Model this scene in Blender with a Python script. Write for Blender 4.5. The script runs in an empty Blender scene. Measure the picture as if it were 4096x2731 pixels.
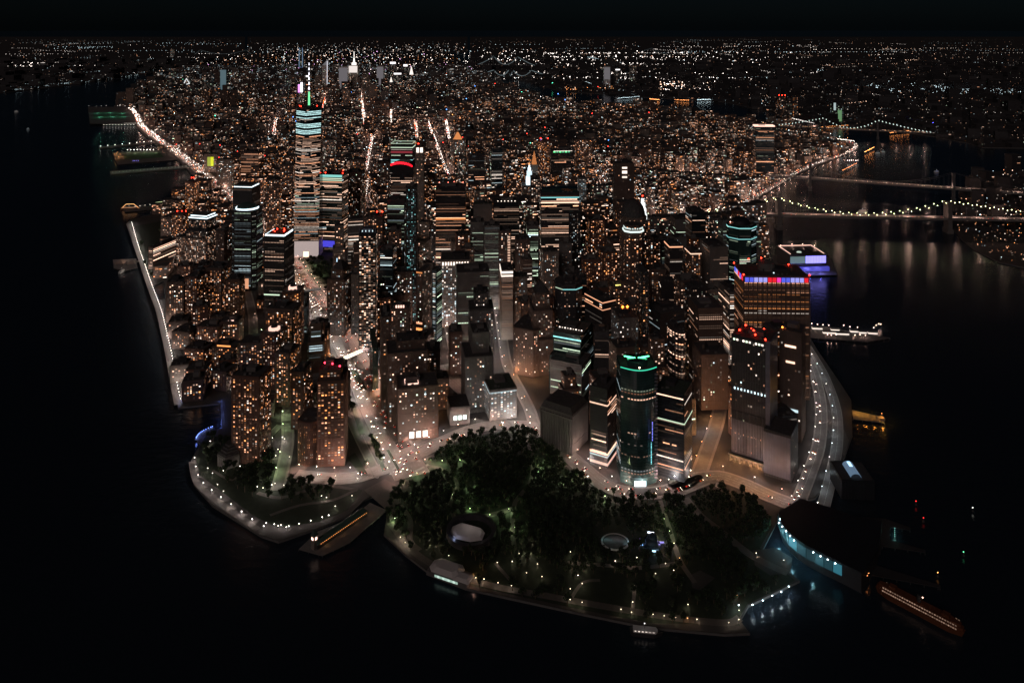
import bpy, math, random
from math import sin, cos, pi, radians, hypot, atan2
from mathutils import Vector

R = random.Random(7)
C = bpy.context.scene.collection
S = bpy.context.scene

# ------------------------------------------------------------------ camera, sky, added fill light, exposure
H, F, YH, UC = 630.0, 2991.0, 104.4, 2048.0      # eye height (m), focal length and eye level in photo pixels
cam_d = bpy.data.cameras.new('camera'); cam = bpy.data.objects.new('camera', cam_d); C.objects.link(cam)
cam.location = (0, 0, H); cam.rotation_euler = (pi / 2, 0, 0)
cam_d.sensor_width = 36.0; cam_d.lens = F / 4096 * 36.0
cam_d.shift_y = -(1365.5 - YH) / 4096.0
cam_d.clip_start = 5; cam_d.clip_end = 150000
S.camera = cam
wd = bpy.data.worlds.new('World'); S.world = wd; wd.use_nodes = True
wn = wd.node_tree.nodes; bg = wn['Background']
sky = wn.new('ShaderNodeTexSky'); sky.sky_type = 'NISHITA'; sky.sun_disc = False
sky.sun_elevation = radians(30); sky.sun_rotation = radians(204)
tintn = wn.new('ShaderNodeMixRGB'); tintn.blend_type = 'MULTIPLY'; tintn.inputs[0].default_value = 1; tintn.inputs[2].default_value = (.62, 1.0, 1.5, 1)
wd.node_tree.links.new(sky.outputs[0], tintn.inputs[1]); wd.node_tree.links.new(tintn.outputs[0], bg.inputs[0]); bg.inputs[1].default_value = 0.00050
sl = bpy.data.lights.new('city_glow_fill', 'SUN'); sl.energy = 0.30; sl.angle = radians(25); sl.color = (1, .80, .75)  # added soft fill standing in for city glow; no moon shines here
so = bpy.data.objects.new('city_glow_fill', sl); C.objects.link(so)
so.rotation_euler = (radians(60), 0, radians(-24))
S.view_settings.view_transform = 'Standard'; S.view_settings.look = 'None'
S.view_settings.exposure = 0; S.view_settings.gamma = 1
cy = S.cycles
cy.use_denoising = True
try: cy.denoiser = 'OPENIMAGEDENOISE'; cy.denoising_prefilter = 'ACCURATE'
except Exception: pass
cy.max_bounces = 3; cy.diffuse_bounces = 2; cy.glossy_bounces = 2; cy.transmission_bounces = 1; cy.transparent_max_bounces = 4
cy.caustics_reflective = False; cy.caustics_refractive = False
cy.sample_clamp_indirect = 2.0; cy.sample_clamp_direct = 24.0
cy.use_light_tree = True
try: cy.use_adaptive_sampling = False
except Exception: pass

# ------------------------------------------------------------------ helpers
def G(u, v, z=0.0):
    """photo pixel -> point on the level plane at height z"""
    Y = F * (H - z) / (v - YH)
    return ((u - UC) * Y / F, Y)
def Yof(v): return F * H / (v - YH)
def proj(x, y, z=0.0): return (UC + F * x / y, YH + F * (H - z) / y)

def link(o, parent=None):
    C.objects.link(o)
    if parent is not None: o.parent = parent
    return o
def tag(o, label=None, cat=None, group=None, kind=None):
    if label: o['label'] = label
    if cat: o['category'] = cat
    if group: o['group'] = group
    if kind: o['kind'] = kind
    return o
def empty(name, loc=(0, 0, 0), rz=0.0):
    o = bpy.data.objects.new(name, None); C.objects.link(o)
    o.location = loc; o.rotation_euler = (0, 0, rz); o.empty_display_size = 1
    return o

class MB:
    def __init__(s): s.v = []; s.f = []; s.m = []; s.g = []
    def face(s, pts, m=0, g=(0, 0, 0)):
        n = len(s.v); s.v.extend(pts); s.f.append(tuple(range(n, n + len(pts)))); s.m.append(m); s.g.append(g)
    def box(s, x0, x1, y0, y1, z0, z1, m=0, g=(0, 0, 0), bottom=False):
        s.prism([(x0, y0), (x1, y0), (x1, y1), (x0, y1)], z0, z1, m, g)
    def obox(s, cx, cy, w, d, a, z0, z1, m=0, g=(0, 0, 0)):
        ca, sa = cos(a), sin(a)
        s.prism([(cx + x * ca - y * sa, cy + x * sa + y * ca) for x, y in ((-w/2, -d/2), (w/2, -d/2), (w/2, d/2), (-w/2, d/2))], z0, z1, m, g)
    def prism(s, poly, z0, z1, m=0, g=(0, 0, 0), cap=True, mcap=None):
        s.frus(poly, z0, poly, z1, m, g, cap, mcap)
    def frus(s, A, z0, B, z1, m=0, g=(0, 0, 0), cap=True, mcap=None):
        n = len(A); b = len(s.v)
        s.v.extend([(p[0], p[1], z0) for p in A]); s.v.extend([(p[0], p[1], z1) for p in B])
        for i in range(n):
            j = (i + 1) % n
            s.f.append((b + i, b + j, b + n + j, b + n + i)); s.m.append(m); s.g.append(g)
        if cap:
            s.f.append(tuple(range(b + n, b + 2 * n))); s.m.append(m if mcap is None else mcap); s.g.append(g)
    def octa(s, c, r, m=0, g=(1, 1, 1), rz=None):
        x, y, z = c; rz = rz or r; b = len(s.v)
        s.v.extend([(x - r, y, z), (x, y - r, z), (x + r, y, z), (x, y + r, z), (x, y, z + rz), (x, y, z - rz)])
        for i in range(4):
            j = (i + 1) % 4
            s.f.append((b + i, b + j, b + 4)); s.f.append((b + j, b + i, b + 5)); s.m += [m, m]; s.g += [g, g]
    def tube(s, pts, r, m=0, g=(0, 0, 0), n=5):
        for a, b in zip(pts, pts[1:]):
            d = Vector(b) - Vector(a)
            if d.length < 1e-6: continue
            q = d.to_track_quat('Z', 'Y'); k = len(s.v)
            for P in (a, b):
                for i in range(n):
                    w = q @ Vector((r * cos(2 * pi * i / n), r * sin(2 * pi * i / n), 0)); s.v.append((P[0] + w.x, P[1] + w.y, P[2] + w.z))
            for i in range(n):
                j = (i + 1) % n; s.f.append((k + i, k + j, k + n + j, k + n + i)); s.m.append(m); s.g.append(g)
    def build(s, name, mats, parent=None, kind=None, glow=False, loc=None, smooth=False):
        me = bpy.data.meshes.new(name); me.from_pydata(s.v, [], s.f)
        for M in mats: me.materials.append(M)
        me.polygons.foreach_set('material_index', s.m)
        if smooth: me.polygons.foreach_set('use_smooth', [True] * len(s.f))
        if glow:
            at = me.color_attributes.new('glow', 'FLOAT_COLOR', 'CORNER'); buf = []
            for f, g in zip(s.f, s.g): buf.extend((g[0], g[1], g[2], 1.0) * len(f))
            at.data.foreach_set('color', buf)
        me.update()
        o = bpy.data.objects.new(name, me); link(o, parent)
        if kind: o['kind'] = kind
        if loc: o.location = loc
        return o

# ------------------------------------------------------------------ materials
def mat_base(name):
    M = bpy.data.materials.new(name); M.use_nodes = True; return M, M.node_tree, M.node_tree.nodes['Principled BSDF']
def mat(name, col, rough=.7, var=.35, scale=.08, metal=0.0, bump=0.0, spec=.4, detail=4):
    M, t, b = mat_base(name); n = t.nodes
    tc = n.new('ShaderNodeTexCoord'); no = n.new('ShaderNodeTexNoise'); no.inputs['Scale'].default_value = scale; no.inputs['Detail'].default_value = detail
    t.links.new(tc.outputs['Object'], no.inputs['Vector'])
    mx = n.new('ShaderNodeMixRGB'); mx.inputs[1].default_value = tuple(c * (1 - var) for c in col) + (1,)
    mx.inputs[2].default_value = tuple(min(1, c * (1 + var)) for c in col) + (1,)
    t.links.new(no.outputs['Fac'], mx.inputs[0]); t.links.new(mx.outputs[0], b.inputs['Base Color'])
    b.inputs['Roughness'].default_value = rough; b.inputs['Metallic'].default_value = metal; b.inputs['Specular IOR Level'].default_value = spec
    if bump:
        bp = n.new('ShaderNodeBump'); bp.inputs['Strength'].default_value = bump; bp.inputs['Distance'].default_value = 1.0
        t.links.new(no.outputs['Fac'], bp.inputs['Height']); t.links.new(bp.outputs[0], b.inputs['Normal'])
    return M
def mat_glow(name, sampling='NONE'):
    M, t, b = mat_base(name); n = t.nodes
    a = n.new('ShaderNodeAttribute'); a.attribute_name = 'glow'
    b.inputs['Base Color'].default_value = (.05, .05, .05, 1)
    t.links.new(a.outputs['Color'], b.inputs['Emission Color']); b.inputs['Emission Strength'].default_value = 1
    M.cycles.emission_sampling = sampling
    return M
def mat_emit(name, col, strength, sampling='NONE'):
    M, t, b = mat_base(name); n = t.nodes
    b.inputs['Base Color'].default_value = tuple(c * .2 for c in col) + (1,)
    no = n.new('ShaderNodeTexNoise'); no.inputs['Scale'].default_value = .5
    tc = n.new('ShaderNodeTexCoord'); t.links.new(tc.outputs['Object'], no.inputs['Vector'])
    mr = n.new('ShaderNodeMapRange'); mr.inputs[3].default_value = strength * .6; mr.inputs[4].default_value = strength * 1.4
    t.links.new(no.outputs['Fac'], mr.inputs[0]); t.links.new(mr.outputs[0], b.inputs['Emission Strength'])
    b.inputs['Emission Color'].default_value = tuple(col) + (1,)
    M.cycles.emission_sampling = sampling
    return M
GLOW = mat_glow('glowing_surface'); 
WALL = {
 'brown': mat('brown_brick', (.115, .078, .064)), 'red': mat('red_brick', (.12, .062, .046)), 'beige': mat('limestone', (.21, .175, .15)),
 'stone': mat('grey_stone', (.13, .12, .115)), 'dark': mat('dark_cladding', (.042, .040, .043), rough=.45), 'black': mat('black_steel', (.022, .024, .028), rough=.35),
 'glass': mat('blue_curtain_glass', (.03, .045, .055), rough=.12, spec=.8, var=.5), 'teal': mat('green_curtain_glass', (.028, .055, .055), rough=.12, spec=.8, var=.5),
 'white': mat('white_panel', (.62, .58, .56), rough=.5, var=.12), 'metal': mat('pale_metal_fins', (.15, .15, .19), rough=.4, metal=.3),
 'pane': mat('dark_window_glass', (.018, .02, .025), rough=.1, spec=.8, var=.6, scale=.3)}
ROOF = mat('roof_gravel', (.06, .055, .055), rough=.95, scale=.25, var=.6)
ROOFG = mat('green_roof', (.05, .065, .05), rough=.95, scale=.25, var=.5)
BARKW = mat('weathered_boards', (.13, .10, .08), rough=.9, scale=1.2)
COPPER = mat('green_copper', (.05, .085, .075), rough=.6)
CONC = mat('concrete', (.13, .125, .12), rough=.85, scale=.15)
POLE = mat('painted_steel', (.08, .085, .09), rough=.5, metal=.4)
WHITE = mat('white_paint', (.7, .7, .68), rough=.5, var=.1)

# colours of light
WARM = (1, .45, .25); PEACH = (1, .61, .43); WHT = (1, .84, .72); COOL = (.72, .93, 1); GRN = (.78, 1, .72); AMB = (1, .34, .10); REDC = (1, .05, .02); TEAL = (.35, .95, .95); BLUE = (.12, .12, 1)
PAL = {'resi': [(WARM, 5), (PEACH, 4), (AMB, 3), (WHT, 1.5), (COOL, .5)], 'office': [(WHT, 4), (PEACH, 4), (GRN, 1), (COOL, 1)],
       'peach': [(PEACH, 5), (WARM, 2), (WHT, 2)], 'cool': [(COOL, 4), (WHT, 3), (GRN, 2)], 'green': [(GRN, 4), (COOL, 3), (WHT, 1)],
       'amber': [(AMB, 3), (WARM, 4), (WHT, 1)], 'mixed': [(PEACH, 4), (WHT, 4), (WARM, 3), (COOL, 1.5), (GRN, 1)], 'white': [(WHT, 2), (COOL, 2)], 'teal': [(TEAL, 3), (COOL, 2)], 'dim': [(PEACH, 2), (WARM, 2)]}
def pick(p, r=R):
    L = PAL[p]; t = r.random() * sum(w for _, w in L)
    for c, w in L:
        t -= w
        if t <= 0: return c
    return L[0][0]
def bri(lo, hi, r=R): return lo * (hi / lo) ** (r.random() ** 1.3)
def sc(c, k): return (c[0] * k, c[1] * k, c[2] * k)

# ------------------------------------------------------------------ facades
# style: mode, p(lit), floor height, column width, pane width frac, pane height frac, palette, (lo, hi) radiance, wall, relief
ST = {
 'resi':   ('scatter', .30, 3.2, 4.6, .52, .55, 'resi', (.25, 2.4), 'brown', 'v'),
 'resir':  ('scatter', .34, 3.2, 4.2, .55, .55, 'amber', (.3, 2.2), 'red', 'v'),
 'resib':  ('scatter', .28, 3.2, 5.0, .55, .55, 'peach', (.25, 2.2), 'beige', 'v'),
 'stone':  ('scatter', .27, 3.8, 4.2, .5, .55, 'mixed', (.25, 2.2), 'beige', 'v'),
 'stoned': ('scatter', .22, 3.8, 4.2, .5, .55, 'mixed', (.25, 2.0), 'brown', 'v'),
 'office': ('strip', .34, 4.0, 3.2, .88, .45, 'office', (.25, 1.8), 'dark', 'h'),
 'officep':('strip', .42, 4.0, 3.2, .86, .5, 'peach', (.3, 1.8), 'brown', 'h'),
 'officeg':('strip', .36, 4.0, 3.2, .9, .42, 'green', (.12, .9), 'stone', 'h'),
 'officec':('strip', .35, 4.0, 3.2, .9, .42, 'cool', (.2, 1.5), 'glass', 'h'),
 'black':  ('strip', .40, 3.9, 3.4, .85, .35, 'amber', (.3, 1.9), 'black', 'h'),
 'glass':  ('strip', .24, 4.0, 3.0, .92, .42, 'mixed', (.2, 1.6), 'glass', 'h'),
 'teal':   ('strip', .22, 4.0, 3.0, .92, .4, 'green', (.12, 1.1), 'teal', 'h'),
 'darkt':  ('strip', .12, 4.0, 3.4, .88, .45, 'mixed', (.3, 1.8), 'dark', 'h'),
 'dim':    ('scatter', .10, 4.0, 4.0, .5, .5, 'mixed', (.3, 1.6), 'stone', 'v'),
}
def facade(w, P, Q, z0, z1, st, off=.12, rr=R, p_mul=1.0, limit=None, coarse=1.0, skip=0.0):
    """lit panes of one wall plane from P to Q (outward normal to the right of P->Q), returned as quads in list w"""
    mode, p, fh, cw, wf, hf, pal, (lo, hi), _, _ = st
    lo *= .10; hi *= 1.5; p = p * (1.5 if mode == 'scatter' and p < .5 else 1.3)
    fh *= coarse; cw *= coarse
    L = hypot(Q[0] - P[0], Q[1] - P[1]); dx, dy = (Q[0] - P[0]) / L, (Q[1] - P[1]) / L
    nx, ny = dy, -dx
    nf = int((z1 - z0 - 1.0) / fh); nc = int((L - 1.0) / cw)
    if nc < 1 and L > 1.8: cw = L * .99; nc = 1
    if nf < 1 or nc < 1: return
    if mode == 'strip' and nf > 3: wf = max(wf, .94) if wf > .82 else wf
    sx = (L - nc * cw) / 2; p *= p_mul
    tint = pick(pal, rr)
    for i in range(nf):
        zc = z0 + (i + .55) * fh; on = None
        if mode == 'strip' and nc <= 2:      # curved walls: one storey keeps its light round the curve
            fr = random.Random(i * 31 + int(z0 * 10))
            if fr.random() > p * 1.1: continue
            fc = pick(pal, fr); fb = bri(lo * 3, hi, fr); cov = fr.choice((.95, .8, .5)); run = rr.random() < cov
        elif mode == 'strip':
            if rr.random() > p * 1.25: 
                if rr.random() < .5: continue
                cov = .1
            else: cov = rr.choice((1, 1, .85, .6, .45, .3))
            fc = tint if rr.random() < .6 else pick(pal, rr); fb = bri(lo, hi, rr); run = rr.random() < cov
        for k in range(nc):
            if mode == 'strip':
                if rr.random() < .16: run = rr.random() < cov
                if not run: continue
                c = fc; b = fb * (.85 + .3 * rr.random())
            else:
                if rr.random() > p: continue
                c = pick(pal, rr); b = bri(lo, hi, rr)
            a = sx + (k + .5 - wf / 2) * cw; e = a + wf * cw
            za, zb = zc - hf * fh / 2, zc + hf * fh / 2
            ox, oy = P[0] + nx * off, P[1] + ny * off
            w.append(([(ox + dx * a, oy + dy * a, za), (ox + dx * e, oy + dy * e, za), (ox + dx * e, oy + dy * e, zb), (ox + dx * a, oy + dy * a, zb)], sc(c, b)))
def rect(w, d, ox=0, oy=0): return [(ox - w/2, oy - d/2), (ox + w/2, oy - d/2), (ox + w/2, oy + d/2), (ox - w/2, oy + d/2)]
def chamf(w, d, c, ox=0, oy=0):
    return [(ox - w/2 + c, oy - d/2), (ox + w/2 - c, oy - d/2), (ox + w/2, oy - d/2 + c), (ox + w/2, oy + d/2 - c), (ox + w/2 - c, oy + d/2), (ox - w/2 + c, oy + d/2), (ox - w/2, oy + d/2 - c), (ox - w/2, oy - d/2 + c)]
def ell(w, d, n=20, ox=0, oy=0): return [(ox + w/2 * cos(2*pi*i/n - pi/2), oy + d/2 * sin(2*pi*i/n - pi/2)) for i in range(n)]
def bowfront(w, d, n=9):      # curved front, straight back
    pts = [(-w/2 + w * i / n, -d/2 - .22 * w * sin(pi * i / n) + .1 * w) for i in range(n + 1)]
    return pts + [(w/2, d/2), (-w/2, d/2)]
def scale_poly(P, k, ky=None): return [(x * k, y * (ky if ky is not None else k)) for x, y in P]

heroes = []      # for spacing and keeping sight lines: x, y, radius, ul, ur, vtop, vb, label
names_of_things = []
PANE_MESH = {}
def pane_mesh(w, h, col):
    key = (round(w, 2), round(h, 2), tuple(round(c, 2) for c in col))
    if key in PANE_MESH: return PANE_MESH[key]
    m = MB(); m.prism([(-w/2, 0), (w/2, 0), (w/2, .3), (-w/2, .3)], -h/2, h/2, 0, col)
    o = m.build('window', [GLOW], glow=True); me = o.data; bpy.data.objects.remove(o); PANE_MESH[key] = me
    return me

def tower(name, label, cat, ul, ur, vt, vb, d=40, a=0, st='office', tiers=None, poly=None, wall=None, relief=None, indiv=0, roof='plain', p_mul=1.0,
          group=None, hero=True, rr=None, pmuls=None, cx=None, keyfrac=.36, base_glow=0):
    rr = rr or R; style = ST[st] if isinstance(st, str) else st
    ar = radians(a); Yf = Yof(vb); W = (ur - ul) * Yf / F
    w = max(8.0, (W - d * abs(sin(ar))) / cos(ar)) if cx is None else cx[2]
    h = H * (1 - (vt - YH) / (vb - YH))
    yc = Yf + d / 2 * cos(ar) + w / 2 * abs(sin(ar)); xc = ((ul + ur) / 2 - UC) * (Yf + (d*.3)) / F
    if cx is not None: xc, yc, w, d, h = cx
    t = empty(name, (xc, yc, 0), ar); tag(t, label, cat, group)
    t['h'] = h
    if hero:
        heroes.append((xc, yc, hypot(w, d) / 2, ul, ur, vt, vb, label, keyfrac, w, d, ar))
    wm = WALL[wall or style[8]]
    if tiers is None: tiers = [(1, 1, 0, 0, 0, 1)]
    # tiers: (x scale, y scale, x offset, y offset, z0 fraction, z1 fraction)
    W_ = MB(); RF = MB(); wins = []; BD = MB()
    lastz = {}
    for ti, (sx, sy, ox, oy, f0, f1) in enumerate(tiers):
        z0, z1 = f0 * h, f1 * h
        base = poly(w * sx, d * sy) if poly else rect(w * sx, d * sy)
        P = [(x + ox * w, y + oy * d) for x, y in base]
        W_.prism(P, z0, z1 - .5, 0, cap=False)
        # roof deck set down inside a parapet
        Pi = [(ox * w + (x - ox * w) * .975, oy * d + (y - oy * d) * .975) for x, y in P]
        n = len(P)
        for i in range(n):
            j = (i + 1) % n
            W_.face([(*P[i], z1 - .5), (*P[j], z1 - .5), (*P[j], z1 + .9), (*P[i], z1 + .9)])
            W_.face([(*P[i], z1 + .9), (*P[j], z1 + .9), (*Pi[j], z1 + .9), (*Pi[i], z1 + .9)])
            W_.face([(*Pi[i], z1 + .9), (*Pi[j], z1 + .9), (*Pi[j], z1 - .1), (*Pi[i], z1 - .1)])
        RF.face([(x, y, z1 - .1) for x, y in Pi], 0)
        rel = relief if relief is not None else style[9]
        for i in range(n):
            j = (i + 1) % n; A, B = P[i], P[j]
            L = hypot(B[0] - A[0], B[1] - A[1])
            if L < 1.5: continue
            mx, my = (A[0] + B[0]) / 2, (A[1] + B[1]) / 2; nx, ny = (B[1] - A[1]) / L, -(B[0] - A[0]) / L
            wx, wy = xc + mx * cos(ar) - my * sin(ar), yc + mx * sin(ar) + my * cos(ar)
            wnx, wny = nx * cos(ar) - ny * sin(ar), nx * sin(ar) + ny * cos(ar)
            if (wnx * wx + wny * wy) / hypot(wx, wy) > .15: continue
            pm = p_mul * (pmuls[ti] if pmuls else 1) * (1 if wnx * wx + wny * wy < -.4 * hypot(wx, wy) else .8)
            facade(wins, A, B, z0 + 3, z1 - 1.5, style, off=.15, rr=rr, p_mul=pm)
            if rel and yc < 2100:
                dx, dy = (B[0] - A[0]) / L, (B[1] - A[1]) / L
                if rel == 'h':
                    nf = int((z1 - z0 - 1) / style[2])
                    for k in range(nf):
                        z = z0 + 3 + (k + .02) * style[2] 
                        if z + 1 > z1: break
                        o1 = .45
                        p0 = (A[0] + nx * o1, A[1] + ny * o1); p1 = (B[0] + nx * o1, B[1] + ny * o1)
                        BD.face([(*p0, z), (*p1, z), (*p1, z + style[2] * .32), (*p0, z + style[2] * .32)])
                        BD.face([(*p0, z + style[2] * .32), (*p1, z + style[2] * .32), (B[0], B[1], z + style[2] * .32), (A[0], A[1], z + style[2] * .32)])
                else:
                    z = z0 + 14
                    while z < z1:
                        zz = z1 - 1.6 if z + 26 > z1 else z; o1 = .9 if zz > z1 - 2 else .65
                        p0 = (A[0] + nx * o1 - dx * .3, A[1] + ny * o1 - dy * .3); p1 = (B[0] + nx * o1 + dx * .3, B[1] + ny * o1 + dy * .3)
                        BD.face([(*p0, zz), (*p1, zz), (*p1, zz + 1), (*p0, zz + 1)]); BD.face([(*p0, zz + 1), (*p1, zz + 1), (B[0], B[1], zz + 1), (A[0], A[1], zz + 1)])
                        z += 26
                    nc = int((L - 1) / style[3]); s0 = (L - nc * style[3]) / 2; hw = style[3] * .2
                    for k in range(nc + 1):
                        s = s0 + k * style[3]; o1 = .5
                        q = [(A[0] + dx * (s - hw), A[1] + dy * (s - hw)), (A[0] + dx * (s + hw), A[1] + dy * (s + hw))]
                        e = [(x + nx * o1, y + ny * o1) for x, y in q]
                        BD.face([(*e[0], z0), (*e[1], z0), (*e[1], z1), (*e[0], z1)])
                        BD.face([(*q[0], z0), (*e[0], z0), (*e[0], z1), (*q[0], z1)])
                        BD.face([(*e[1], z0), (*q[1], z0), (*q[1], z1), (*e[1], z1)])
    W_.build('facade', [wm], t)
    RF.build('roof', [ROOFG if roof == 'green' else ROOF], t)
    if BD.f: BD.build('floor_edge' if (relief or style[9]) == 'h' else 'pier', [wm], t, kind='stuff')
    # the panes that show largest as windows of their own, the rest joined
    if indiv and wins:
        wins.sort(key=lambda q: -(q[1][0] + q[1][1] + q[1][2]))
        for q, c in wins[:indiv]:
            mx = sum(p[0] for p in q) / 4; my = sum(p[1] for p in q) / 4; mz = sum(p[2] for p in q) / 4
            ww = hypot(q[1][0] - q[0][0], q[1][1] - q[0][1]); hh = q[2][2] - q[0][2]
            mx_ = max(c); lv_ = max(.1, round(mx_ * 4) / 4); cc = tuple(x / mx_ * lv_ for x in c)
            o = bpy.data.objects.new('window', pane_mesh(ww, hh, cc)); o.location = (mx, my, mz)
            o.rotation_euler = (0, 0, atan2(q[1][1] - q[0][1], q[1][0] - q[0][0])); link(o, t)
        wins = wins[indiv:]
    if wins:
        m = MB()
        for q, c in wins: m.face(q, 0, c)
        m.build('lit_window', [GLOW], t, kind='stuff', glow=True)
    # rooftop plant rooms
    tsx, tsy, tox, toy, _, f1 = tiers[-1]; tw, td, zt = w * tsx, d * tsy, h * f1
    if roof in ('plain', 'green', 'plant') and tw > 14:
        m = MB(); m.obox(tox * w + tw * rr.uniform(-.12, .12), toy * d + td * .1, tw * rr.uniform(.3, .5), td * .35, 0, zt - .1, zt + rr.uniform(4, 8))
        m.build('plant_room', [WALL['stone'] if rr.random() < .5 else WALL['dark']], t)
        m = MB()
        for _ in range(rr.randint(2, 5)):
            bx, by = tox * w + tw * rr.uniform(-.38, .38), toy * d - td * rr.uniform(.2, .38); s = rr.uniform(1.5, 3.2)
            m.obox(bx, by, s * 1.4, s, 0, zt - .1, zt + s * .8)
        m.build('cooling_unit', [CONC], t, kind='stuff')
        if yc < 2200 and rr.random() < .5 and style[9] == 'v':
            m = MB(); bx, by = tox * w + tw * rr.choice((-.3, .3)), toy * d - td * .12; m.prism(ell(4.4, 4.4, 9, bx, by), zt + 3, zt + 7.5, 0, cap=False); m.frus(ell(4.8, 4.8, 9, bx, by), zt + 7.5, ell(.4, .4, 9, bx, by), zt + 9.3, 0)
            for q_ in range(4): m.prism(ell(.5, .5, 4, bx + 1.6 * cos(q_ * pi / 2), by + 1.6 * sin(q_ * pi / 2)), zt - .1, zt + 3, 0)
            m.build('water_tank', [BARKW], t)
    return t, w, d, h

def beacons(t, pts, r=1.6, col=(14, .35, .15)):
    m = MB(); m.octa((0, 0, 0), r, 0, col); m.tube([(0, 0, -3), (0, 0, -r)], .25, 1)
    o0 = None
    for p in pts:
        if o0 is None: o0 = m.build('warning_light', [GLOW, POLE], t, glow=True); o0.location = p
        else:
            o = o0.copy(); link(o, t); o.location = p
def crown_ring(t, w, d, z, hgt, col, k=1.0, name='lit_crown', sides=(0, 1, 3), poly=None):
    m = MB(); P = poly or rect(w, d); n = len(P)
    for i in range(n):
        if sides and i not in sides: continue
        j = (i + 1) % n; A, B = P[i], P[j]; L = hypot(B[0] - A[0], B[1] - A[1]); nx, ny = (B[1] - A[1]) / L * .6, -(B[0] - A[0]) / L * .6
        m.prism([A, (A[0] + nx, A[1] + ny), (B[0] + nx, B[1] + ny), B], z, z + hgt, 0, sc(col, k))
    return m.build(name, [GLOWS], t, glow=True)
GLOWS = mat_glow('bright_panel', 'AUTO')

# ------------------------------------------------------------------ ground and water
WATER = bpy.data.materials.new('water'); WATER.use_nodes = True
t_ = WATER.node_tree; b_ = t_.nodes['Principled BSDF']
b_.inputs['Base Color'].default_value = (.016, .024, .034, 1); b_.inputs['Roughness'].default_value = .16; b_.inputs['IOR'].default_value = 1.33
tc_ = t_.nodes.new('ShaderNodeTexCoord'); mp_ = t_.nodes.new('ShaderNodeMapping'); mp_.inputs['Scale'].default_value = (.05, .09, .05); mp_.inputs['Rotation'].default_value = (0, 0, .3)
nz_ = t_.nodes.new('ShaderNodeTexNoise'); nz_.inputs['Scale'].default_value = 1.0; nz_.inputs['Detail'].default_value = 7; nz_.inputs['Roughness'].default_value = .62
bp_ = t_.nodes.new('ShaderNodeBump'); bp_.inputs['Strength'].default_value = .35; bp_.inputs['Distance'].default_value = 2.2
t_.links.new(tc_.outputs['Object'], mp_.inputs[0]); t_.links.new(mp_.outputs[0], nz_.inputs[0]); t_.links.new(nz_.outputs['Fac'], bp_.inputs['Height']); t_.links.new(bp_.outputs[0], b_.inputs['Normal'])
m = MB(); m.face([(-60000, -3000, -2.5), (60000, -3000, -2.5), (60000, 100000, -2.5), (-60000, 100000, -2.5)])
m.build('water', [WATER], kind='structure')

LAND = mat('city_ground', (.05, .045, .043), rough=.95, scale=.03, var=.5)
PARKG = mat('park_soil_and_lawn', (.015, .023, .012), rough=.95, scale=.12, var=.6)
PAVE = mat('paving', (.09, .08, .073), rough=.9, scale=.2, var=.3)
ASPH = mat('asphalt', (.17, .16, .155), rough=.8, scale=.15, var=.35)
LITROAD = mat('lamplit_asphalt', (.32, .285, .265), rough=.85, scale=.06, var=.4)  # asphalt made paler, street glow put into its colour
SIDEW = mat('pavement_slabs', (.27, .25, .235), rough=.9, scale=.3, var=.25)

def smooth_line(P, n=4):
    out = []
    for i in range(len(P) - 1):
        p0, p1, p2, p3 = P[max(i-1, 0)], P[i], P[i+1], P[min(i+2, len(P)-1)]
        for k in range(n):
            t = k / n
            out.append(tuple(.5 * (2*p1[j] + (p2[j]-p0[j])*t + (2*p0[j]-5*p1[j]+4*p2[j]-p3[j])*t*t + (3*p1[j]-p0[j]-3*p2[j]+p3[j])*t**3) for j in (0, 1)))
    out.append(P[-1]); return out
def slab(name, pts, mats, z=0.0, bottom=-3.2, kind='structure', label=None):
    P = [G(*p) for p in pts]; A = sum(P[i][0]*P[(i+1) % len(P)][1] - P[(i+1) % len(P)][0]*P[i][1] for i in range(len(P)))
    if A < 0: P.reverse()
    m = MB(); m.face([(x, y, z) for x, y in P], 0)
    n = len(P)
    for i in range(n):
        j = (i + 1) % n; m.face([(*P[i], bottom), (*P[j], bottom), (*P[j], z), (*P[i], z)], min(1, len(mats) - 1))
    o = m.build(name, mats, kind=kind)
    if label: o['label'] = label
    return o, P
MANH = [(3180,2010),(3260,1990),(3370,1850),(3410,1740),(3405,1600),(3360,1530),(3270,1400),(3200,1280),(3130,1180),(3060,1060),(3020,960),(2990,880),(2965,840),(3060,775),(3180,700),(3290,655),(3425,600),(3430,580),(3330,556),(3190,520),(3100,500),(2900,484),(2750,464),(2563,432),(2453,424),(2283,411),(2155,402),(2145,375),(2061,354),(2000,335),(1942,312),(1900,290),(1850,255),(1800,215),(1000,215),(760,262),(690,300),(640,330),(560,362),(470,415),(524,438),(544,511),(617,575),(660,610),(716,645),(770,700),(800,738),(735,800),(640,850),(520,880),(505,895),(540,1000),(570,1090),(600,1150),(655,1120),(662,1195),(625,1200),(655,1340),(685,1480),(712,1630),(880,1612),(888,1712),(840,1720),(785,1752),(800,1775),(765,1838),(775,1935),(850,2020),(1045,2142),(1115,2165),(1290,2105),(1400,2055),(1455,2000),(1545,1955),(1545,2080),(1535,2135),(1620,2215),(1730,2300),(1860,2350),(2040,2390),(2340,2455),(2600,2508),(2900,2535),(3000,2530),(2960,2480),(2995,2420),(3200,2320),(3110,2250),(3050,2200),(3110,2080)]
slab('ground', MANH, [LAND, CONC])
BKLN = [(1942,306),(2091,323),(2164,340),(2206,357),(2283,370),(2470,379),(2538,387),(2900,408),(2993,430),(3103,457),(3186,474),(3240,490),(3318,502),(3450,515),(3626,530),(3737,547),(3880,574),(3929,590),(4300,596),(4300,665),(3920,690),(3870,730),(3850,790),(3800,905),(3850,960),(3900,1000),(4000,1050),(4300,1110),(5200,1110),(6500,148),(1880,148),(1880,280)]
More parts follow.
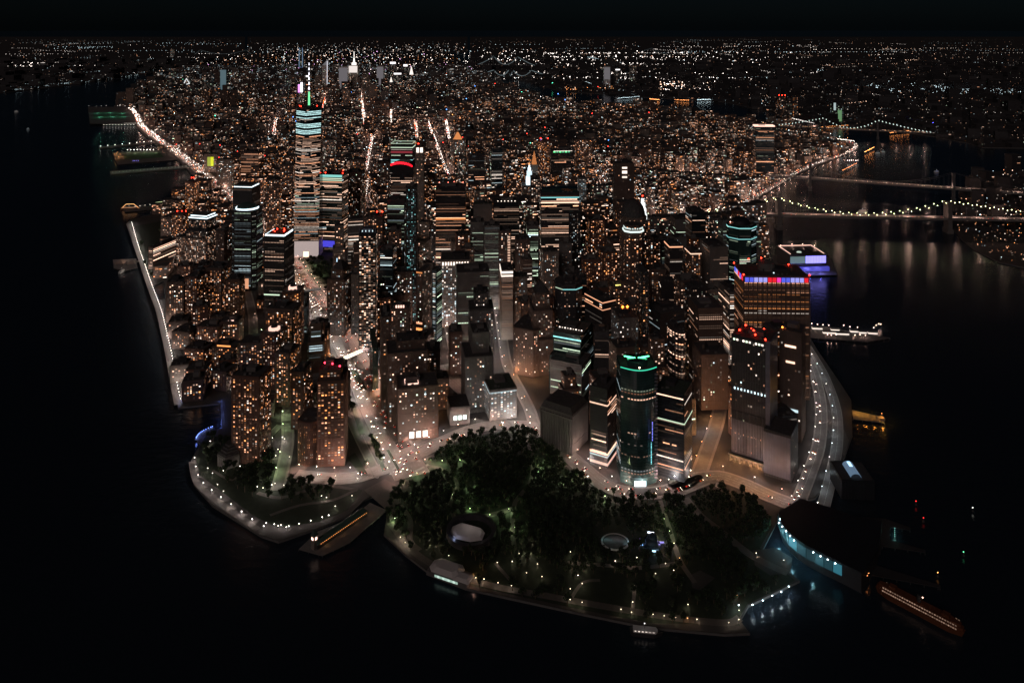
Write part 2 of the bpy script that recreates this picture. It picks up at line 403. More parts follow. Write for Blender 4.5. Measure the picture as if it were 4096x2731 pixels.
slab('ground', BKLN, [LAND, CONC])
NJ = [(-1500,480),(0,375),(170,355),(330,335),(480,310),(560,300),(640,292),(800,262),(900,245),(980,215),(980,148),(-2500,148)]
slab('ground', NJ, [LAND, CONC])
NORTH = [(990,212),(1870,212),(1870,148),(990,148)]
slab('ground', NORTH, [LAND, CONC])

# ------------------------------------------------------------------ parks, roads, pavements
def flat(name, pts, M, z, kind='structure', smooth=0):
    P = smooth_line(pts + [pts[0]], smooth)[:-1] if smooth else pts
    P = [G(*p) for p in P]; A = sum(P[i][0]*P[(i+1) % len(P)][1] - P[(i+1) % len(P)][0]*P[i][1] for i in range(len(P)))
    if A < 0: P.reverse()
    m = MB(); m.prism(P, z - .3, z, 0); return m.build(name, [M], kind=kind)
PARK = [(1548,2080),(1560,2010),(1590,1940),(1700,1850),(1800,1780),(1900,1745),(2010,1722),(2110,1722),(2160,1760),(2270,1850),(2360,1930),(2440,1985),(2600,2000),(2740,1995),(2860,1960),(2960,1975),(3060,2050),(3090,2100),(3040,2190),(3100,2250),(3180,2320),(2990,2415),(2950,2480),(2960,2500),(2600,2490),(2340,2440),(2040,2375),(1860,2335),(1740,2285),(1640,2200),(1570,2130)]
flat('lawn', PARK, PARKG, .06)
flat('lawn', [(830,1730),(900,1760),(1010,1790),(1070,1800),(1100,1850),(1180,1930),(1400,1945),(1450,1960),(1390,2040),(1280,2085),(1110,2110),(1010,2060),(880,1960),(800,1900),(785,1840),(800,1780)], PARKG, .06)
flat('lawn', [(540,905),(640,885),(700,940),(650,1090),(590,1120),(560,1020)], PARKG, .06)
flat('lawn', [(1170,1035),(1300,1035),(1340,1060),(1345,1110),(1300,1150),(1220,1150)], PARKG, .06)
flat('lawn', [(1130,1250),(1180,1260),(1330,1440),(1290,1440)], PARKG, .06)
def ribbon(pts, width, z=.12, world=False, n=4):
    P = pts if world else [G(*p) for p in pts]
    P = smooth_line(P, n); L = []; Rr = []
    for i, p in enumerate(P):
        a = P[max(i-1, 0)]; b = P[min(i+1, len(P)-1)]; dx, dy = b[0]-a[0], b[1]-a[1]; l = hypot(dx, dy) or 1
        L.append((p[0] - dy/l*width/2, p[1] + dx/l*width/2)); Rr.append((p[0] + dy/l*width/2, p[1] - dx/l*width/2))
    return P, L, Rr
ROADS = []
def road(pts, width, M=None, z=.12, name='road', walk=3.5, marks=False, lanes=4):
    P, L, Rr = ribbon(pts, width); m = MB()
    for i in range(len(P)-1): m.face([(*Rr[i], z), (*Rr[i+1], z), (*L[i+1], z), (*L[i], z)])
    o = m.build(name, [M or (LITROAD if width in (44, 20, 26) else ASPH)], kind='structure')
    if walk:
        _, L2, R2 = ribbon(pts, width + 2 * walk); s = MB()
        for A, B in ((L, L2), (Rr, R2)):
            for i in range(len(P)-1):
                q = [A[i], A[i+1], B[i+1], B[i]]
                ar = sum(q[k][0]*q[(k+1) % 4][1] - q[(k+1) % 4][0]*q[k][1] for k in range(4))
                if ar < 0: q.reverse()
                s.prism(q, z - .1, z + .13)
        s.build('pavement', [SIDEW], kind='structure')
    if marks:
        k = MB(); d = 0
        for i in range(len(P)-1):
            sl_ = hypot(P[i+1][0]-P[i][0], P[i+1][1]-P[i][1]); ux, uy = (P[i+1][0]-P[i][0])/sl_, (P[i+1][1]-P[i][1])/sl_
            q = 0
            while q + 4 < sl_:
                for ln in range(1, lanes):
                    off = -width/2 + ln * width / lanes
                    cx, cyy = P[i][0] + ux*(q+2) - uy*off, P[i][1] + uy*(q+2) + ux*off
                    ln_l = 4.5 if ln != lanes // 2 else 9
                    k.face([(cx - ux*ln_l/2 + uy*.1, cyy - uy*ln_l/2 - ux*.1, z+.03), (cx + ux*ln_l/2 + uy*.1, cyy + uy*ln_l/2 - ux*.1, z+.03), (cx + ux*ln_l/2 - uy*.1, cyy + uy*ln_l/2 + ux*.1, z+.03), (cx - ux*ln_l/2 - uy*.1, cyy - uy*ln_l/2 + ux*.1, z+.03)])
                q += 10
        mo = k.build('lane_marking', [WHITE], o, kind='stuff')
    ROADS.append((P, width + 2 * walk)); return P, L, Rr
def crosswalk(u, v, length, a, width=4.0, n=None):
    x, y = G(u, v); k = MB(); ux, uy = cos(a), sin(a); n = n or int(length / 1.6)
    for i in range(n):
        s = (i - n/2) * 1.6; cx, cyy = x + ux*s, y + uy*s
        k.obox(cx, cyy, .8, width, a, .12, .16)
    k.build('crosswalk', [WHITE], kind='structure')
WEST = [(1650,1905),(1560,1740),(1485,1590),(1420,1440),(1335,1300),(1235,1160),(1165,1055),(1075,930),(950,800),(820,700),(730,625),(650,570),(585,520),(560,495),(548,465),(522,436)]
wP, wL, wR = road(WEST, 44, marks=True, lanes=8)
road([(1515,1905),(1440,1760),(1395,1660)], 10, walk=2)
BATT = [(1180,1900),(1290,1912),(1400,1912),(1520,1880),(1640,1830),(1760,1770),(1880,1720),(1980,1700),(2070,1700),(2150,1712),(2230,1780),(2330,1870),(2440,1950),(2570,1972),(2700,1955),(2800,1900)]
bP, _, _ = road(BATT, 20, z=.16, marks=True, lanes=4)
road([(2030,1705),(1960,1640),(1880,1545),(1838,1480),(1815,1400),(1800,1330),(1780,1220),(1765,1120)], 13)       # the street that climbs out of the park corner
road([(2140,1710),(2120,1640),(2080,1560),(2030,1460),(2012,1360),(1995,1250),(1975,1140)], 13)
road([(2790,1910),(2830,1800),(2870,1680),(2890,1560),(2905,1440),(2905,1340),(2900,1250)], 16)
road([(2700,1960),(2850,1905),(2960,1930),(3060,1975),(3150,2010),(3215,2025)], 22, z=.16, marks=True, lanes=4)
road([(3190,2015),(3235,1900),(3275,1780),(3285,1650),(3270,1540),(3235,1430),(3190,1330),(3120,1200),(3050,1050)], 15, marks=True, lanes=2, walk=2)
road([(3290,2040),(3330,1880),(3350,1760),(3345,1640),(3310,1530),(3270,1450),(3200,1340)], 14, z=.17, marks=True, lanes=2, walk=1)
road([(1110,1960),(1150,1780),(1150,1650),(1165,1520),(1120,1400),(1060,1330)], 12)
road([(930,1560),(985,1480),(1010,1380),(1010,1260),(985,1150),(975,1100)], 12)
road([(985,1850),(1060,1760),(1120,1700)], 9, walk=1)
FAR_AV = [([(1462,510),(1452,440),(1443,380),(1438,325)], 20), ([(1462,690),(1475,620),(1490,545)], 16), ([(1452,880),(1458,780),(1470,715)], 18), ([(1795,705),(1768,640),(1740,560),(1712,490)], 16),
          ([(1288,450),(1300,400),(1308,370)], 18), ([(1095,545),(1105,470)], 22), ([(1668,550),(1660,480)], 16), ([(1562,500),(1565,440)], 14), ([(1798,560),(1783,480)], 16),
          ([(1560,840),(1552,760),(1558,700)], 12), ([(2390,745),(2412,705),(2425,690),(2450,672)], 24), ([(2500,672),(2700,690),(2900,705),(3130,718)], 20), ([(2540,878),(2680,868),(2800,862),(2900,860)], 20)]
FA0 = len(ROADS)
for pts, w_ in FAR_AV: road(pts, w_, walk=0)
FA1 = len(ROADS)
FDRP, _, _ = road([(2968,822),(3000,800),(3060,765),(3110,738),(3160,707),(3220,672),(3290,645),(3360,622),(3415,597),(3418,575),(3350,563)], 22, walk=0)
# the glowing ramp and plaza near the tunnel mouth
road([(1905,1650),(1880,1590),(1830,1540),(1790,1500),(1765,1460)], 26, z=.2, walk=1, marks=True, lanes=5)
# river walk along the west shore
ESP = [(520,895),(545,985),(575,1075),(600,1150),(635,1245),(655,1330),(675,1420),(692,1520),(712,1618)]
ribs = ribbon(ESP, 12)
m = MB()
for i in range(len(ribs[0])-1): m.face([(*ribs[2][i], .1), (*ribs[2][i+1], .1), (*ribs[1][i+1], .1), (*ribs[1][i], .1)])
m.build('riverside_path', [PAVE], kind='structure')
ESP2 = [(768,1845),(785,1925),(850,1988),(950,2060),(1030,2118)]
ribs2 = ribbon(ESP2, 9); m = MB()
for i in range(len(ribs2[0])-1): m.face([(*ribs2[2][i], .1), (*ribs2[2][i+1], .1), (*ribs2[1][i+1], .1), (*ribs2[1][i], .1)])
m.build('riverside_path', [PAVE], kind='structure')
PATHS = []
def path(pts, w, z=.14, M=None):
    P, L, Rr = ribbon(pts, w); m = MB(); PATHS.append((P, w))
    for i in range(len(P)-1): m.face([(*Rr[i], z), (*Rr[i+1], z), (*L[i+1], z), (*L[i], z)])
    return m.build('path', [M or PAVE], kind='structure')
path([(1560,2090),(1660,2210),(1790,2285),(1960,2340),(2200,2385),(2450,2430),(2700,2470),(2900,2490),(2960,2470)], 9)
path([(1600,2020),(1640,2080),(1640,2160),(1680,2200)], 7)
path([(2740,1990),(2800,2060),(2890,2130),(2990,2210),(3080,2260),(3150,2290)], 11)
path([(2640,2000),(2680,2120),(2720,2240),(2780,2330)], 6)
path([(1850,2130),(1800,2020),(1830,1940),(1780,1880),(1700,1860)], 6)
path([(2110,1760),(2130,1840),(2120,1930),(2060,2010),(2050,2120),(2060,2200)], 6)
path([(2270,1860),(2330,1920),(2420,1990),(2540,2030),(2640,2010)], 6)
path([(2060,2030),(1960,2060),(1880,2070)], 8)
path([(2270,2250),(2420,2260),(2560,2270),(2720,2250)], 6)
path([(2280,2400),(2330,2330),(2400,2320)], 4); path([(2540,2340),(2530,2440)], 4); path([(1980,2250),(2050,2330)], 4)
path([(1030,1970),(1120,1990),(1230,1960),(1330,1945),(1430,1960)], 6); path([(1080,2060),(1200,2020),(1330,2000),(1420,1960)], 5)
path([(850,1880),(930,1920),(960,1860),(900,1800)], 4)
flat('plaza', [(2760,2300),(2800,2280),(2860,2310),(2800,2360),(2770,2350)], LAND, .12)
flat('plaza', [(3010,2200),(3100,2190),(3170,2230),(3160,2290),(3080,2300),(3020,2260)], LAND, .12)
flat('plaza', [(1455,1960),(1540,1915),(1600,1950),(1605,2030),(1560,2085),(1548,2040)], PAVE, .2)
flat('plaza', [(2520,1945),(2650,1935),(2700,1970),(2600,1990),(2500,1980)], PAVE, .2)
flat('plaza', [(3270,1530),(3330,1620),(3395,1760),(3380,1830),(3300,1700)], PAVE, .1)
flat('plaza', [(1700,1760),(1600,1800),(1580,1770),(1700,1740)], PAVE, .2)
for u, v, l, a in ((1655,1835,26,-.5),(1690,1870,24,.8),(1575,1880,22,1.3),(1490,1905,22,-.3),(1930,1725,22,.9),(2120,1735,20,1.2),(2620,1975,26,.6),(2730,1970,30,.9),(2800,1890,20,.2),(1500,1735,20,.6),(1450,1905,24,1.0),(2870,1930,20,1.2)): crosswalk(u, v, l, a)
# kerbed planted strips between the carriageways of the wide avenue
for pts in ([(1480,1760),(1530,1885),(1545,1880),(1496,1755)],[(1400,1480),(1440,1560),(1470,1560),(1425,1480)],[(1545,1800),(1595,1890),(1603,1884),(1556,1798)],[(1390,1830),(1440,1900),(1470,1895),(1420,1810)],[(1400,1620),(1440,1740),(1460,1735),(1420,1620)]): flat('planted_median', pts, PARKG, .32)

# ------------------------------------------------------------------ lamps
lamp_n = [0]; LIGHTD = {}; EXTRA = MB()
def light_data(col, P, r):
    k = (tuple(col), P, r)
    if k not in LIGHTD:
        l = bpy.data.lights.new('lamp_light', 'POINT'); l.energy = P; l.color = col; l.shadow_soft_size = r; LIGHTD[k] = l
    return LIGHTD[k]
lm = MB(); lm.tube([(0, 0, 0), (0, 0, 1)], .12, 0); POLE_ME = lm.build('pole', [POLE]).data
bpy.data.objects.remove(bpy.data.objects['pole'])
HEADS = {}
def head_mesh(col, r, k):
    key = (tuple(col), r, k)
    if key not in HEADS:
        m = MB(); m.octa((0, 0, 0), r, 0, sc(col, k)); m.octa((0, 0, r * 1.05), r * .45, 1)
        o = m.build('lantern', [GLOW, POLE], glow=True); HEADS[key] = o.data; bpy.data.objects.remove(o)
    return HEADS[key]
def spot_data(col, P):
    k = (tuple(col), P, 'spot')
    if k not in LIGHTD:
        l = bpy.data.lights.new('lamp_light', 'SPOT'); l.energy = P; l.color = col; l.shadow_soft_size = .3; l.spot_size = radians(152); l.spot_blend = .5; LIGHTD[k] = l
    return LIGHTD[k]
def add_light(x, y, z, col, P, r=.5):
    o = bpy.data.objects.new('lamp_light', light_data(col, P, r)); o.location = (x, y, z); C.objects.link(o); return o
def lamp(x, y, h, col, P, label, group, r=.8, k=14.0, light=True, name='street_lamp'):
    if lamp_n[0] >= 320:
        EXTRA.octa((x, y, h + .3), r, 0, sc(col, k)); EXTRA.tube([(x, y, 0), (x, y, h)], .12, 1, n=3)
        if light: add_light(x, y, h - .9, col, P, .3)
        return
    t = empty(name, (x, y, 0)); tag(t, label, 'street lamp', group)
    p = bpy.data.objects.new('pole', POLE_ME); link(p, t); p.scale = (1, 1, h)
    l = bpy.data.objects.new('lantern', head_mesh(col, r, k)); link(l, t); l.location = (0, 0, h + .3)
    if light:
        o = bpy.data.objects.new('lamp_light', (spot_data(col, P * (.5, .8, 1.1, 1.6)[(lamp_n[0] * 7) % 4]) if P > 9000 else light_data(col, P, .3))); link(o, t); o.location = (0, 0, h - .9)
    lamp_n[0] += 1; return t
def along(P, step, off=0.0, start=0.0):
    out = []; acc = start
    for a, b in zip(P, P[1:]):
        L = hypot(b[0]-a[0], b[1]-a[1])
        if L < 1e-6: continue
        ux, uy = (b[0]-a[0])/L, (b[1]-a[1])/L
        while acc < L:
            out.append((a[0] + ux*acc - uy*off, a[1] + uy*acc + ux*off, atan2(uy, ux))); acc += step
        acc -= L
    return out
LWHITE = (1, .88, .81); LPINK = (1, .60, .48); LSOD = (1, .46, .18); LGRN = (.75, 1, .5); LCOOL = (.75, .93, 1)
for x, y, a in along(ribs[0], 13.2, -4.6 if False else 4.6): lamp(x, y, 4.5, LWHITE, 6000, 'white globe lamp in the dense row on the long west river walk', 'globe lamps on the long river walk', r=.7, k=8)
for x, y, a in along(ribs2[0], 24, 3.5): lamp(x, y, 4.5, LWHITE, 4200, 'white globe lamp in the sparse row on the curved south-west esplanade', 'globe lamps on the south-west esplanade', r=.8, k=9)
for P_, lab in (((1065,2105),0),((1055,2118),0),((1097,2110),0),((1124,2114),0),((1113,2117),0),((1155,2118),0),((1145,2122),0),((1196,2108),0),((1243,2096),0),((1289,2082),0),((1315,2074),0)):
    lamp(*G(*P_), 4.5, LWHITE, 900, 'white globe lamp on the quay wall at the south tip of the small park', 'quay lamps by the small park', r=.75, k=8)
# measured park lamps
PKL = [(1602,2148),(1621,2169),(1642,1972),(1579,2072),(1731,2163),(1795,2221),(1811,1977),(1880,2033),(1959,2058),(2035,2035),(2060,2109),(2076,2213),(2113,2197),(2106,2290),(2168,2305),(2046,2341),(1992,2330),(1936,2315),(1903,2310),(2049,2245),(1989,2249),(2150,2255),(2282,2206),(2296,2233),(2280,2273),(2312,2300),(2329,2333),(2281,2354),(2281,2397),(2329,2408),(2404,2212),(2350,2229),(2481,2211),(2532,2254),(2461,2243),(2340,2268),(2526,2448),(2531,2407),(2484,2436),(2537,2339),(2622,2293),(2662,2253),(2547,2229),(2663,2201),(2718,2231),(2696,2172),(2678,2123),(2657,2074),(2624,2145),(2695,2280),(2752,2417),(2702,2468),(2657,2462),(2612,2456),(2750,2472),(2788,2476),(2915,2489),(2955,2477),(2956,2440),(2948,2379),(2420,1984),(2247,1917),(2282,1895),(2322,1919),(2154,1887),(2176,1844),(2159,1854),(1816,1933),(1887,1953),(1769,1842),(1747,1884),(1724,1839),(1905,1803),(1860,1804),(1840,1839),(1748,1884),(1668,1893),(3025,2211),(3135,2240)]
for i, (u, v) in enumerate(PKL):
    colr = LSOD if i in (43, 44, 54, 59) else (LGRN if u < 2700 and v < 2140 else (1, .8, .58))
    front = v > 2200
    lamp(*G(u, v, 4.5), 4.5, colr, 650 if front else 6500, 'small warm park lamp on the open promenade lawns near the water' if front else 'green-glowing park lamp among the dark trees', 'promenade lamps in the big park' if front else 'lamps under the park trees', r=.6, k=6)
WPK = [(1158,1827),(1222,1823),(1279,1897),(1212,1905),(1068,1877),(1058,1895),(1070,1895),(1100,1933),(1135,1940),(1029,1946),(1052,1951),(1286,1983),(1306,1989),(1341,2024),(1408,1982),(1430,1913),(894,1964),(870,1937),(850,1892),(831,1872),(893,1882),(827,1785),(841,1764),(1090,1751),(1138,1755),(1342,1903),(1252,1905),(1103,1822),(1112,1797),(960,1864)]
for u, v in WPK: lamp(*G(u, v, 4.5), 4.5, (1, .86, .72), 1300, 'white path lamp between the trees of the small riverside park', 'path lamps in the small park', r=.65, k=7)
for u, v in ((2955,2419),(3010,2418),(3051,2401),(3089,2382),(3125,2366),(3155,2345)): lamp(*G(u, v, 6), 6, LCOOL, 2600, 'cold white flood lamp on the boat landing fence', 'flood lamps on the boat landing', r=.8, k=12)
for i, (x, y, a) in enumerate(along(wP, 34, 24)):
    if y < 2300: lamp(x, y, 9, LWHITE if i % 3 else LPINK, 170000, 'tall lamp on the west kerb of the wide avenue', 'lamps on the wide avenue west kerb', r=.7)
for i, (x, y, a) in enumerate(along(wP, 34, -24, 17)):
    if y < 2300: lamp(x, y, 9, LPINK, 170000, 'tall lamp on the east kerb of the wide avenue', 'lamps on the wide avenue east kerb', r=.7)
for i, (x, y, a) in enumerate(along(bP, 27, 12)): lamp(x, y, 8, LWHITE if i % 2 else LPINK, 32000, 'lamp on the curved road round the top of the park', 'lamps on the curved park road', r=.65)
for k_, (rp, rw) in enumerate(ROADS[3:10]):
    col = (LPINK, LWHITE, LSOD, LPINK, LWHITE, LCOOL, LGRN)[k_ % 7]; EN_ = (26000, 26000, 30000, 17000, 4500, 3200, 8000)[k_ % 7]
    for i, (x, y, a) in enumerate(along(rp, 40, rw/2 - 2)):
        if y < 2000 and lamp_n[0] < 345: lamp(x, y, 8, col if i % 3 else LWHITE, EN_, 'street lamp in one of the narrow tower canyons or by the east shore road', 'lamps in the side streets', r=.6)
        elif y < 2600: add_light(x, y, 8, col, EN_, .4)

# ------------------------------------------------------------------ landmark towers (photo pixels give base and roof lines on the ground plane)
def top_center(w, d, h): return [(0, 0, h + 6)]
def hip(t, w, d, h, hh, k=.1, M=None, ox=0, oy=0, poly=None, name='roof_pyramid', z0=None):
    m = MB(); P = poly or rect(w, d, ox, oy); n = len(P); cx = sum(p[0] for p in P)/n; cyy = sum(p[1] for p in P)/n
    m.frus(P, h if z0 is None else z0, [(cx + (x-cx)*k, cyy + (y-cyy)*k) for x, y in P], h + hh, 0)
    return m.build(name, [M or ROOF], t)
def dome(t, r, z, hh, M, n=20, rings=6, cx=0, cy_=0, name='dome', ry=None):
    m = MB(); prev = [(cx + r*cos(2*pi*i/n), cy_ + (ry or r)*sin(2*pi*i/n)) for i in range(n)]; pz = z; base = prev
    for k in range(1, rings + 1):
        a = pi/2*k/rings; c = max(.02, cos(a)); cur = [(cx + (x-cx)*c, cy_ + (y-cy_)*c) for x, y in base]; nz = z + hh*sin(a)
        m.frus(prev, pz, cur, nz, 0, cap=(k == rings)); prev, pz = cur, nz
    return m.build(name, [M], t)
def mast(t, x, y, z, h, r=.8, col=None, k=3, bands=0, name='mast'):
    m = MB(); m.tube([(x, y, z), (x, y, z + h)], r, 1 if col is None else 0, sc(col, k) if col else (0, 0, 0))
    return m.build(name, [GLOW, POLE], t, glow=True)
def panels(t, w, y, z, n, ww, hh, cols, name='lit_panel', x0=None, side=False, depth=.6, xs=0):
    """n separate lit panels along a wall"""
    for i in range(n):
        c = cols[i % len(cols)]; m = MB()
        s = -w/2 + (i + .5) * w / n
        m.prism([(-ww/2, -depth), (ww/2, -depth), (ww/2, 0), (-ww/2, 0)], -hh/2, hh/2, 0, c)
        o = m.build(name, [GLOWS], t, glow=True)
        if side: o.location = (xs, s, z); o.rotation_euler = (0, 0, -pi/2)
        else: o.location = (s, y, z)

# -- front row by the park
t,w,d,h = tower('skyscraper', 'dark ribbed tower with red roof beacons on the waterfront beside the ferry terminal', 'skyscraper', 2937, 3132, 1372, 1880, d=45, a=-33, st=('scatter', .04, 3.9, 3.6, .5, .6, 'mixed', (.5, 2.2), 'dark', 'v'), indiv=60)
beacons(t, [(-w*.35,-d*.2,h+4),(-w*.1,d*.1,h+4),(w*.2,d*.3,h+4),(w*.1,-d*.3,h+4),(w*.4,-d*.45,h+3),(-w*.3,d*.3,h+4),(0,-d*.05,h+5)], r=1.7)
panels(t, w*.92, -d/2-.5, h-5, 11, w*.05, 2.6, [sc(GRN,1.8), sc(WHT,1.6), (.02,.02,.02), sc(WHT,2.2)], name='window')
panels(t, w*.9, -d/2-.5, h*.58, 10, w*.035, 3, [sc(COOL,2), sc(COOL,1.2)], name='window')
panels(t, w*.9, -d/2-.5, h*.22, 8, w*.04, 2, [sc(PEACH,.9), sc(PEACH,.3)], name='window')
m = MB()
for k in range(24):
    x = -w/2 + (k+.5)*w/24; m.prism([(x-.7,-d/2-1.2),(x+.7,-d/2-1.2),(x+.7,-d/2-.1),(x-.7,-d/2-.1)], 4, h*.33, 0)
for k in range(22):
    y = -d/2 + (k+.5)*d/22; m.prism([(w/2+.1,y-.7),(w/2+1.2,y-.7),(w/2+1.2,y+.7),(w/2+.1,y+.7)], 4, h, 0)
m.build('fin', [WALL['metal']], t, kind='stuff')
m = MB()
for k in range(6):
    x = -w/2 + (k+.5)*w/6; m.box(x-w*.062, x+w*.062, -d/2-1.3, -d/2-.2, h*.335, h*.40, 0)
m.build('dark_opening', [WALL['black']], t, kind='stuff')
m = MB(); m.box(w/2-4, w/2+2.4, -d/2-2.4, -d/2+3, 0, h+2, 0); m.build('corner_pier', [WALL['metal']], t)
m = MB()
for k in range(9): m.box(-w*.5+k*w/8.2-1, -w*.5+k*w/8.2+1, -d/2-6, -d/2-4.8, 0, 9, 0)
m.box(-w/2-3, w/2+3, -d/2-7, -d/2, 9, 10.5, 0); m.build('arcade', [WALL['stone']], t)
for k in range(7): add_light(*[ (t.location.x + (-w*.5+k*w/6)*cos(radians(-33)) + (d/2+3)*sin(radians(-33))), (t.location.y + (-w*.5+k*w/6)*sin(radians(-33)) - (d/2+3)*cos(radians(-33)))], 6, LSOD, 14000, .4)
for u_, v_ in ((2900,1905),(2960,1925),(3020,1950),(3080,1975),(2870,1860),(2860,1780),(2875,1700)): add_light(*G(u_, v_), 8, LSOD, 9000, .4)
t,w,d,h = tower('office_block', 'low dark flat-roofed wing at the foot of the beaconed waterfront tower', 'office block', 3060, 3218, 1745, 1932, d=44, a=-33, st=('scatter', .02, 3.9, 3.6, .5, .6, 'mixed', (.5, 2), 'dark', 'v'), wall='dark', roof='bare')
m = MB()
for k in range(26):
    x = -w/2 + (k+.5)*w/26; m.prism([(x-.6,-d/2-1),(x+.6,-d/2-1),(x+.6,-d/2-.1),(x-.6,-d/2-.1)], 4, h-3, 0)
m.build('fin', [WALL['metal']], t, kind='stuff')
t,w,d,h = tower('skyscraper', 'brown tower of tall pale vertical piers standing just right of the beaconed waterfront tower', 'skyscraper', 3122, 3246, 1335, 1770, d=40, a=-30, st=('scatter', .03, 3.9, 5.0, .45, .7, 'peach', (.5, 2), 'brown', 'v'), wall='brown')
panels(t, w*.5, -d/2-.8, h-22, 7, 2.6, 3, [sc(PEACH,2.2)], name='window'); panels(t, w*.42, -d/2-.8, h*.72, 5, 2.6, 3, [sc(PEACH,1.8)], name='window')
panels(t, w*.7, -d/2-.8, h*.28, 9, 3, 4, [sc(COOL,.9)], name='window'); 
beacons(t, [(-w*.4,-d*.4,h+3)], col=(14,2.5,.3))
t,w,d,h = tower('skyscraper', 'big square tower crowned with blue, red and white lit roof panels behind the waterfront towers', 'skyscraper', 2962, 3228, 1108, 1600, d=62, a=-2, st=('strip', .5, 3.9, 3.6, .8, .42, 'amber', (.3, 1.0), 'brown', 'v'), wall='brown', relief='', indiv=40)
bl, rd, lv = (.10,.13,.85), (.9,.012,.03), (.38,.38,.95)
panels(t, w*.97, -d/2-.6, h-5.5, 14, w*.057, 7.5, [bl,bl,lv,lv,lv,rd,rd,(1,.05,.5),bl,bl,lv,lv,lv,rd], name='crown_panel')
panels(t, d*.9, 0, h-5.5, 5, d*.15, 7.5, [rd,bl,rd,lv,bl], name='crown_panel', side=True, xs=-w/2)
m = MB()
for k in range(15):
    x = -w/2 + k*w/14; m.box(x-1, x+1, -d/2-1, -d/2, 4, h-10, 0)
m.build('pier', [WALL['brown']], t, kind='stuff')
beacons(t, [(-w/2,-d/2,h+3),(w/2,-d/2,h+3),(w*.35,d*.4,h+3),(-w*.5,d*.5,h+3),(-w*.1,d*.3,h+16),(-w*.3,d*.3,h+14)])
m = MB(); m.prism(ell(30, 24, 16, -6, 6), h, h + 13, 0); m.build('roof_tank', [WALL['stone']], t)
for k in range(4): panels(t, 14, -d*.25, h+1.4, 1, 2, 1.4, [sc(COOL,2)], name='roof_lamp')
t,w,d,h = tower('skyscraper', 'rounded dark glass tower with a glowing green wing light on its roof', 'skyscraper', 2478, 2622, 1478, 1935, d=44, a=0, st=('strip', .16, 3.9, 3.0, .9, .4, 'mixed', (.3, 1.5), 'teal', 'h'), wall='teal', poly=lambda w, d: bowfront(w, d, 12), indiv=70, roof='bare')
for s_ in (-1, 1):
    m = MB()
    for k in range(6):
        x0, x1 = s_*(2 + k*2.6), s_*(2 + (k+1)*2.6); z = h + 5 + k*.8
        m.box(min(x0,x1), max(x0,x1), -2, 0, z, z + 2.4 - .35*k, 0, (.5, 4.5, 1.9))
    m.build('wing_light', [GLOWS], t, glow=True)
m = MB(); P = bowfront(w*1.01, d*1.01, 12)
for i in range(12):
    A, B = P[i], P[i+1]; m.prism([A, (A[0], A[1]-.7), (B[0], B[1]-.7), B][::-1] if False else [(A[0],A[1]-.7),(B[0],B[1]-.7),B,A], h+1, h+2.2, 0, (.05,.75,.45))
m.build('roof_light_band', [GLOW], t, glow=True)
m = MB(); m.prism(scale_poly(bowfront(w, d, 12), .55), h-.1, h+7, 0); m.build('plant_room', [WALL['teal']], t)
beacons(t, [(0,-d/2-3,h+4)], r=1.3, col=(8,6,4)); mast(t, 0, 4, h+6, 26, .35)
m = MB()
for k in range(30): m.box(w/2-3, w/2+1.2, -d/2+2, -d/2+3.2, 6 + k*(h-10)/30, 6 + k*(h-10)/30 + (h-10)/60, 0)
m.build('stair_landing', [WALL['metal']], t, kind='stuff')
for (dx, z, n_, c) in ((9, 30, 14, (.25,.9,1)),(10.5, 62, 12, (.25,.3,1.2)),(-1, 34, 10, (.2,.25,1.1))):
    panels(t, 1, -d/2-7, 0, 0, 1, 1, [c])
    m = MB()
    for k in range(n_): m.box(dx+7-.5, dx+7+.5, -d/2-4.8, -d/2-3.9, z+k*2.2, z+k*2.2+1.2, 0, sc(c, .5+R.random()))
    m.build('sign_light', [GLOW], t, kind='stuff', glow=True)
panels(t, 16, -d/2-9, 6, 5, 2.8, 7, [sc(LCOOL,3)], name='entrance_light')
t,w,d,h = tower('skyscraper', 'square dark tower with peach-lit base left of the rounded green-topped tower', 'skyscraper', 2360, 2478, 1560, 1872, d=40, a=-28, st=('strip', .13, 3.9, 3.2, .85, .42, 'peach', (.5, 1.9), 'dark', 'h'), wall='dark', indiv=60)
crown_ring(t, w, d, h*.16, 2.6, PEACH, 1.6, name='lit_floor'); crown_ring(t, w, d, h*.13, 1.6, COOL, .6, name='lit_floor'); crown_ring(t, w, d, h*.79, 2.0, PEACH, 1.2, name='lit_floor'); crown_ring(t, w, d, 3, 4, LPINK, .9, name='lit_floor')
t,w,d,h = tower('skyscraper', 'dark square office tower with scattered broken rows of lights right of the rounded green-topped tower', 'skyscraper', 2624, 2786, 1580, 1930, d=42, a=-28, st=('strip', .3, 3.9, 3.2, .88, .42, 'peach', (.3, 1.9), 'black', 'h'), wall='black', indiv=70, roof='green')
crown_ring(t, w, d, h*.66, 1.8, GRN, .8, name='lit_floor')
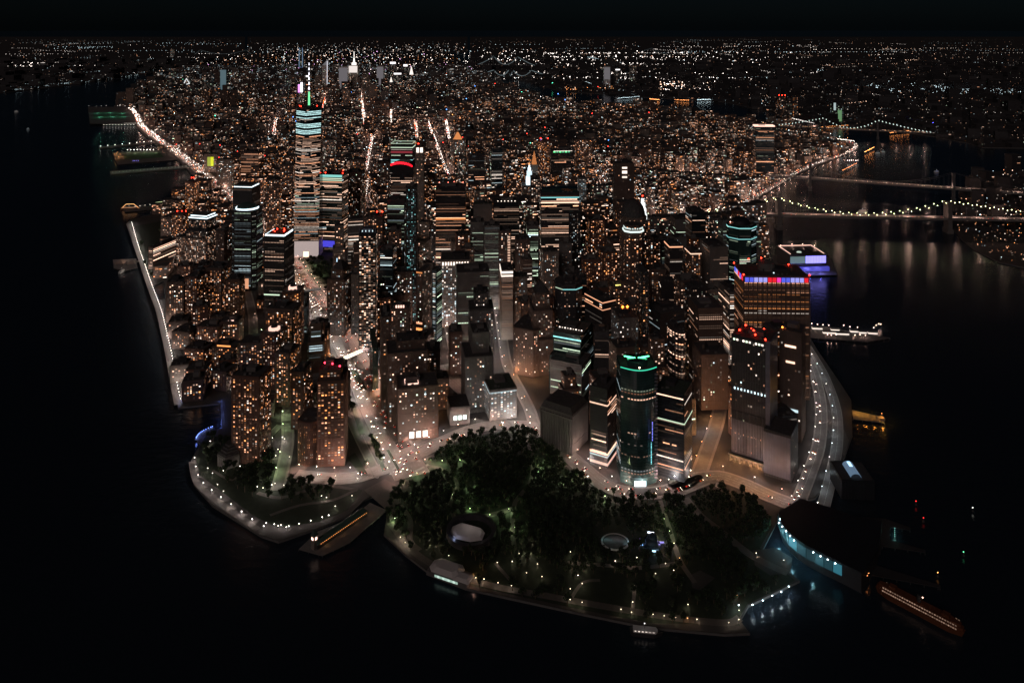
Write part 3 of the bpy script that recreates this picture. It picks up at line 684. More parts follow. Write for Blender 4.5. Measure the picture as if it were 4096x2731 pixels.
# behind the front row
t,w,d,h = tower('office_tower', 'curved dark tower with bands of narrow white strips behind the front row', 'office tower', 2668, 2752, 1330, 1650, d=44, a=20, st='officep', wall='dark', poly=lambda w, d: ell(w, d, 18), p_mul=.9)
t,w,d,h = tower('office_tower', 'wide tower with flat black roof and two pale lit rows behind the front row', 'office tower', 2590, 2740, 1255, 1560, d=55, a=20, st='darkt')
t,w,d,h = tower('office_tower', 'brown office slab with several short lit rows left of the narrow street canyon', 'office tower', 2775, 2885, 1235, 1560, d=55, a=3, st=('strip', .32, 3.9, 3.4, .7, .42, 'peach', (.3, 1.2), 'brown', 'h'))
t,w,d,h = tower('office_block', 'plain brown windowless-looking mass below the brown slab in the street canyon', 'office block', 2790, 2905, 1420, 1640, d=50, a=3, st='dim', wall='brown')
t,w,d,h = tower('office_tower', 'slim grey tower with bright pink-lit setback floors on the right side of the street canyon', 'office tower', 2898, 2952, 1170, 1480, d=60, a=4, st=('strip', .6, 4, 3.2, .85, .45, 'peach', (.5, 2), 'stone', 'h'))
t,w,d,h = tower('office_tower', 'grey frame-faced tower with a glowing top corner behind the multicoloured crown', 'office tower', 2818, 2905, 990, 1330, d=60, a=6, st='darkt', wall='stone')
t,w,d,h = tower('office_tower', 'eight-sided dark glass tower with two thin turquoise lit rings by the east river', 'office tower', 2915, 3028, 905, 1235, d=50, a=0, st='teal', wall='teal', poly=lambda w, d: chamf(w, d, w*.28), p_mul=1.2)
crown_ring(t, w, d, h-6, 1.8, TEAL, .8, sides=None, poly=chamf(w*1.01, d*1.01, w*.28), name='lit_ring'); crown_ring(t, w, d, h-30, 1.8, TEAL, .6, sides=None, poly=chamf(w*1.01, d*1.01, w*.28), name='lit_ring')
beacons(t, [(-w*.4,0,h+3),(-w*.3,0,h+3)], r=1.5, col=(8,3,2)); dome(t, w*.36, h, 14, WALL['black'], cy_=6)
t,w,d,h = tower('office_tower', 'black stepped block standing left of the octagonal east river tower', 'office tower', 2755, 2818, 850, 1150, d=50, a=4, st='darkt', wall='black')
t,w,d,h = tower('office_block', 'pale lit grid-fronted block beside the black stepped block', 'office block', 2692, 2755, 880, 1080, d=50, a=4, st='officeg', wall='stone')
t,w,d,h = tower('apartment_tower', 'warm brown tower with a bright setback ledge near the east side', 'apartment tower', 2752, 2800, 1010, 1330, d=40, a=4, st='resi')
crown_ring(t, w, d, h-4, 3, PEACH, 1.4)
t,w,d,h = tower('office_tower', 'dark tower with an L-shaped amber ledge left of the bright setback tower', 'office tower', 2668, 2726, 985, 1330, d=40, a=4, st='officep', wall='dark', p_mul=.6)
crown_ring(t, w, d, h-3, 2.4, WARM, 1.3)
# old towers in the middle
t,w,d,h = tower('skyscraper', 'slender stone tower with a glowing white tiered lantern and red tip', 'skyscraper', 2540, 2606, 885, 1330, d=34, a=6, st='resi', wall='brown', tiers=[(1.5,1.5,0,0,0,.6),(1.15,1.15,0,0,.6,.85),(.85,.85,0,0,.85,1)], roof='bare', p_mul=1.2)
for k, (rr_, z0, z1) in enumerate(((.42,0,10),(.33,12,22),(.24,24,33),(.13,34,42))):
    m = MB(); m.prism(ell(w*rr_*1.5, w*rr_*1.5, 8), h+z0, h+z1, 0, sc((.95,1,1), 2.4 if k else 1.4)); m.build('lantern_tier', [GLOWS], t, glow=True)
beacons(t, [(0,0,h+48)], r=2); mast(t, 0, 0, h+42, 8, .5)
t,w,d,h = tower('skyscraper', 'tall brown tower under a big black dome-shaped roof', 'skyscraper', 2482, 2588, 872, 1340, d=46, a=4, st='resi', wall='brown', p_mul=.7, roof='bare', poly=lambda w, d: chamf(w, d, w*.2))
dome(t, w*.5, h, 34, ROOF, name='dome')
t,w,d,h = tower('skyscraper', 'brown eight-sided tower with a ring of white crown lights just below the black dome', 'skyscraper', 2498, 2572, 905, 1400, d=34, a=4, st='resi', wall='brown', roof='bare', poly=lambda w, d: chamf(w, d, w*.28), tiers=[(1.5,1.4,0,0,0,.55),(1,1,0,0,.55,1)])
crown_ring(t, w, d, h-7, 2.5, (.85,1,.95), .9, sides=None, poly=chamf(w*1.02, w*1.0, w*.28)); crown_ring(t, w, d, h-13, 3.5, (.85,1,.95), 1.1, sides=None, poly=chamf(w*1.12, w*1.1, w*.28))
t,w,d,h = tower('skyscraper', 'dark stone tower with a steep pyramid roof in the middle of the skyline', 'skyscraper', 2266, 2322, 850, 1190, d=34, a=8, st=('scatter', .2, 3.8, 4, .5, .55, 'white', (.3, 1.6), 'stone', 'v'), wall='dark', roof='bare', tiers=[(1.4,1.4,0,0,0,.6),(1,1,0,0,.6,1)])
hip(t, w, d, h, 34, .06, COPPER); mast(t, 0, 0, h+33, 10, .5)
t,w,d,h = tower('skyscraper', 'broad slab office tower with a turquoise-lit roof floor and long white light strips', 'skyscraper', 2160, 2316, 772, 1190, d=34, a=2, st=('strip', .5, 3.9, 3.2, .93, .4, 'peach', (.4, 2.2), 'metal', 'h'), wall='dark')
crown_ring(t, w, d, h-12, 2.2, TEAL, .8, sides=(0,)); crown_ring(t, w, d, h-24, 2.6, PEACH, 1.8, sides=(0,), name='lit_floor')
panels(t, w*.9, -d*.3, h+1.5, 8, 2, 1.5, [sc(COOL,1.6),(.1,.2,.2),(.05,.05,.05)], name='roof_lamp')
m = MB(); m.box(-w*.47, w*.47, -d*.35, d*.35, h-.1, h+9, 0); m.build('roof_screen', [WALL['teal']], t)
t,w,d,h = tower('apartment_tower', 'pale lattice-lit tower peeking out right of the turquoise-roofed slab', 'apartment tower', 2312, 2346, 712, 1000, d=30, a=2, st=('scatter', .85, 4, 5, .75, .4, 'white', (.2, .8), 'stone', 'v'))
t,w,d,h = tower('office_tower', 'tall blank brown slab with stacked lit white panes right of the lattice tower', 'office tower', 2455, 2535, 655, 1000, d=40, a=2, st='dim', wall='brown', p_mul=.4)
panels(t, 8, -d/2-.6, h-12, 1, 14, 5, [sc(WHT,1.5)], name='window'); panels(t, 8, -d/2-.6, h-24, 1, 14, 8, [sc(WHT,1.6)], name='window'); panels(t, 8, -d/2-.6, h-38, 1, 14, 5, [sc(WHT,1.2)], name='window')
t,w,d,h = tower('office_tower', 'dark tower with a row of white work lights along its flat roof', 'office tower', 1972, 2078, 812, 1160, d=50, a=2, st=('strip', .45, 3.9, 3.3, .92, .4, 'peach', (.4, 2.2), 'dark', 'h'), wall='black')
panels(t, w*.8, -d*.3, h+2, 6, 1.8, 1.8, [sc(WHT,3)], name='roof_lamp')
t,w,d,h = tower('skyscraper', 'massive black steel office tower with broken amber light strips', 'skyscraper', 1742, 1864, 752, 1095, d=46, a=2, st='black', indiv=60, tiers=[(1,1,0,0,0,1)], p_mul=1.0)
beacons(t, [(-w*.4,0,h+9),(-w*.1,0,h+9),(w*.1,d*.2,h+9),(w*.4,0,h+9)], r=1.2, col=(6,1.2,.8))
crown_ring(t, w, d, h*.63, 2.0, AMB, 1.4, sides=(0,), name='lit_floor'); crown_ring(t, w, d, h*.19, 2.2, PEACH, 1.6, sides=(0,), name='lit_floor'); crown_ring(t, w, d, h*.28, 2, WHT, 1.2, sides=(0,), name='lit_floor')
t,w,d,h = tower('office_tower', 'blank grey tower face right of the massive black steel tower', 'office tower', 1893, 1968, 818, 1130, d=36, a=2, st='dim', wall='stone', p_mul=.2, roof='green')
t,w,d,h = tower('office_tower', 'grey tower with short pale strips under the blank grey face', 'office tower', 1880, 1935, 890, 1180, d=40, a=2, st='officeg', wall='stone', p_mul=.6)
t,w,d,h = tower('office_tower', 'tall grey tower with green-tinted rows and a bright left edge', 'office tower', 1935, 2000, 905, 1240, d=40, a=2, st='officeg', wall='stone')
t,w,d,h = tower('office_tower', 'brown pillared tower with one glowing vertical bay of rungs', 'office tower', 1992, 2045, 925, 1240, d=40, a=2, st='stoned', wall='brown')
m = MB(); 
for k in range(24): m.box(w*.22, w*.42, -d/2-.8, -d/2-.2, h*.15 + k*(h*.8)/24, h*.15 + (k+.55)*(h*.8)/24, 0, sc(PEACH,.8))
m.build('lit_rung', [GLOW], t, kind='stuff', glow=True)
t,w,d,h = tower('office_tower', 'tower with green-white office rows left of the broad slab tower', 'office tower', 2105, 2155, 905, 1200, d=40, a=2, st=('strip', .7, 3.9, 3.4, .8, .45, 'green', (.5, 2), 'stone', 'h'))
t,w,d,h = tower('office_tower', 'narrow dark tower with columns of lit window pairs behind the skyline middle', 'office tower', 2122, 2160, 712, 1010, d=36, a=2, st=('scatter', .6, 4, 6, .6, .5, 'peach', (.5, 2), 'dark', 'v'))
t,w,d,h = tower('office_tower', 'white-topped striped grey tower with a wide bright cap', 'office tower', 1998, 2052, 1082, 1360, d=50, a=5, st=('strip', .95, 3.9, 60, .96, .3, 'dim', (.18, .3), 'beige', 'h'), wall='beige')
crown_ring(t, w, d, h-6, 4, WHT, 1.7, sides=(0,3)); crown_ring(t, w, d, h-13, 4, WHT, 1.2, sides=(0,3))
t,w,d,h = tower('office_tower', 'stepped dark tower with two rows of small lit windows and a curved foot block', 'office tower', 2118, 2210, 1180, 1500, d=46, a=8, st='stoned', wall='brown', tiers=[(1.25,1.2,0,0,0,.45),(1,1,0,0,.45,.8),(.75,.75,0,0,.8,1)], p_mul=.9, roof='bare')
hip(t, w*.7, d*.7, h, 16, .2)
t,w,d,h = tower('office_block', 'curved brown stone block glowing orange at its foot beside the avenue', 'office block', 2045, 2205, 1325, 1512, d=70, a=-22, st=('scatter', .2, 3.9, 3.6, .5, .5, 'peach', (.5, 2), 'brown', 'v'), poly=lambda w, d: chamf(w, d, w*.15), wall='brown', indiv=50)
t,w,d,h = tower('office_block', 'large grey-green glass block with a turquoise strip near its roof', 'office block', 2212, 2380, 1345, 1560, d=64, a=-24, st='officeg', wall='teal', tiers=[(1.05,1.3,0,-.1,0,.62),(1,1,0,0,.62,1)], indiv=50)
crown_ring(t, w, d, h-9, 2, TEAL, 1.2, sides=(0,), name='lit_floor'); panels(t, w*.9, -d*.2, h+2, 9, 2, 1.6, [sc(WHT,3),sc(WHT,1)], name='roof_lamp')
t,w,d,h = tower('office_block', 'wide low office block with long thin pale-green rows in front of the turquoise-striped block', 'office block', 2200, 2372, 1462, 1600, d=50, a=-24, st=('strip', .3, 3.9, 3.2, .95, .35, 'green', (.15, 1.3), 'stone', 'h'), wall='stone')
t,w,d,h = tower('office_tower', 'eight-sided dark tower with a thin turquoise and yellow light ring', 'office tower', 2222, 2328, 1140, 1470, d=50, a=0, st='dim', wall='dark', poly=lambda w, d: chamf(w, d, w*.26), p_mul=1.2)
crown_ring(t, w, d, h-9, 1.6, TEAL, .7, sides=(0,1), poly=chamf(w*1.01, d*1.01, w*.26), name='lit_ring'); crown_ring(t, w, d, h-9, 1.6, GRN, .6, sides=(7,), poly=chamf(w*1.01, d*1.01, w*.26), name='lit_ring')
t,w,d,h = tower('office_tower', 'dark tower with two thin amber light lines wrapping its corner', 'office tower', 2345, 2462, 1205, 1500, d=55, a=30, st='darkt', wall='dark', p_mul=.5)
crown_ring(t, w, d, h-4, 1.6, WARM, 1.1, name='lit_ring'); crown_ring(t, w, d, h-17, 1.5, WARM, .9, name='lit_ring')
t,w,d,h = tower('office_tower', 'grey tower with dotted light columns behind the green-topped rounded tower', 'office tower', 2455, 2550, 1275, 1600, d=50, a=8, st=('scatter', .18, 3.9, 4, .5, .5, 'white', (.4, 1.8), 'stone', 'v'))
beacons(t, [(-w*.1,0,h+10),(w*.15,0,h+10)], r=2.6, col=(8,1.6,.2))
t,w,d,h = tower('apartment_tower', 'dark tower with amber dots along one edge right of the dotted grey tower', 'apartment tower', 2552, 2592, 1090, 1560, d=40, a=6, st='resi', wall='dark', p_mul=.6)
t,w,d,h = tower('museum', 'dark square beaux-arts custom house with a tall mansard roof at the park corner', 'museum', 2162, 2360, 1665, 1822, d=50, a=-33, st='dim', wall='stone', p_mul=.0, roof='bare')
hip(t, w, d, h, 9, .82, ROOF, name='mansard_roof')
m = MB()
for k in range(13): 
    x = -w/2 + (k+.5)*w/13; m.prism(ell(2, 2, 6, x, -d/2-1.8), 4, h-5, 0)
m.box(-w/2-1, w/2+1, -d/2-3, -d/2, h-5, h-3, 0); m.build('column', [WALL['stone']], t, kind='stuff')
for u_, v_ in ((2060,1500),(2090,1515),(2125,1525),(2165,1530),(2052,1470)): add_light(*G(u_, v_), 9, LSOD, 5000, .5)
# west of the avenue head
t,w,d,h = tower('office_block', 'square stone block with a full grid of pale bluish lit windows facing the park', 'office block', 1928, 2068, 1562, 1682, d=52, a=14, st=('scatter', .93, 3.7, 5.2, .62, .58, 'white', (.35, 1.0), 'stone', 'v'), wall='stone', indiv=200, roof='green')
crown_ring(t, w, d, h-5, 1.2, COOL, .7, sides=(0,3))
t,w,d,h = tower('office_tower', 'dark stepped stone tower with few lit windows behind the pale-windowed square block', 'office tower', 1838, 1975, 1350, 1640, d=60, a=10, st='stoned', wall='stone', tiers=[(1,1,0,0,0,.72),(.6,.7,.1,.1,.72,1)], p_mul=.8)
t,w,d,h = tower('office_tower', 'dark tower with stepped shoulders and a rounded cap behind the stepped stone tower', 'office tower', 1870, 1975, 1180, 1480, d=50, a=6, st='stoned', wall='dark', tiers=[(1,1,0,0,0,.8),(.6,.6,0,0,.8,1)])
t,w,d,h = tower('office_tower', 'dark-roofed tower with green-white strips on a grey side wall', 'office tower', 1818, 1960, 1092, 1400, d=56, a=6, st=('strip', .25, 3.9, 3.3, .8, .5, 'green', (.3, 1.6), 'stone', 'h'), wall='stone')
t,w,d,h = tower('office_block', 'wide stone block with a bright arcade of arched lights under its roof edge', 'office block', 1758, 1882, 1042, 1310, d=60, a=4, st=('scatter', .4, 4, 4.4, .6, .6, 'white', (.4, 2), 'stone', 'v'), wall='beige')
panels(t, w*.95, -d/2-.6, h-7, 10, w*.05, 7, [sc(WHT,1.8)], name='arched_light')
t,w,d,h = tower('skyscraper', 'very thin cyan-white glass tower glowing between darker neighbours', 'skyscraper', 1728, 1765, 1082, 1385, d=26, a=-20, st=('strip', .85, 3.6, 3.0, .8, .5, 'cool', (.25, 1.3), 'glass', 'h'), wall='glass')
t,w,d,h = tower('office_tower', 'dark-topped brown tower with an orange-lit base on the canyon corner', 'office tower', 1668, 1722, 1085, 1345, d=44, a=-20, st='stone', wall='brown', p_mul=.8)
crown_ring(t, w, d, h-5, 3, AMB, .7, sides=(0,3)); crown_ring(t, w, d, 10, 6, AMB, 2.2, sides=(0,3), name='lit_floor'); crown_ring(t, w, d, 24, 4, WARM, 1.1, sides=(0,3), name='lit_floor')
t,w,d,h = tower('skyscraper', 'pencil-thin dark tower with cyan light columns beside the beige landmark tower', 'skyscraper', 1622, 1668, 748, 1290, d=34, a=4, st=('scatter', .5, 4, 3.2, .5, .5, 'teal', (.15, .9), 'dark', 'v'), wall='dark')
t,w,d,h = tower('skyscraper', 'very tall beige limestone tower with two gold-lit roof arches', 'skyscraper', 1660, 1697, 588, 1120, d=34, a=4, st='resib', wall='beige', p_mul=.35)
panels(t, w*.9, -d/2-.6, h-8, 2, w*.3, 12, [sc(WHT,2)], name='arched_light'); beacons(t, [(-w*.2,0,h+5)], r=2)
t,w,d,h = tower('skyscraper', 'glass tower with a wide red arched top and bright white office floors', 'skyscraper', 1560, 1661, 672, 1090, d=44, a=-3, st=('strip', .85, 3.9, 3.2, .93, .5, 'peach', (.4, 1.8), 'dark', 'h'), wall='black', roof='bare', pmuls=[.5,1.25,.1], tiers=[(.98,1,0,0,0,.62),(.92,.95,0,0,.62,.93),(1,1,0,0,.93,1)])
m = MB(); N = 14
for k in range(N):
    a0, a1 = pi*k/N, pi*(k+1)/N; m.face([(w/2*cos(a1), -d/2, h+14*sin(a1)), (w/2*cos(a0), -d/2, h+14*sin(a0)), (w/2*cos(a0), d/2, h+14*sin(a0)), (w/2*cos(a1), d/2, h+14*sin(a1))], 0)
    m.face([(w/2*cos(a0), -d/2, h), (w/2*cos(a0), -d/2, h+14*sin(a0)), (w/2*cos(a1), -d/2, h+14*sin(a1)), (w/2*cos(a1), -d/2, h)], 0)
m.build('arched_roof', [WALL['black']], t)
m = MB()
for k in range(2, N-2):
    a0, a1 = pi*k/N, pi*(k+1)/N; m.prism([(w/2*cos(a1), -d/2-1), (w/2*cos(a0), -d/2-1), (w/2*cos(a0), -d/2), (w/2*cos(a1), -d/2)], h+12.5*sin(a0)-3, h+14*sin(a0)+1, 0, (2.4,.02,.05))
m.build('red_roof_light', [GLOWS], t, glow=True)
t,w,d,h = tower('skyscraper', 'glass tower with a pale green-lit roof frame and turquoise floors behind the red arched one', 'skyscraper', 1566, 1656, 588, 1030, d=44, a=-3, st=('strip', .3, 4, 3.2, .9, .4, 'green', (.2, 1.2), 'teal', 'h'), wall='dark', roof='bare')
crown_ring(t, w, d, h-3, 2, GRN, .9, sides=None); crown_ring(t, w, d, h+8, 1.5, GRN, .6, sides=None, name='roof_frame')
for k in range(5): crown_ring(t, w, d, h-38-k*6, 3, TEAL, .9, sides=(0,), name='lit_floor')
crown_ring(t, w, d, h-17, 5, (1,.1,.15), .25, sides=(0,), name='lit_floor')
t,w,d,h = tower('office_tower', 'dark tower with pale green rows standing below the red arched tower', 'office tower', 1550, 1625, 800, 1150, d=40, a=-3, st=('strip', .45, 3.9, 3.3, .9, .42, 'green', (.3, 1.6), 'dark', 'h'))
t,w,d,h = tower('skyscraper', 'tall thin residential glass tower full of bright irregular windows with a dark crown', 'skyscraper', 1434, 1506, 935, 1405, d=30, a=4, st=('scatter', .42, 3.6, 4.4, .8, .55, 'peach', (.4, 2.4), 'glass', 'h'), wall='black', indiv=90, roof='bare')
m = MB()
for s_ in (-1, 1): m.box(s_*w*.46-1, s_*w*.46+1, -d/2, -d/2+2, h, h+10, 0)
m.box(-w*.3, w*.3, -d*.3, d*.3, h-.1, h+8, 0); m.build('crown_frame', [WALL['metal']], t)
panels(t, w*.8, -d*.38, h+4, 4, 1.4, 3, [sc(COOL,1.2)], name='roof_lamp')
t,w,d,h = tower('apartment_tower', 'brown tower with two red beacons just behind the tall thin residential tower', 'apartment tower', 1462, 1535, 870, 1200, d=40, a=4, st='resi', p_mul=.8)
beacons(t, [(w*.1,0,h+8),(w*.4,0,h+8)], r=2)
t,w,d,h = tower('office_block', 'mid-height block with one glowing band of lit windows and dark roof near the memorial', 'office block', 1455, 1530, 872, 1060, d=50, a=-6, st=('strip', .9, 3.9, 4, .5, .5, 'amber', (.4, 1.4), 'brown', 'v'))
t,w,d,h = tower('skyscraper', 'glass tower with turquoise lit top band and blue-lit foot beside the tallest spire', 'skyscraper', 1284, 1382, 700, 1010, d=46, a=-8, st=('strip', .5, 3.9, 3.2, .9, .42, 'mixed', (.3, 1.7), 'teal', 'h'), wall='teal', indiv=60)
crown_ring(t, w, d, h-7, 6.5, (.35,.95,.85), .75, sides=(0,3)); crown_ring(t, w, d, 14, 17, (.10,.09,1), .7, sides=(0,), name='blue_screen'); crown_ring(t, w, d, 14, 17, (.10,.09,1), .35, sides=(3,), name='blue_screen')
beacons(t, [(-w*.3,-d*.4,h+4),(w*.5,-d*.4,h+4),(0,d*.4,h+4),(w*.3,d*.4,h+4)], r=1.8)
for k in range(3): crown_ring(t, w, d, h-12-k*5, 2.4, GRN if k < 2 else WARM, .9, sides=(0,3), name='lit_floor')
t,w,d,h = tower('office_tower', 'dark brown slab right of the turquoise-banded tower', 'office tower', 1384, 1452, 690, 960, d=44, a=-6, st='stoned', p_mul=.8)
t,w,d,h = tower('telephone_building', 'brown art deco block with stepped dark pyramid crown beside the memorial trees', 'office block', 1312, 1400, 1085, 1345, d=46, a=-10, st='stoned', wall='brown', tiers=[(1,1,0,0,0,.86),(.7,.7,0,0,.86,1)], roof='bare', p_mul=1.2)
hip(t, w*.7, d*.7, h, 14, .3); mast(t, -w*.2, 0, h+10, 8, .5, (.5,.8,1), 3)
# the tallest tower
vb, ul, ur = 1030, 1180, 1281; Y0 = Yof(vb); W0 = (ur-ul)*Y0/F; hh = H*(1-(440-YH)/(vb-YH)); xc = ((ul+ur)/2-UC)*(Y0+20)/F
t = empty('skyscraper', (xc, Y0+W0/2, 0), radians(2)); tag(t, 'tallest glass tower with chamfered corners, cyan-lit upper floors and a banded white and green spire', 'skyscraper')
heroes.append((xc, Y0+W0/2, W0*.7, ul, ur, 430, vb, 'spired tallest tower', .8, W0, W0, 0))
zb = 46; w = W0*.98
def oct_at(f):   # square that twists into a square turned by 45 degrees
    a = w/2; b = a*.70; out = []
    sq = [(-a,-a),(a,-a),(a,a),(-a,a)]; mid = [(0,-a),(a,0),(0,a),(-a,0)]
    for i in range(4):
        j = (i+1) % 4; P, Q, M_ = sq[i], sq[j], mid[i]
        c = .5*f
        out.append((P[0]+(Q[0]-P[0])*c*.96, P[1]+(Q[1]-P[1])*c*.96)); out.append((Q[0]+(P[0]-Q[0])*c*.96, Q[1]+(P[1]-Q[1])*c*.96))
    k = 1 - .0*f
    return [(x*k, y*k) for x, y in out]
m = MB(); N = 8
for k in range(N): m.frus(oct_at(k/N), zb+(hh-zb)*k/N, oct_at((k+1)/N), zb+(hh-zb)*(k+1)/N, 0, cap=(k == N-1))
m.build('facade', [WALL['glass']], t)
m = MB(); m.prism(rect(w*1.03, w*1.03), 0, zb, 0); m.build('podium', [WALL['white']], t)
m = MB(); m.box(-7, 7, -w*.515-1, -w*.515, 2, 16, 0, sc(PEACH,2.6)); m.build('entrance_light', [GLOWS], t, glow=True)
m = MB(); m.box(-w*.5, w*.5, -w*.515-.5, -w*.515, 17, zb-2, 0, sc((1,.8,.76), .42)); m.box(-w*.5, -8, -w*.515-.5, -w*.515, 3, 17, 0, sc((1,.8,.76), .42)); m.box(8, w*.5, -w*.515-.5, -w*.515, 3, 17, 0, sc((1,.8,.76), .42)); m.build('podium_screen', [GLOWS], t, glow=True)
wins = []; stw = ('strip', .38, 4, 3.0, .93, .4, 'mixed', (.2, 1.5), 'glass', 'h')
nfl = int((hh-zb)/4.2)
for k in range(nfl):
    f = (k+.5)/nfl; P = oct_at(f); z = zb+(hh-zb)*f; u_ = 1-f
    top = (.93 < f < .985) or (.80 < f < .90)
    dark = .40 < f < .50 or .90 < f < .93
    pr = 1 if top else (.1 if dark else R.choice((.1,.1,.35,.7,.9)) if f > .3 else R.choice((.3,.5,.9,.9)))
    c0 = (.6,.95,.95) if top else pick('peach' if f > .4 else 'mixed'); b0 = 1.1 if top else bri(.25, 1.5)
    if top and k % 4 == 3: continue
    for e in (7, 0, 1):
        A, B = P[e], P[(e+1) % 8]; L = hypot(B[0]-A[0], B[1]-A[1]); nn = int(L/3)
        if L < 4: continue
        nx, ny = (B[1]-A[1])/L*.25, -(B[0]-A[0])/L*.25; on = True
        for q in range(nn):
            if R.random() < .15: on = R.random() < pr
            if not (on or top): continue
            a_, b_ = (q+.05)/nn, (q+.95)/nn; hw = 1.2 if top else .9
            wins.append(([(A[0]+(B[0]-A[0])*a_+nx, A[1]+(B[1]-A[1])*a_+ny, z-hw), (A[0]+(B[0]-A[0])*b_+nx, A[1]+(B[1]-A[1])*b_+ny, z-hw), (A[0]+(B[0]-A[0])*b_+nx, A[1]+(B[1]-A[1])*b_+ny, z+hw), (A[0]+(B[0]-A[0])*a_+nx, A[1]+(B[1]-A[1])*a_+ny, z+hw)], sc(c0, b0*(.7+.6*R.random()))))
m = MB()
for q, c in wins: m.face(q, 0, c)
m.build('lit_window', [GLOW], t, kind='stuff', glow=True)
m = MB(); m.prism(oct_at(1), hh, hh+6, 0, cap=False); m.box(-8, 8, -8, 8, hh-.2, hh+9, 0); m.build('roof', [ROOF], t)
tip = H - (252-YH)*(Y0+20)/F
m = MB(); zs = hh+6; n_ = 9
for k in range(n_):
    za, zb_ = zs+(tip-zs)*k/n_, zs+(tip-zs)*(k+1)/n_; r_ = 3.2*(1-k/n_*.75)
    g_ = (.25,1.1,.5) if k < 3 else (1.5,1.5,1.7)
    if k >= 3: m.frus(ell(r_*.6, r_*.6, 6), za, ell(r_*.6, r_*.6, 6), za+(zb_-za)*.45, 0, (.15,.15,.2)); m.frus(ell(r_*2.2, r_*2.2, 6), za+(zb_-za)*.45, ell(r_*.9, r_*.9, 6), zb_, 0, sc(g_, 1.5))
    else: m.frus(ell(r_*2, r_*2, 6), za, ell(r_*1.7, r_*1.7, 6), zb_, 0, g_)
m.build('spire', [GLOW], t, glow=True)
beacons(t, [(-w*.35,-w*.1,hh+8),(w*.35,-w*.1,hh+8),(-w*.25,-w*.3,hh+8),(0,0,hh+11)], r=1.6)
# river-side office towers with lit crowns
t,w,d,h = tower('office_tower', 'riverside tower with a stepped white-outlined mastaba crown', 'office tower', 745, 858, 880, 1085, d=50, a=-14, st=('scatter', .5, 3.9, 3.4, .7, .5, 'peach', (.3, 1.5), 'stone', 'v'), wall='dark', roof='bare', tiers=[(1,1,0,0,0,.8),(.88,.88,0,0,.8,1)])
for k, (s_, z_) in enumerate(((.86, h),(.74, h+5))):
    m = MB(); m.prism(rect(w*s_, d*s_), z_-.1, z_+5, 0); m.build('crown_step', [WALL['stone']], t); crown_ring(t, w*s_, d*s_, z_+1, 2.4, LCOOL, 2.2, sides=(0,1), name='crown_light')
t,w,d,h = tower('office_tower', 'riverside tower with an angular open white light crown behind the arc-crowned tower', 'office tower', 936, 1024, 752, 1060, d=50, a=-6, st='darkt', wall='dark', roof='bare')
crown_ring(t, w*.9, d*.9, h, 2.6, LCOOL, 2.4, sides=(0,1,3), name='crown_light'); m = MB(); m.prism(rect(w*.86, d*.86), h-.1, h+7, 0); m.build('crown_step', [ROOF], t)
t,w,d,h = tower('office_tower', 'riverside tower with a bright curved white arc around its dome', 'office tower', 928, 1036, 845, 1165, d=54, a=-4, st=('strip', .5, 3.9, 3.3, .7, .42, 'green', (.25, 1.2), 'stone', 'v'), wall='dark', roof='bare', poly=lambda w, d: chamf(w, d, w*.15))
dome(t, w*.42, h, 15, COPPER); P = ell(w*.86, w*.86, 24); crown_ring(t, w, d, h+.5, 3.6, LCOOL, 2.6, sides=tuple(list(range(0, 7)) + list(range(17, 24))), poly=P, name='crown_light')
crown_ring(t, w, d, 6, 24, WARM, .8, sides=(0,), name='lit_atrium', poly=rect(w*.5, d*1.04))
t,w,d,h = tower('office_tower', 'riverside tower with a flat roof boxed by white light bars and six red beacons', 'office tower', 1062, 1158, 948, 1270, d=52, a=-6, st=('strip', .4, 3.9, 3.3, .7, .42, 'peach', (.25, 1.4), 'stone', 'v'), wall='dark', roof='bare')
crown_ring(t, w*.9, d*.9, h+.5, 3.4, LCOOL, 2.6, sides=(0,1,3), name='crown_light'); m = MB(); m.prism(rect(w*.86, d*.86), h-.1, h+4, 0); m.build('crown_step', [ROOF], t)
beacons(t, [(-w*.25,-d*.1,h+8),(-w*.15,d*.1,h+8),(-w*.1,-d*.25,h+8),(w*.15,d*.2,h+8),(w*.25,0,h+8),(w*.3,-d*.15,h+8)], r=1.7)
crown_ring(t, w, d, h*.27, 2.6, GRN, 1.0, sides=(0,), name='lit_floor')
t,w,d,h = tower('office_block', 'broad riverside office block with gridded lit floors under the mastaba-crowned tower', 'office block', 700, 860, 955, 1085, d=60, a=-14, st=('scatter', .75, 3.9, 3.6, .7, .5, 'peach', (.3, 1.5), 'brown', 'v'), roof='plain')
t,w,d,h = tower('office_block', 'riverside block with four bright lit floors at the edge of the lawn park', 'office block', 610, 665, 990, 1078, d=90, a=-14, st=('strip', .8, 4.2, 3.4, .8, .5, 'peach', (.6, 2.2), 'brown', 'h'))
t,w,d,h = tower('ferry_hall', 'long low glowing hall with a row of bright amber bays beside the marina', 'hall', 715, 885, 1052, 1082, d=26, a=-2, st='dim', wall='stone', roof='bare')
panels(t, w*.95, -d/2-.6, h*.5, 10, w*.075, h*.5, [sc(PEACH,2.2), sc(PEACH,1.8)], name='window'); panels(t, w*.55, -d/2-5, 2.5, 12, w*.04, 2, [sc(WARM,3)], name='window')
t,w,d,h = tower('glass_atrium', 'low glass-roofed hall glowing violet-blue between the crowned riverside towers', 'hall', 845, 915, 1005, 1060, d=60, a=-20, st='dim', wall='glass', roof='bare', p_mul=0)
m = MB()
for i in range(3):
    for j in range(3): m.box(-w/2+w*(i+.06)/3, -w/2+w*(i+.94)/3, -d/2+d*(j+.06)/3, -d/2+d*(j+.94)/3, h, h+1.2, 0, (.55,.5,1.3))
m.build('lit_roof_pane', [GLOWS], t, glow=True, kind='stuff')
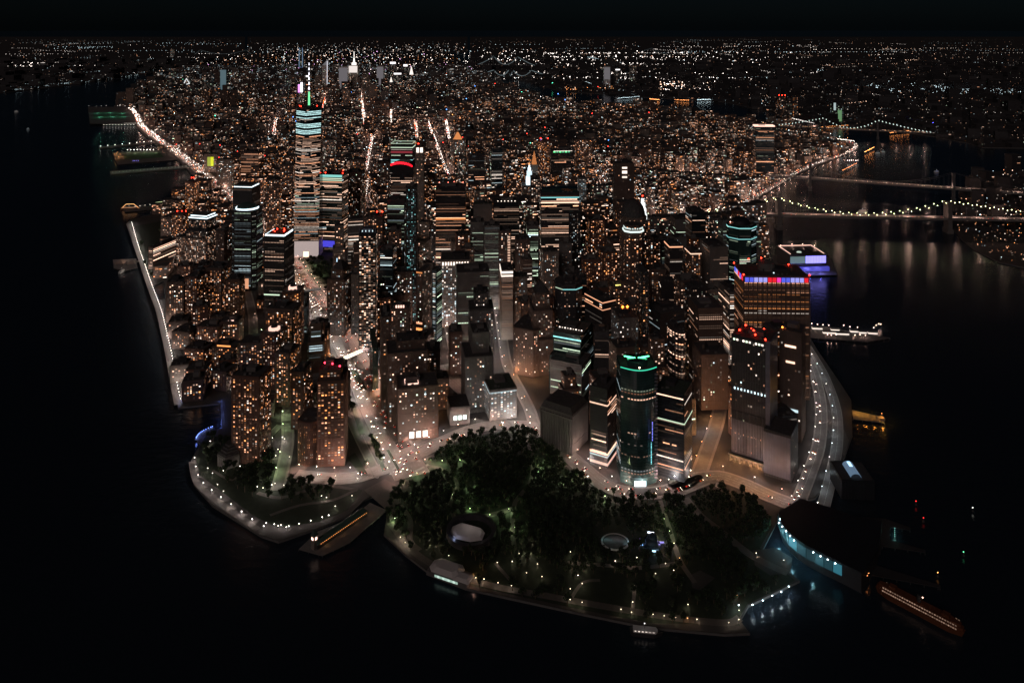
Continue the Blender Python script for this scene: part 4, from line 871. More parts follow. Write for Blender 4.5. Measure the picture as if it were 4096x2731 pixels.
t,w,d,h = tower('office_tower', 'dark plain tower wedged between the crowned riverside towers', 'office tower', 868, 915, 925, 1100, d=40, a=-10, st='dim', wall='brown')
t,w,d,h = tower('apartment_tower', 'slim riverside apartment tower with two red beacons above the water bend', 'apartment tower', 742, 786, 728, 870, d=34, a=-10, st='resir', p_mul=1.4)
beacons(t, [(-2,0,h+10),(5,0,h+10)], r=2); 
RES = [(642,720,872,965,'brown riverside block at the north end of the lawn park, left of the others','resi'),(690,745,860,975,'taller brown riverside block with red beacons behind the lawn park','resir'),
 (668,742,1130,1290,'western brown apartment slab of the riverside estate with scattered warm windows','resi'),(742,812,1110,1290,'second brown apartment slab of the riverside estate beside the western one','resi'),(828,905,1075,1260,'tall brown estate tower with dense warm windows in front of the violet hall','resir'),(905,965,1120,1300,'narrow brown estate tower left of the green-lit crossing','resi'),
 (690,780,1330,1400,'low riverside apartment block beside the river walk bend','resi'),(790,890,1310,1400,'low apartment block with a lit roof terrace in the riverside estate','resi'),(880,960,1290,1385,'dark apartment block with an amber rooftop sign light','resi'),
 (738,840,1400,1480,'long low apartment block with amber lit rooms in mid estate','resir'),(850,955,1392,1475,'apartment block with an orange terrace in the riverside estate','resir'),(745,830,1480,1560,'low apartment block behind the hexagonal courtyard hall','resi'),(850,930,1490,1565,'apartment block by the estate street with few lit rooms','resi'),
 (930,1062,1510,1860,'tall brown slab at the south end of the estate with a lit bottom corner','resir'),(960,1060,1375,1560,'brown apartment slab with rows of lit rooms right of the estate street','resi'),(1050,1130,1340,1560,'brown apartment tower left of the copper-lit cupola tower','resi'),(1062,1190,1240,1500,'large brown apartment tower full of amber windows left of the wide avenue','resir'),
 (1130,1205,1170,1400,'brown tower topped by a glowing pink cupola beside the wide avenue','resir'),(1105,1185,1415,1630,'brown apartment tower with amber rows between avenue and estate','resir'),(1170,1232,1490,1720,'dark green-faced apartment slab next to the curved hotel','resi')]
for i, (ul, ur, vt, vb, lab, st) in enumerate(RES):
    t,w,d,h = tower('apartment_block' if vb-vt < 120 else 'apartment_tower', lab, 'apartment building', ul, ur, vt, vb, d=34 if vb-vt < 150 else 38, a=(-12,-8,4)[i % 3], st=st, wall=('brown','red')[i % 2], p_mul=1.15, keyfrac=.4)
    if 'cupola' in lab:
        m = MB(); m.box(-8, 8, -6, 6, h, h+6, 0, sc(LPINK,1.3)); m.build('cupola', [GLOWS], t, glow=True); dome(t, 6, h+6, 5, ROOF)
    if 'red beacons' in lab: beacons(t, [(-w*.3,0,h+6),(w*.1,0,h+6),(w*.3,-4,h+6),(w*.4,3,h+6)], r=2.2)
    if 'orange terrace' in lab: crown_ring(t, w*.6, d*.8, h, 2.5, AMB, 1.5, sides=(0,), name='terrace_light')
    if 'sign light' in lab: crown_ring(t, w*.4, d*.6, h, 1.5, LPINK, 2, sides=(0,), name='terrace_light')
t,w,d,h = tower('museum', 'low dark six-sided museum with stepped roof at the foot of the esplanade', 'museum', 865, 965, 1835, 1880, d=44, a=0, st='dim', wall='stone', roof='bare', p_mul=0, poly=lambda w, d: ell(w, d, 6))
for k in range(4): 
    m = MB(); m.prism(ell(w*(.9-.16*k), d*(.9-.16*k), 6), h+k*3-.1, h+k*3+3, 0); m.build('roof_step', [ROOF], t)
t,w,d,h = tower('hotel', 'tall dark red hotel tower with many amber windows at the south-west corner of the avenue', 'hotel', 1265, 1384, 1490, 1868, d=44, a=6, st=('scatter', .32, 3.6, 4.6, .62, .5, 'amber', (.4, 2.4), 'red', 'v'), wall='red', indiv=90, tiers=[(1,1,0,0,0,.9),(.8,.8,-.05,.05,.9,1)], keyfrac=.6)
beacons(t, [(-w*.3,0,h+4),(0,-d*.1,h+4),(w*.3,-d*.3,h+4)], r=1.6, col=(10,.3,.6))
t,w,d,h = tower('hotel', 'curved lower hotel wing with a warm grid of windows facing the small park', 'hotel', 1190, 1300, 1690, 1862, d=38, a=-10, st=('scatter', .5, 3.6, 4.2, .6, .5, 'amber', (.4, 2), 'red', 'v'), wall='red', indiv=60, poly=lambda w, d: bowfront(w, d, 9))
crown_ring(t, w*.6, d, 1.5, 3.2, AMB, 1.6, sides=(0,), name='lobby_light')
# Whitehall-type twin blocks
t,w,d,h = tower('office_tower', 'heavy dark brown office tower with bright roof court at the avenue end', 'office tower', 1572, 1755, 1556, 1766, d=46, a=12, st=('scatter', .2, 3.7, 4.2, .55, .5, 'mixed', (.3, 2), 'brown', 'v'), wall='brown', indiv=50, keyfrac=.7)
crown_ring(t, w*.3, d*.4, h, 2, LPINK, 1.6, sides=None, name='roof_court_light', poly=rect(w*.32, d*.35, -w*.15, -d*.1))
panels(t, w*.5, -d/2-2, 9, 3, 7, 9, [sc(WHT,2.6)], name='entrance_light')
t,w,d,h = tower('office_tower', 'dark brown wedge tower with a domed top directly behind the roof court tower', 'office tower', 1530, 1712, 1385, 1706, d=52, a=12, st='stoned', wall='brown', tiers=[(1,1,0,0,0,.9),(.7,.7,.1,.1,.9,1)])
t,w,d,h = tower('apartment_tower', 'narrow brown tower with one column of warm windows on the east kerb of the avenue', 'apartment tower', 1505, 1568, 1270, 1640, d=56, a=12, st='resi', wall='brown', p_mul=.6)
t,w,d,h = tower('parking_garage', 'low green-roofed garage block with white light along its edge beside the avenue', 'garage', 1462, 1512, 1395, 1560, d=90, a=14, st='dim', wall='teal', roof='green', p_mul=.4)
t,w,d,h = tower('office_block', 'low block with a rounded corner, ring of white lights and grey roof decks', 'office block', 1628, 1728, 1395, 1470, d=90, a=-16, st=('scatter', .5, 5, 5, .5, .8, 'green', (.5, 1.8), 'brown', 'v'), wall='brown', poly=lambda w, d: chamf(w, d, w*.2))
crown_ring(t, w*.6, d*.6, h, 2, WHT, .9, sides=(0,), name='terrace_light')
t,w,d,h = tower('ventilation_building', 'squat stone ventilation building with a dark blue roof and three round white lights', 'building', 1782, 1880, 1632, 1702, d=40, a=12, st='dim', wall='stone', p_mul=0, roof='bare')
panels(t, w*.72, -d/2-.8, h*.42, 3, 5, 6, [sc((.8,1,.95),3)], name='round_light')
for sp in ((1408,1440,1325,1480),(1700,1780,1215,1420),(1560,1625,1085,1330),(1525,1580,1165,1400)):
    pass
EXTRA_T = [(818,870,618,690,'squat highway-side block wearing a yellow-green lit billboard','stone'),(1582,1650,1090,1300,'grey-brown round-roofed tower with warm dotted windows in the west canyon','stone'),(1520,1580,1000,1290,'dark tower with cyan and green dots right of the tall thin residential tower','officec'),(1560,1640,1235,1400,'brown twin-headed block with a pink-lit roof lantern','stoned'),
 (1400,1440,1100,1340,'narrow dark tower pressed against the tall thin residential tower','dim'),(2055,2110,1110,1330,'grey ribbed tower in the lower middle of the canyons','stone'),(2060,2120,960,1240,'plain grey tower among the middle canyons','stoned'),(2165,2235,1010,1290,'tower with one column of bright white windows','stone'),
 (2235,2290,975,1240,'dark small tower with a blue-grey cap','dim'),(2330,2400,1040,1290,'brown tower with amber rows in the mid canyons','resir'),(2400,2470,1010,1300,'orange-lit brown tower left of the black-domed tower','resir'),(2600,2665,1080,1350,'brown tower full of small amber dots right of the octagonal crown','resi'),
 (2590,2640,960,1240,'brown tower with thin lit columns behind the amber dotted one','resi'),(2350,2420,880,1150,'tall dark brown slab with orange window grid','resir'),(2640,2700,1130,1400,'dark office tower with short pale rows in the east canyons','darkt'),(2440,2500,1150,1400,'dark brown tower with a yellow lit roof terrace','resi'),
 (1790,1850,1330,1500,'grey corner block where the climbing street bends','stoned'),(2375,2440,1330,1560,'dark block with white strips behind the square dark tower','darkt'),(1700,1760,1400,1560,'dim stone block above the tunnel mouth','dim'),(2080,2130,1040,1260,'brown tower with greenish lit rows in the middle canyons','officep'),
 (2300,2350,1120,1380,'dark glass tower in the middle canyons with scattered white dots','glass'),(1410,1460,640,860,'brown tower beside the bright northern avenue','resi'),(1505,1560,650,880,'plain brown slab right of the northern avenue','stoned'),(1290,1340,560,700,'brown slab just right of the tallest tower near its middle','stone'),
 (1120,1175,660,900,'dark brown tower left of the tallest tower with warm dots','resi'),(1060,1118,720,960,'brown tower with amber windows between the crowned riverside towers','resi'),(965,1040,610,740,'office block with a fully lit peach grid by the highway','officep'),(870,930,640,760,'brown highway-side block with scattered lights','stone'),
 (1690,1740,700,960,'amber-windowed brown tower right of the beige landmark tower','resi'),(1800,1860,560,700,'pale tower with a gold-edged crown in the mid distance','stone'),(1870,1940,620,830,'dark slab with short pale rows behind the blank grey face','darkt'),(1960,2010,600,800,'grey slab with cool rows behind the work-lit roof','officec'),
 (2150,2210,565,740,'brown tower with red beacons right of the gold-topped tower','resir'),(2200,2290,600,760,'dark grid-front block with a green lit sign','darkt'),(2300,2370,560,720,'brown apartment slab in the mid distance right of the sign','resi'),(3020,3096,508,720,'tall dark apartment tower with a glowing peach roof slab by the east bridge','glass')]
for i, (ul, ur, vt, vb, lab, st) in enumerate(EXTRA_T):
    t,w,d,h = tower('office_tower' if ST[st][0] == 'strip' else 'apartment_tower', lab, 'tower', ul, ur, vt, vb, d=34, a=(4, 8, -4)[i % 3], st=st, p_mul=1.1, keyfrac=.45)
    if 'red beacons' in lab: beacons(t, [(-w*.3,0,h+8),(w*.2,0,h+8)], r=2.6)
    if 'roof slab' in lab: crown_ring(t, w*1.05, d, h, 5, LPINK, 1.6, sides=None)
    if 'billboard' in lab: panels(t, w*.5, -d/2-.6, h*.6, 2, w*.23, h*.5, [(.35,.4,.05),(.75,.8,.02)], name='billboard')
    if 'roof lantern' in lab: panels(t, w*.5, -d/2, h+4, 4, 3, 5, [sc(LPINK,1.8)], name='roof_lamp')
    if 'gold-edged' in lab: m = MB(); m.frus(rect(w*.6, d*.6), h, rect(w*.1, d*.1), h+30, 0, sc(AMB,.7)); m.build('lit_crown', [GLOW], t, glow=True)
    if 'green lit sign' in lab: panels(t, w*.8, -d/2-.6, h-8, 6, w*.09, 5, [(.2,1.5,.5),(.1,.6,.3)], name='sign_letter')
    if 'yellow lit' in lab: panels(t, w*.4, -d*.3, h+2, 3, 3, 2, [(1.8,1.5,.4)], name='terrace_light')
# municipal tower and gold courthouse roof
t,w,d,h = tower('civic_tower', 'civic tower whose stepped white wedding-cake top glows blue-white under a gold tip', 'tower', 2085, 2150, 745, 870, d=50, a=4, st='stone', wall='beige', roof='bare')
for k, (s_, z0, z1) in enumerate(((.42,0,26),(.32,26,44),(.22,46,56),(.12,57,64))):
    m = MB(); m.prism(rect(w*s_, w*s_) if k < 2 else ell(w*s_, w*s_, 10), h+z0, h+z1, 0, sc((.72,.9,1), 1.6 if k != 1 else 1.1)); m.build('tower_tier', [GLOWS], t, glow=True)  # tiers emit light themselves in place of floodlighting
m = MB(); m.octa((0,0,h+68), 3, 0, sc(AMB,2), 5); m.build('glowing_gilt_statue', [GLOW], t, glow=True)  # gilt statue given its own glow instead of lamps shining on it
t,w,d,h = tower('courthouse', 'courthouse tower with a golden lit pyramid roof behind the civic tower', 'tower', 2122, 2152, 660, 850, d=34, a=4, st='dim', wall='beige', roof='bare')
m = MB(); m.frus(rect(w*.7, d*.7), h, rect(1, 1), h+44, 0, sc(AMB,.5)); m.build('glowing_gilt_roof', [GLOW], t, glow=True)  # gilt roof, its floodlighting put in as emission

# ------------------------------------------------------------------ midtown and other far landmarks
MID = [(1396,1434,262,391,'distant stepped skyscraper with a floodlit white top and needle mast','esb'),(1634,1656,300,361,'distant tower ending in a bright triangular-lit crown and needle','chr'),(1198,1212,192,326,'thin distant supertall tower washed in blue-white light','blue'),
 (1357,1392,268,395,'broad grey-lit distant slab left of the floodlit white mast tower','slab'),(1290,1312,262,370,'distant slanted-roof glass tower with a bright vertical line','slab2'),(884,908,278,395,'pale teal glass tower among the far western skyline','teal'),(912,928,345,400,'short pale blue lit tower beside the far teal tower','teal2'),
 (735,765,295,395,'far western tower with a glowing triangle near its top','tri'),(676,694,268,385,'dark far western tower at the river edge','dk'),(812,830,300,400,'far western twin tower with pale columns','dk'),(835,850,296,400,'far western tower with a bright cap light','dk'),
 (1508,1535,265,380,'wide grey glass tower right of the floodlit mast tower','slab'),(1614,1632,255,372,'distant tower with a bright white cap left of the triangular-crowned needle','cap'),(1560,1585,245,360,'dark distant block with a single white bar','cap'),(1575,1608,290,378,'distant slab with a long white light bar','cap'),
 (1195,1215,330,420,'distant glowing magenta and white billboard tower','mag'),(1140,1160,320,410,'distant block with a checker of bright white panes','teal2'),(1100,1130,345,425,'distant dark block with a blue-lit foot','dk'),(1225,1240,300,390,'distant tower with bright rows left of the slanted one','cap'),
 (1555,1572,330,420,'far tower with a small bright pyramid crown','pyr'),(2415,2440,268,345,'lone glass slab across the far river','slab'),(2520,2545,262,340,'pale towers group member across the river, tallest','dk'),(2460,2480,275,345,'far tower across the river with white cap','cap'),(3330,3370,412,486,'dark tower with a green lit face across the east river','grn'),
 (3110,3140,385,470,'far riverside apartment tower topped with red lights','red'),(3145,3165,392,470,'second far riverside apartment tower beside the red-topped one','dk'),(3165,3190,385,470,'far riverside apartment tower with a warm grid','wm'),(682,694,196,230,'tiny far tower beyond the western river bend','dk')]
for ul, ur, vt, vb, lab, k in MID:
    st = ('scatter', .35, 9, 9, .6, .45, {'teal':'cool','teal2':'cool','blue':'cool','wm':'resi','red':'resi','slab':'white','esb':'office','chr':'office','mag':'white','grn':'green'}.get(k, 'office'), (.15, 1.0), 'stone', '')
    t,w,d,h = tower('far_tower', lab, 'skyscraper', ul, ur, vt, vb, d=60, a=0, st=st, roof='bare', wall={'slab':'white','slab2':'white','esb':'beige'}.get(k, 'dark'), keyfrac=.3, p_mul=2 if k in ('teal2','mag') else 1)
    if k == 'esb':
        m = MB(); m.box(-w*.42, w*.42, -d*.42-35, d*.3, h*.78, h*.98, 0, (.9,.8,.75)); m.box(-w*.22, w*.22, -14, 14, h, h+22, 0, (1.5,1.3,1.2)); m.frus(rect(16,16), h+22, rect(6,6), h+60, 0, (2,1.8,1.6)); m.box(-2.5, 2.5, -2.5, 2.5, h+60, h+120, 0, (1.5,1.4,1.3)); m.build('glowing_top', [GLOW], t, glow=True)  # floodlighting put into the top as its own glow
    if k in ('chr', 'pyr'): m = MB(); m.frus(rect(w*.8,d*.5), h-15, rect(2,2), h+85 if k == 'chr' else h+40, 0, (1.2,1.05,.95)); m.build('lit_crown', [GLOW], t, glow=True)
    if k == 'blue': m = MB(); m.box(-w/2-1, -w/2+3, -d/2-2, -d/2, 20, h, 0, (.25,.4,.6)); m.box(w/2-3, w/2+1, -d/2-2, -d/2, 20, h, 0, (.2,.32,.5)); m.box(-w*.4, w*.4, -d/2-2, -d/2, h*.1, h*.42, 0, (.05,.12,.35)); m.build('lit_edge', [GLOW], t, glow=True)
    if k == 'slab': m = MB(); m.box(-w*.48, w*.48, -d/2-2, -d/2, h*.35, h*.97, 0, (.13,.12,.13)); m.build('glow_face', [GLOW], t, glow=True)  # lit wall put in as a faintly glowing sheet
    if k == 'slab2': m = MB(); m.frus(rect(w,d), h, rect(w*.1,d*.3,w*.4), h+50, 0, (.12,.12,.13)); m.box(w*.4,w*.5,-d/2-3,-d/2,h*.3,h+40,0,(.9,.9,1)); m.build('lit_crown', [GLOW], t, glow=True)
    if k == 'tri': m = MB(); m.tube([(-w*.4,-d/2-3,h*.55),(0,-d/2-3,h*.8),(w*.4,-d/2-3,h*.6),(-w*.4,-d/2-3,h*.55)], 3, 0, (1,1,1), 4); m.build('lit_triangle', [GLOW], t, glow=True)
    if k == 'cap': m = MB(); m.box(-w*.45, w*.45, -d/2-2, -d/2, h*.9, h*.97, 0, (1.6,1.5,1.5)); m.build('lit_cap', [GLOW], t, glow=True)
    if k == 'mag': m = MB(); m.box(-w*.5, 0, -d/2-3, -d/2, h*.1, h*.9, 0, (1.6,.5,1.6)); m.box(0, w*.4, -d/2-3, -d/2, h*.2, h, 0, (1.9,1.8,2)); m.build('billboard', [GLOW], t, glow=True)
    if k == 'grn': m = MB(); m.box(-w*.1, w*.3, -d/2-3, -d/2, 0, h*.6, 0, (.12,.25,.12)); m.box(-w*.5, -w*.3, -d/2-3, -d/2, h*.6, h, 0, (.4,.5,.5)); m.build('glow_face', [GLOW], t, glow=True)
    if k == 'teal': m = MB(); m.box(-w*.48, w*.48, -d/2-2, -d/2, h*.3, h*.98, 0, (.08,.13,.15)); m.build('glow_face', [GLOW], t, glow=True)
    if k == 'red': beacons(t, [(-w*.4,-d/2,h+6),(0,-d/2,h+6),(w*.4,-d/2,h+6)], r=4)

# ------------------------------------------------------------------ ordinary blocks that fill the city
def pip(x, y, P):
    c = False; j = len(P) - 1
    for i in range(len(P)):
        if (P[i][1] > y) != (P[j][1] > y) and x < (P[j][0]-P[i][0])*(y-P[i][1])/(P[j][1]-P[i][1]) + P[i][0]: c = not c
        j = i
    return c
WM = [G(*p) for p in MANH]
NOB = [[G(*p) for p in q] for q in (PARK,
   [(760,1700),(860,1725),(905,1650),(990,1600),(1075,1780),(1180,1790),(1230,1890),(1420,1900),(1470,1960),(1380,2060),(1110,2180),(700,2000)],
   [(500,880),(660,860),(700,950),(610,1000),(605,1150),(560,1130)], [(1165,1000),(1440,1000),(1440,1120),(1300,1165),(1170,1060)],
   [(600,1130),(700,1100),(740,1160),(740,1240),(680,1300),(600,1250)], [(2060,1680),(2150,1600),(2170,1640),(2200,1760),(2080,1740)], [(3180,1350),(3600,1350),(3600,2100),(3180,2100)],
   [(3215,1100),(3600,1100),(3600,1500),(3240,1500)], [(1740,1440),(1860,1440),(1960,1640),(1900,1700),(1880,1640),(1780,1540)], [(700,1600),(1000,1560),(1000,1700),(800,1800)])]
keys = []
for (x, y, r, ul, ur, vt, vb, lab, kf, w, d, a) in heroes: keys.append((ul, ur, vt + kf*(vb-vt), y))
for (P, w) in ROADS:
    for i in range(0, len(P)):
        x, y = P[i]
        if y < 100: continue
        u, v = proj(x, y); pw = w*F/y/2
        if y < 4600: keys.append((u-pw*.7, u+pw*.7, v-1, y))
def near_road(x, y, r, lim=5200):
    for P, w in ROADS_S:
        for (a, b) in P:
            if abs(a-x) < r + w/2 and abs(b-y) < r + w/2 and hypot(a-x, b-y) < r + w/2: return True
    return False
ROADS_S = []
for P, w in ROADS: ROADS_S.append(([(p[0], p[1]) for p in along(P, 12)], w))
SHORT = {}
def add_short(sub, s):
    for hh_ in heroes:
        if sub in hh_[7]: SHORT[s] = hh_; return
for sub, s in (('spired tallest','spired tallest tower'),('glowing green wing','green-winged rounded tower'),('blue, red and white','blue-and-red crowned tower'),('red roof beacons on the waterfront','beaconed waterfront tower'),('massive black steel','black steel tower'),
  ('turquoise-lit roof floor','turquoise-topped slab'),('steep pyramid','pyramid-roofed tower'),('black dome-shaped','black-domed tower'),('glowing white tiered lantern','white lantern tower'),('heavy dark brown office','roof-court tower'),('tall dark red hotel','red hotel tower'),
  ('full grid of pale bluish','pale-windowed stone block'),('curved white arc','arc-crowned tower'),('open white light crown','angular-crowned tower'),('white light bars','bar-crowned tower'),('white-outlined mastaba','mastaba-crowned tower'),('red arched top','red-arched tower'),
  ('very tall beige','gold-topped beige tower'),('very thin cyan-white','thin cyan tower'),('turquoise lit top band','turquoise-banded tower'),('wedding-cake','wedding-cake tower'),('two thin turquoise lit rings','octagonal river tower'),('arcade of arched','arcaded stone block'),
  ('turquoise strip','turquoise-striped block'),('tall thin residential','thin residential tower'),('pink cupola','cupola tower'),('peach roof slab','peach-roofed river tower'),('amber ledge','amber-ledged tower'),('plain brown windowless','windowless brown mass'),('art deco','art deco block'),('two thin amber light lines','amber-lined tower')):
    add_short(sub, s)
used_labels = set()
def auto_label(x, y, h, w, wallk, st, roofw):
    cand = sorted(SHORT.items(), key=lambda kv: hypot(kv[1][0]-x, (kv[1][1]-y)))[:6]
    size = 'squat' if h < 28 else 'low' if h < 45 else 'mid-height' if h < 75 else 'tall' if h < 120 else 'very tall'
    colw = {'brown':'brown','red':'red-brown','beige':'beige','stone':'grey','dark':'dark','black':'black','glass':'dark glass','teal':'greenish glass','white':'pale','metal':'pale'}[wallk]
    pat = {'resi':'scattered warm windows','resir':'dense amber windows','resib':'peach windows','stone':'sparse mixed windows','stoned':'few small lit windows','office':'broken white rows','officep':'peach office rows','officeg':'green-white rows','officec':'cool white rows','darkt':'nearly dark floors','dim':'almost no lights','glass':'mixed lit rows'}[st]
    for s, hr in cand:
        dx, dy = x - hr[0], y - hr[1]
        rel = ('right of' if dx > 0 else 'left of') if abs(dx) > abs(dy) else ('behind' if dy > 0 else 'in front of')
        for extra in ('', 'slim ' if w < 26 else 'broad '):
            l = f'{size} {extra}{colw} block with {pat} {rel} the {s}'
            if l not in used_labels: used_labels.add(l); return l
        l = f'{size} {colw} block with {pat} {roofw} farther {rel} the {s}'
        if l not in used_labels: used_labels.add(l); return l
    return l
RF_ = random.Random(11)
ang = radians(13); lots = []
step = 40
for i in range(-70, 90):
    for j in range(0, 90):
        gx, gy = i*step, 900 + j*step
        if (i % 5 == 0 and j % 2) : continue
        x = gx*cos(ang) - (gy-900)*sin(ang) + RF_.uniform(-4,4); y = 900 + gx*sin(ang) + (gy-900)*cos(ang) + RF_.uniform(-4,4)
        if y < 1050 or y > 3300 or not pip(x, y, WM): continue
        if any(pip(x, y, q) for q in NOB): continue
        lots.append((x, y))
lots.sort(key=lambda p: p[1])
placed = []; nfill = 0; LATE = []
def zcap(x, y, s, cap):
    u0 = UC + F*(x-s)/y; u1 = UC + F*(x+s)/y
    for a, b, vk, Yk in keys:
        if Yk > y + s and b > u0 and a < u1:
            z = H - (vk-YH)*(y-s)/F
            if z < cap: cap = z
            if cap < 8: return cap
    return cap
for x, y in lots:
    s = RF_.uniform(13, 19)
    bad = False
    for hx in heroes:
        if hypot(hx[0]-x, hx[1]-y) < s*1.1 + max(hx[9], hx[10])*.5 + 2: bad = True; break
    if bad or near_road(x, y, s*1.05): continue
    u, v = proj(x, y)
    west = u < 1250 - (v-1000)*-.45 if v > 1000 else u < 1150
    if west and u < 1000 + (v-1000)*.45: base = RF_.choice((22, 30, 34, 48, 60))
    elif y < 2350: base = RF_.choice((55, 75, 90, 110, 130, 150, 175))
    else: base = RF_.choice((18, 22, 28, 35, 45, 70, 100))
    h = zcap(x, y, s, base)
    if h < 9: continue
    resid = u < 1200 or RF_.random() < .4
    st = RF_.choice(('resi','resir','resi','resib')) if resid else RF_.choice(('stone','stoned','office','officep','officeg','darkt','officec','resi','stoned'))
    wallk = RF_.choice({'resi':('brown','red'),'resir':('red','brown'),'resib':('beige','brown')}.get(st, ('stone','brown','beige','dark','stone')))
    if nfill < 185:
        d = RF_.uniform(1.5, 2.1)*s; w = RF_.uniform(1.6, 2.1)*s
        lab = auto_label(x, y, h, w, wallk, st, 'and roof plant')
        tiers = None
        if h > 60 and RF_.random() < .5: tiers = [(1,1,0,0,0,.72),(.72,.75,0,.05,.72,1)]
        t,_,_,_ = tower('city_block', lab, 'building', 0, 0, 0, 1000, st=st, wall=wallk, cx=(x, y, w, d, h), a=math.degrees(ang), hero=False, rr=RF_, tiers=tiers, group='ordinary blocks between the landmark towers', roof='plain' if h > 25 else 'bare')
        nfill += 1
    else: LATE.append((x, y, s, h, st, wallk))
# streets between the blocks: lamps added on a grid to fill the canyons with glow
for i in range(-70, 90, 2):
    for j in range(0, 90, 2):
        gx, gy = (i+.5)*step, 900 + (j+.5)*step
        x = gx*cos(ang) - (gy-900)*sin(ang); y = 900 + gx*sin(ang) + (gy-900)*cos(ang)
        if y < 1200 or y > 2900 or not pip(x, y, WM) or any(pip(x, y, q) for q in NOB): continue
        u, v = proj(x, y)
        if RF_.random() < .12: continue
        col = RF_.choice((LPINK, LSOD, LPINK, LWHITE, LPINK, LSOD, LPINK, LCOOL)); 
        add_light(x, y, 9, col, 30000 if u > 1100 else 8000, .4); EXTRA.octa((x, y, 9.5), .7, 0, sc(col, 6)); EXTRA.tube([(x, y, 0), (x, y, 9.4)], .15, 1, n=3)

CITY = MB(); cmats = [WALL['brown'], WALL['beige'], WALL['dark'], WALL['stone'], ROOF, GLOW]
def cheap(x, y, w, d, a, h, wi, nwin, lo, hi, pal, ww, wh, rr):
    ca, sa = cos(a), sin(a)
    P = [(x + px*ca - py*sa, y + px*sa + py*ca) for px, py in ((-w/2,-d/2),(w/2,-d/2),(w/2,d/2),(-w/2,d/2))]
    CITY.prism(P, 0, h, wi, mcap=4)
    faces = [(0, 1)] + ([(3, 0)] if x > 0 or a > 0 else []) + ([(1, 2)] if x < 0 else [])
    for (i, j) in faces:
        A, B = P[i], P[j]; L = hypot(B[0]-A[0], B[1]-A[1]); nx, ny = (B[1]-A[1])/L*.4, -(B[0]-A[0])/L*.4
        ux, uy = (B[0]-A[0])/L, (B[1]-A[1])/L
        fh = max(3.6, wh*1.7); nf = max(1, int(h/fh)); cw = ww*1.5; nc = max(1, int(L/cw))
        k = nwin if i == 0 else nwin//2
        for _ in range(k):
            f = int(rr.random()**.8 * nf); c = rr.randrange(nc); z0 = f*fh + .5; s0 = (c+.2)*cw
            if z0 + wh > h or s0 + ww > L: continue
            run = 1 if rr.random() < .75 else rr.randint(2, 4)
            e = min(L-.5, s0 + ww*run*1.2)
            ox, oy = A[0]+nx, A[1]+ny
            CITY.face([(ox+ux*s0, oy+uy*s0, z0), (ox+ux*e, oy+uy*e, z0), (ox+ux*e, oy+uy*e, z0+wh), (ox+ux*s0, oy+uy*s0, z0+wh)], 5, sc(pick(pal, rr), bri(lo, hi*1.5, rr)))
for x, y, s, h, st, wk in LATE:
    cheap(x, y, s*1.9, s*1.9, ang, h, {'brown':0,'red':0,'beige':1,'dark':2,'stone':3}[wk], int(5 + h*.35), .25, 2.2, 'resi' if 'resi' in st else 'mixed', 2.4, 1.9, RF_)
RB = random.Random(5); y = 3300; nb = 0
def clump(x, y):      # some quarters of a city are bright, some dark
    a = .5 + .5*sin(x/330 + 1)*sin(y/470 + 2); b = .5 + .5*sin(x/117 + y/260)*sin(y/151 - x/340 + 1)
    return .25 + 1.1*a*a + 1.2*b**3
while y < 11500:
    sp = max(34, y*.0125)
    x = -y*.62
    while x < y*.62:
        xx, yy = x + RB.uniform(-.3,.3)*sp, y + RB.uniform(-.3,.3)*sp; x += sp
        if not pip(xx, yy, WM): continue
        u, v = proj(xx, yy); s = sp*RB.uniform(.28,.45)
        if yy < 6200 and near_road(xx, yy, s): continue
        mid = math.exp(-((u-1350)/420)**2) * (1 if 5600 < yy < 9500 else .1)
        hh_ = RB.choice((14,18,22,26,34,50)) + (RB.random()**3)*90*(.35+mid*1.6)
        if u < 1000 and 5800 < yy < 7600: hh_ += RB.random()**2*120
        hh_ = zcap(xx, yy, s, hh_) if yy < 6400 else hh_
        if hh_ < 8: continue
        k = yy/3300
        cheap(xx, yy, s*2, s*1.7, ang, hh_, RB.choice((0,0,1,2,3)), int((4 + hh_*.12)*RB.choice((.3,.6,1,1,1.6,2.4))*clump(xx, yy)*(1.25 if yy < 6000 else 1)), .2, 2.0 if yy < 7000 else 1.5, 'resi' if RB.random() < .55 and yy < 6000 else ('mixed' if yy < 7500 else 'white'), 2.0*k**.55, 1.7*k**.45, RB)
        nb += 1
    y += sp*1.0
# across the rivers: low blocks
WB = [G(*p) for p in BKLN]; WN = [G(*p) for p in NJ]; WNO = [G(*p) for p in NORTH]
y = 2300
while y < 14000:
    sp = max(60, y*.024); x = -y*.75
    while x < y*.75:
        xx, yy = x + RB.uniform(-.35,.35)*sp, y + RB.uniform(-.35,.35)*sp; x += sp
        if not (pip(xx, yy, WB) or pip(xx, yy, WN)): continue
        hh_ = RB.choice((9,12,14,18)) + (RB.random()**5)*70; 
        cheap(xx, yy, sp*.6, sp*.5, RB.uniform(-.5,.5), hh_, 2, RB.choice((0,0,1,1,2,3)), .08, .9, 'mixed', 3.2, 2.2, RB); nb += 1
    y += sp
co = CITY.build('city_blocks_beyond', cmats, kind='stuff', glow=True)
co['label'] = 'thousands of small lit blocks stretching north to the horizon'

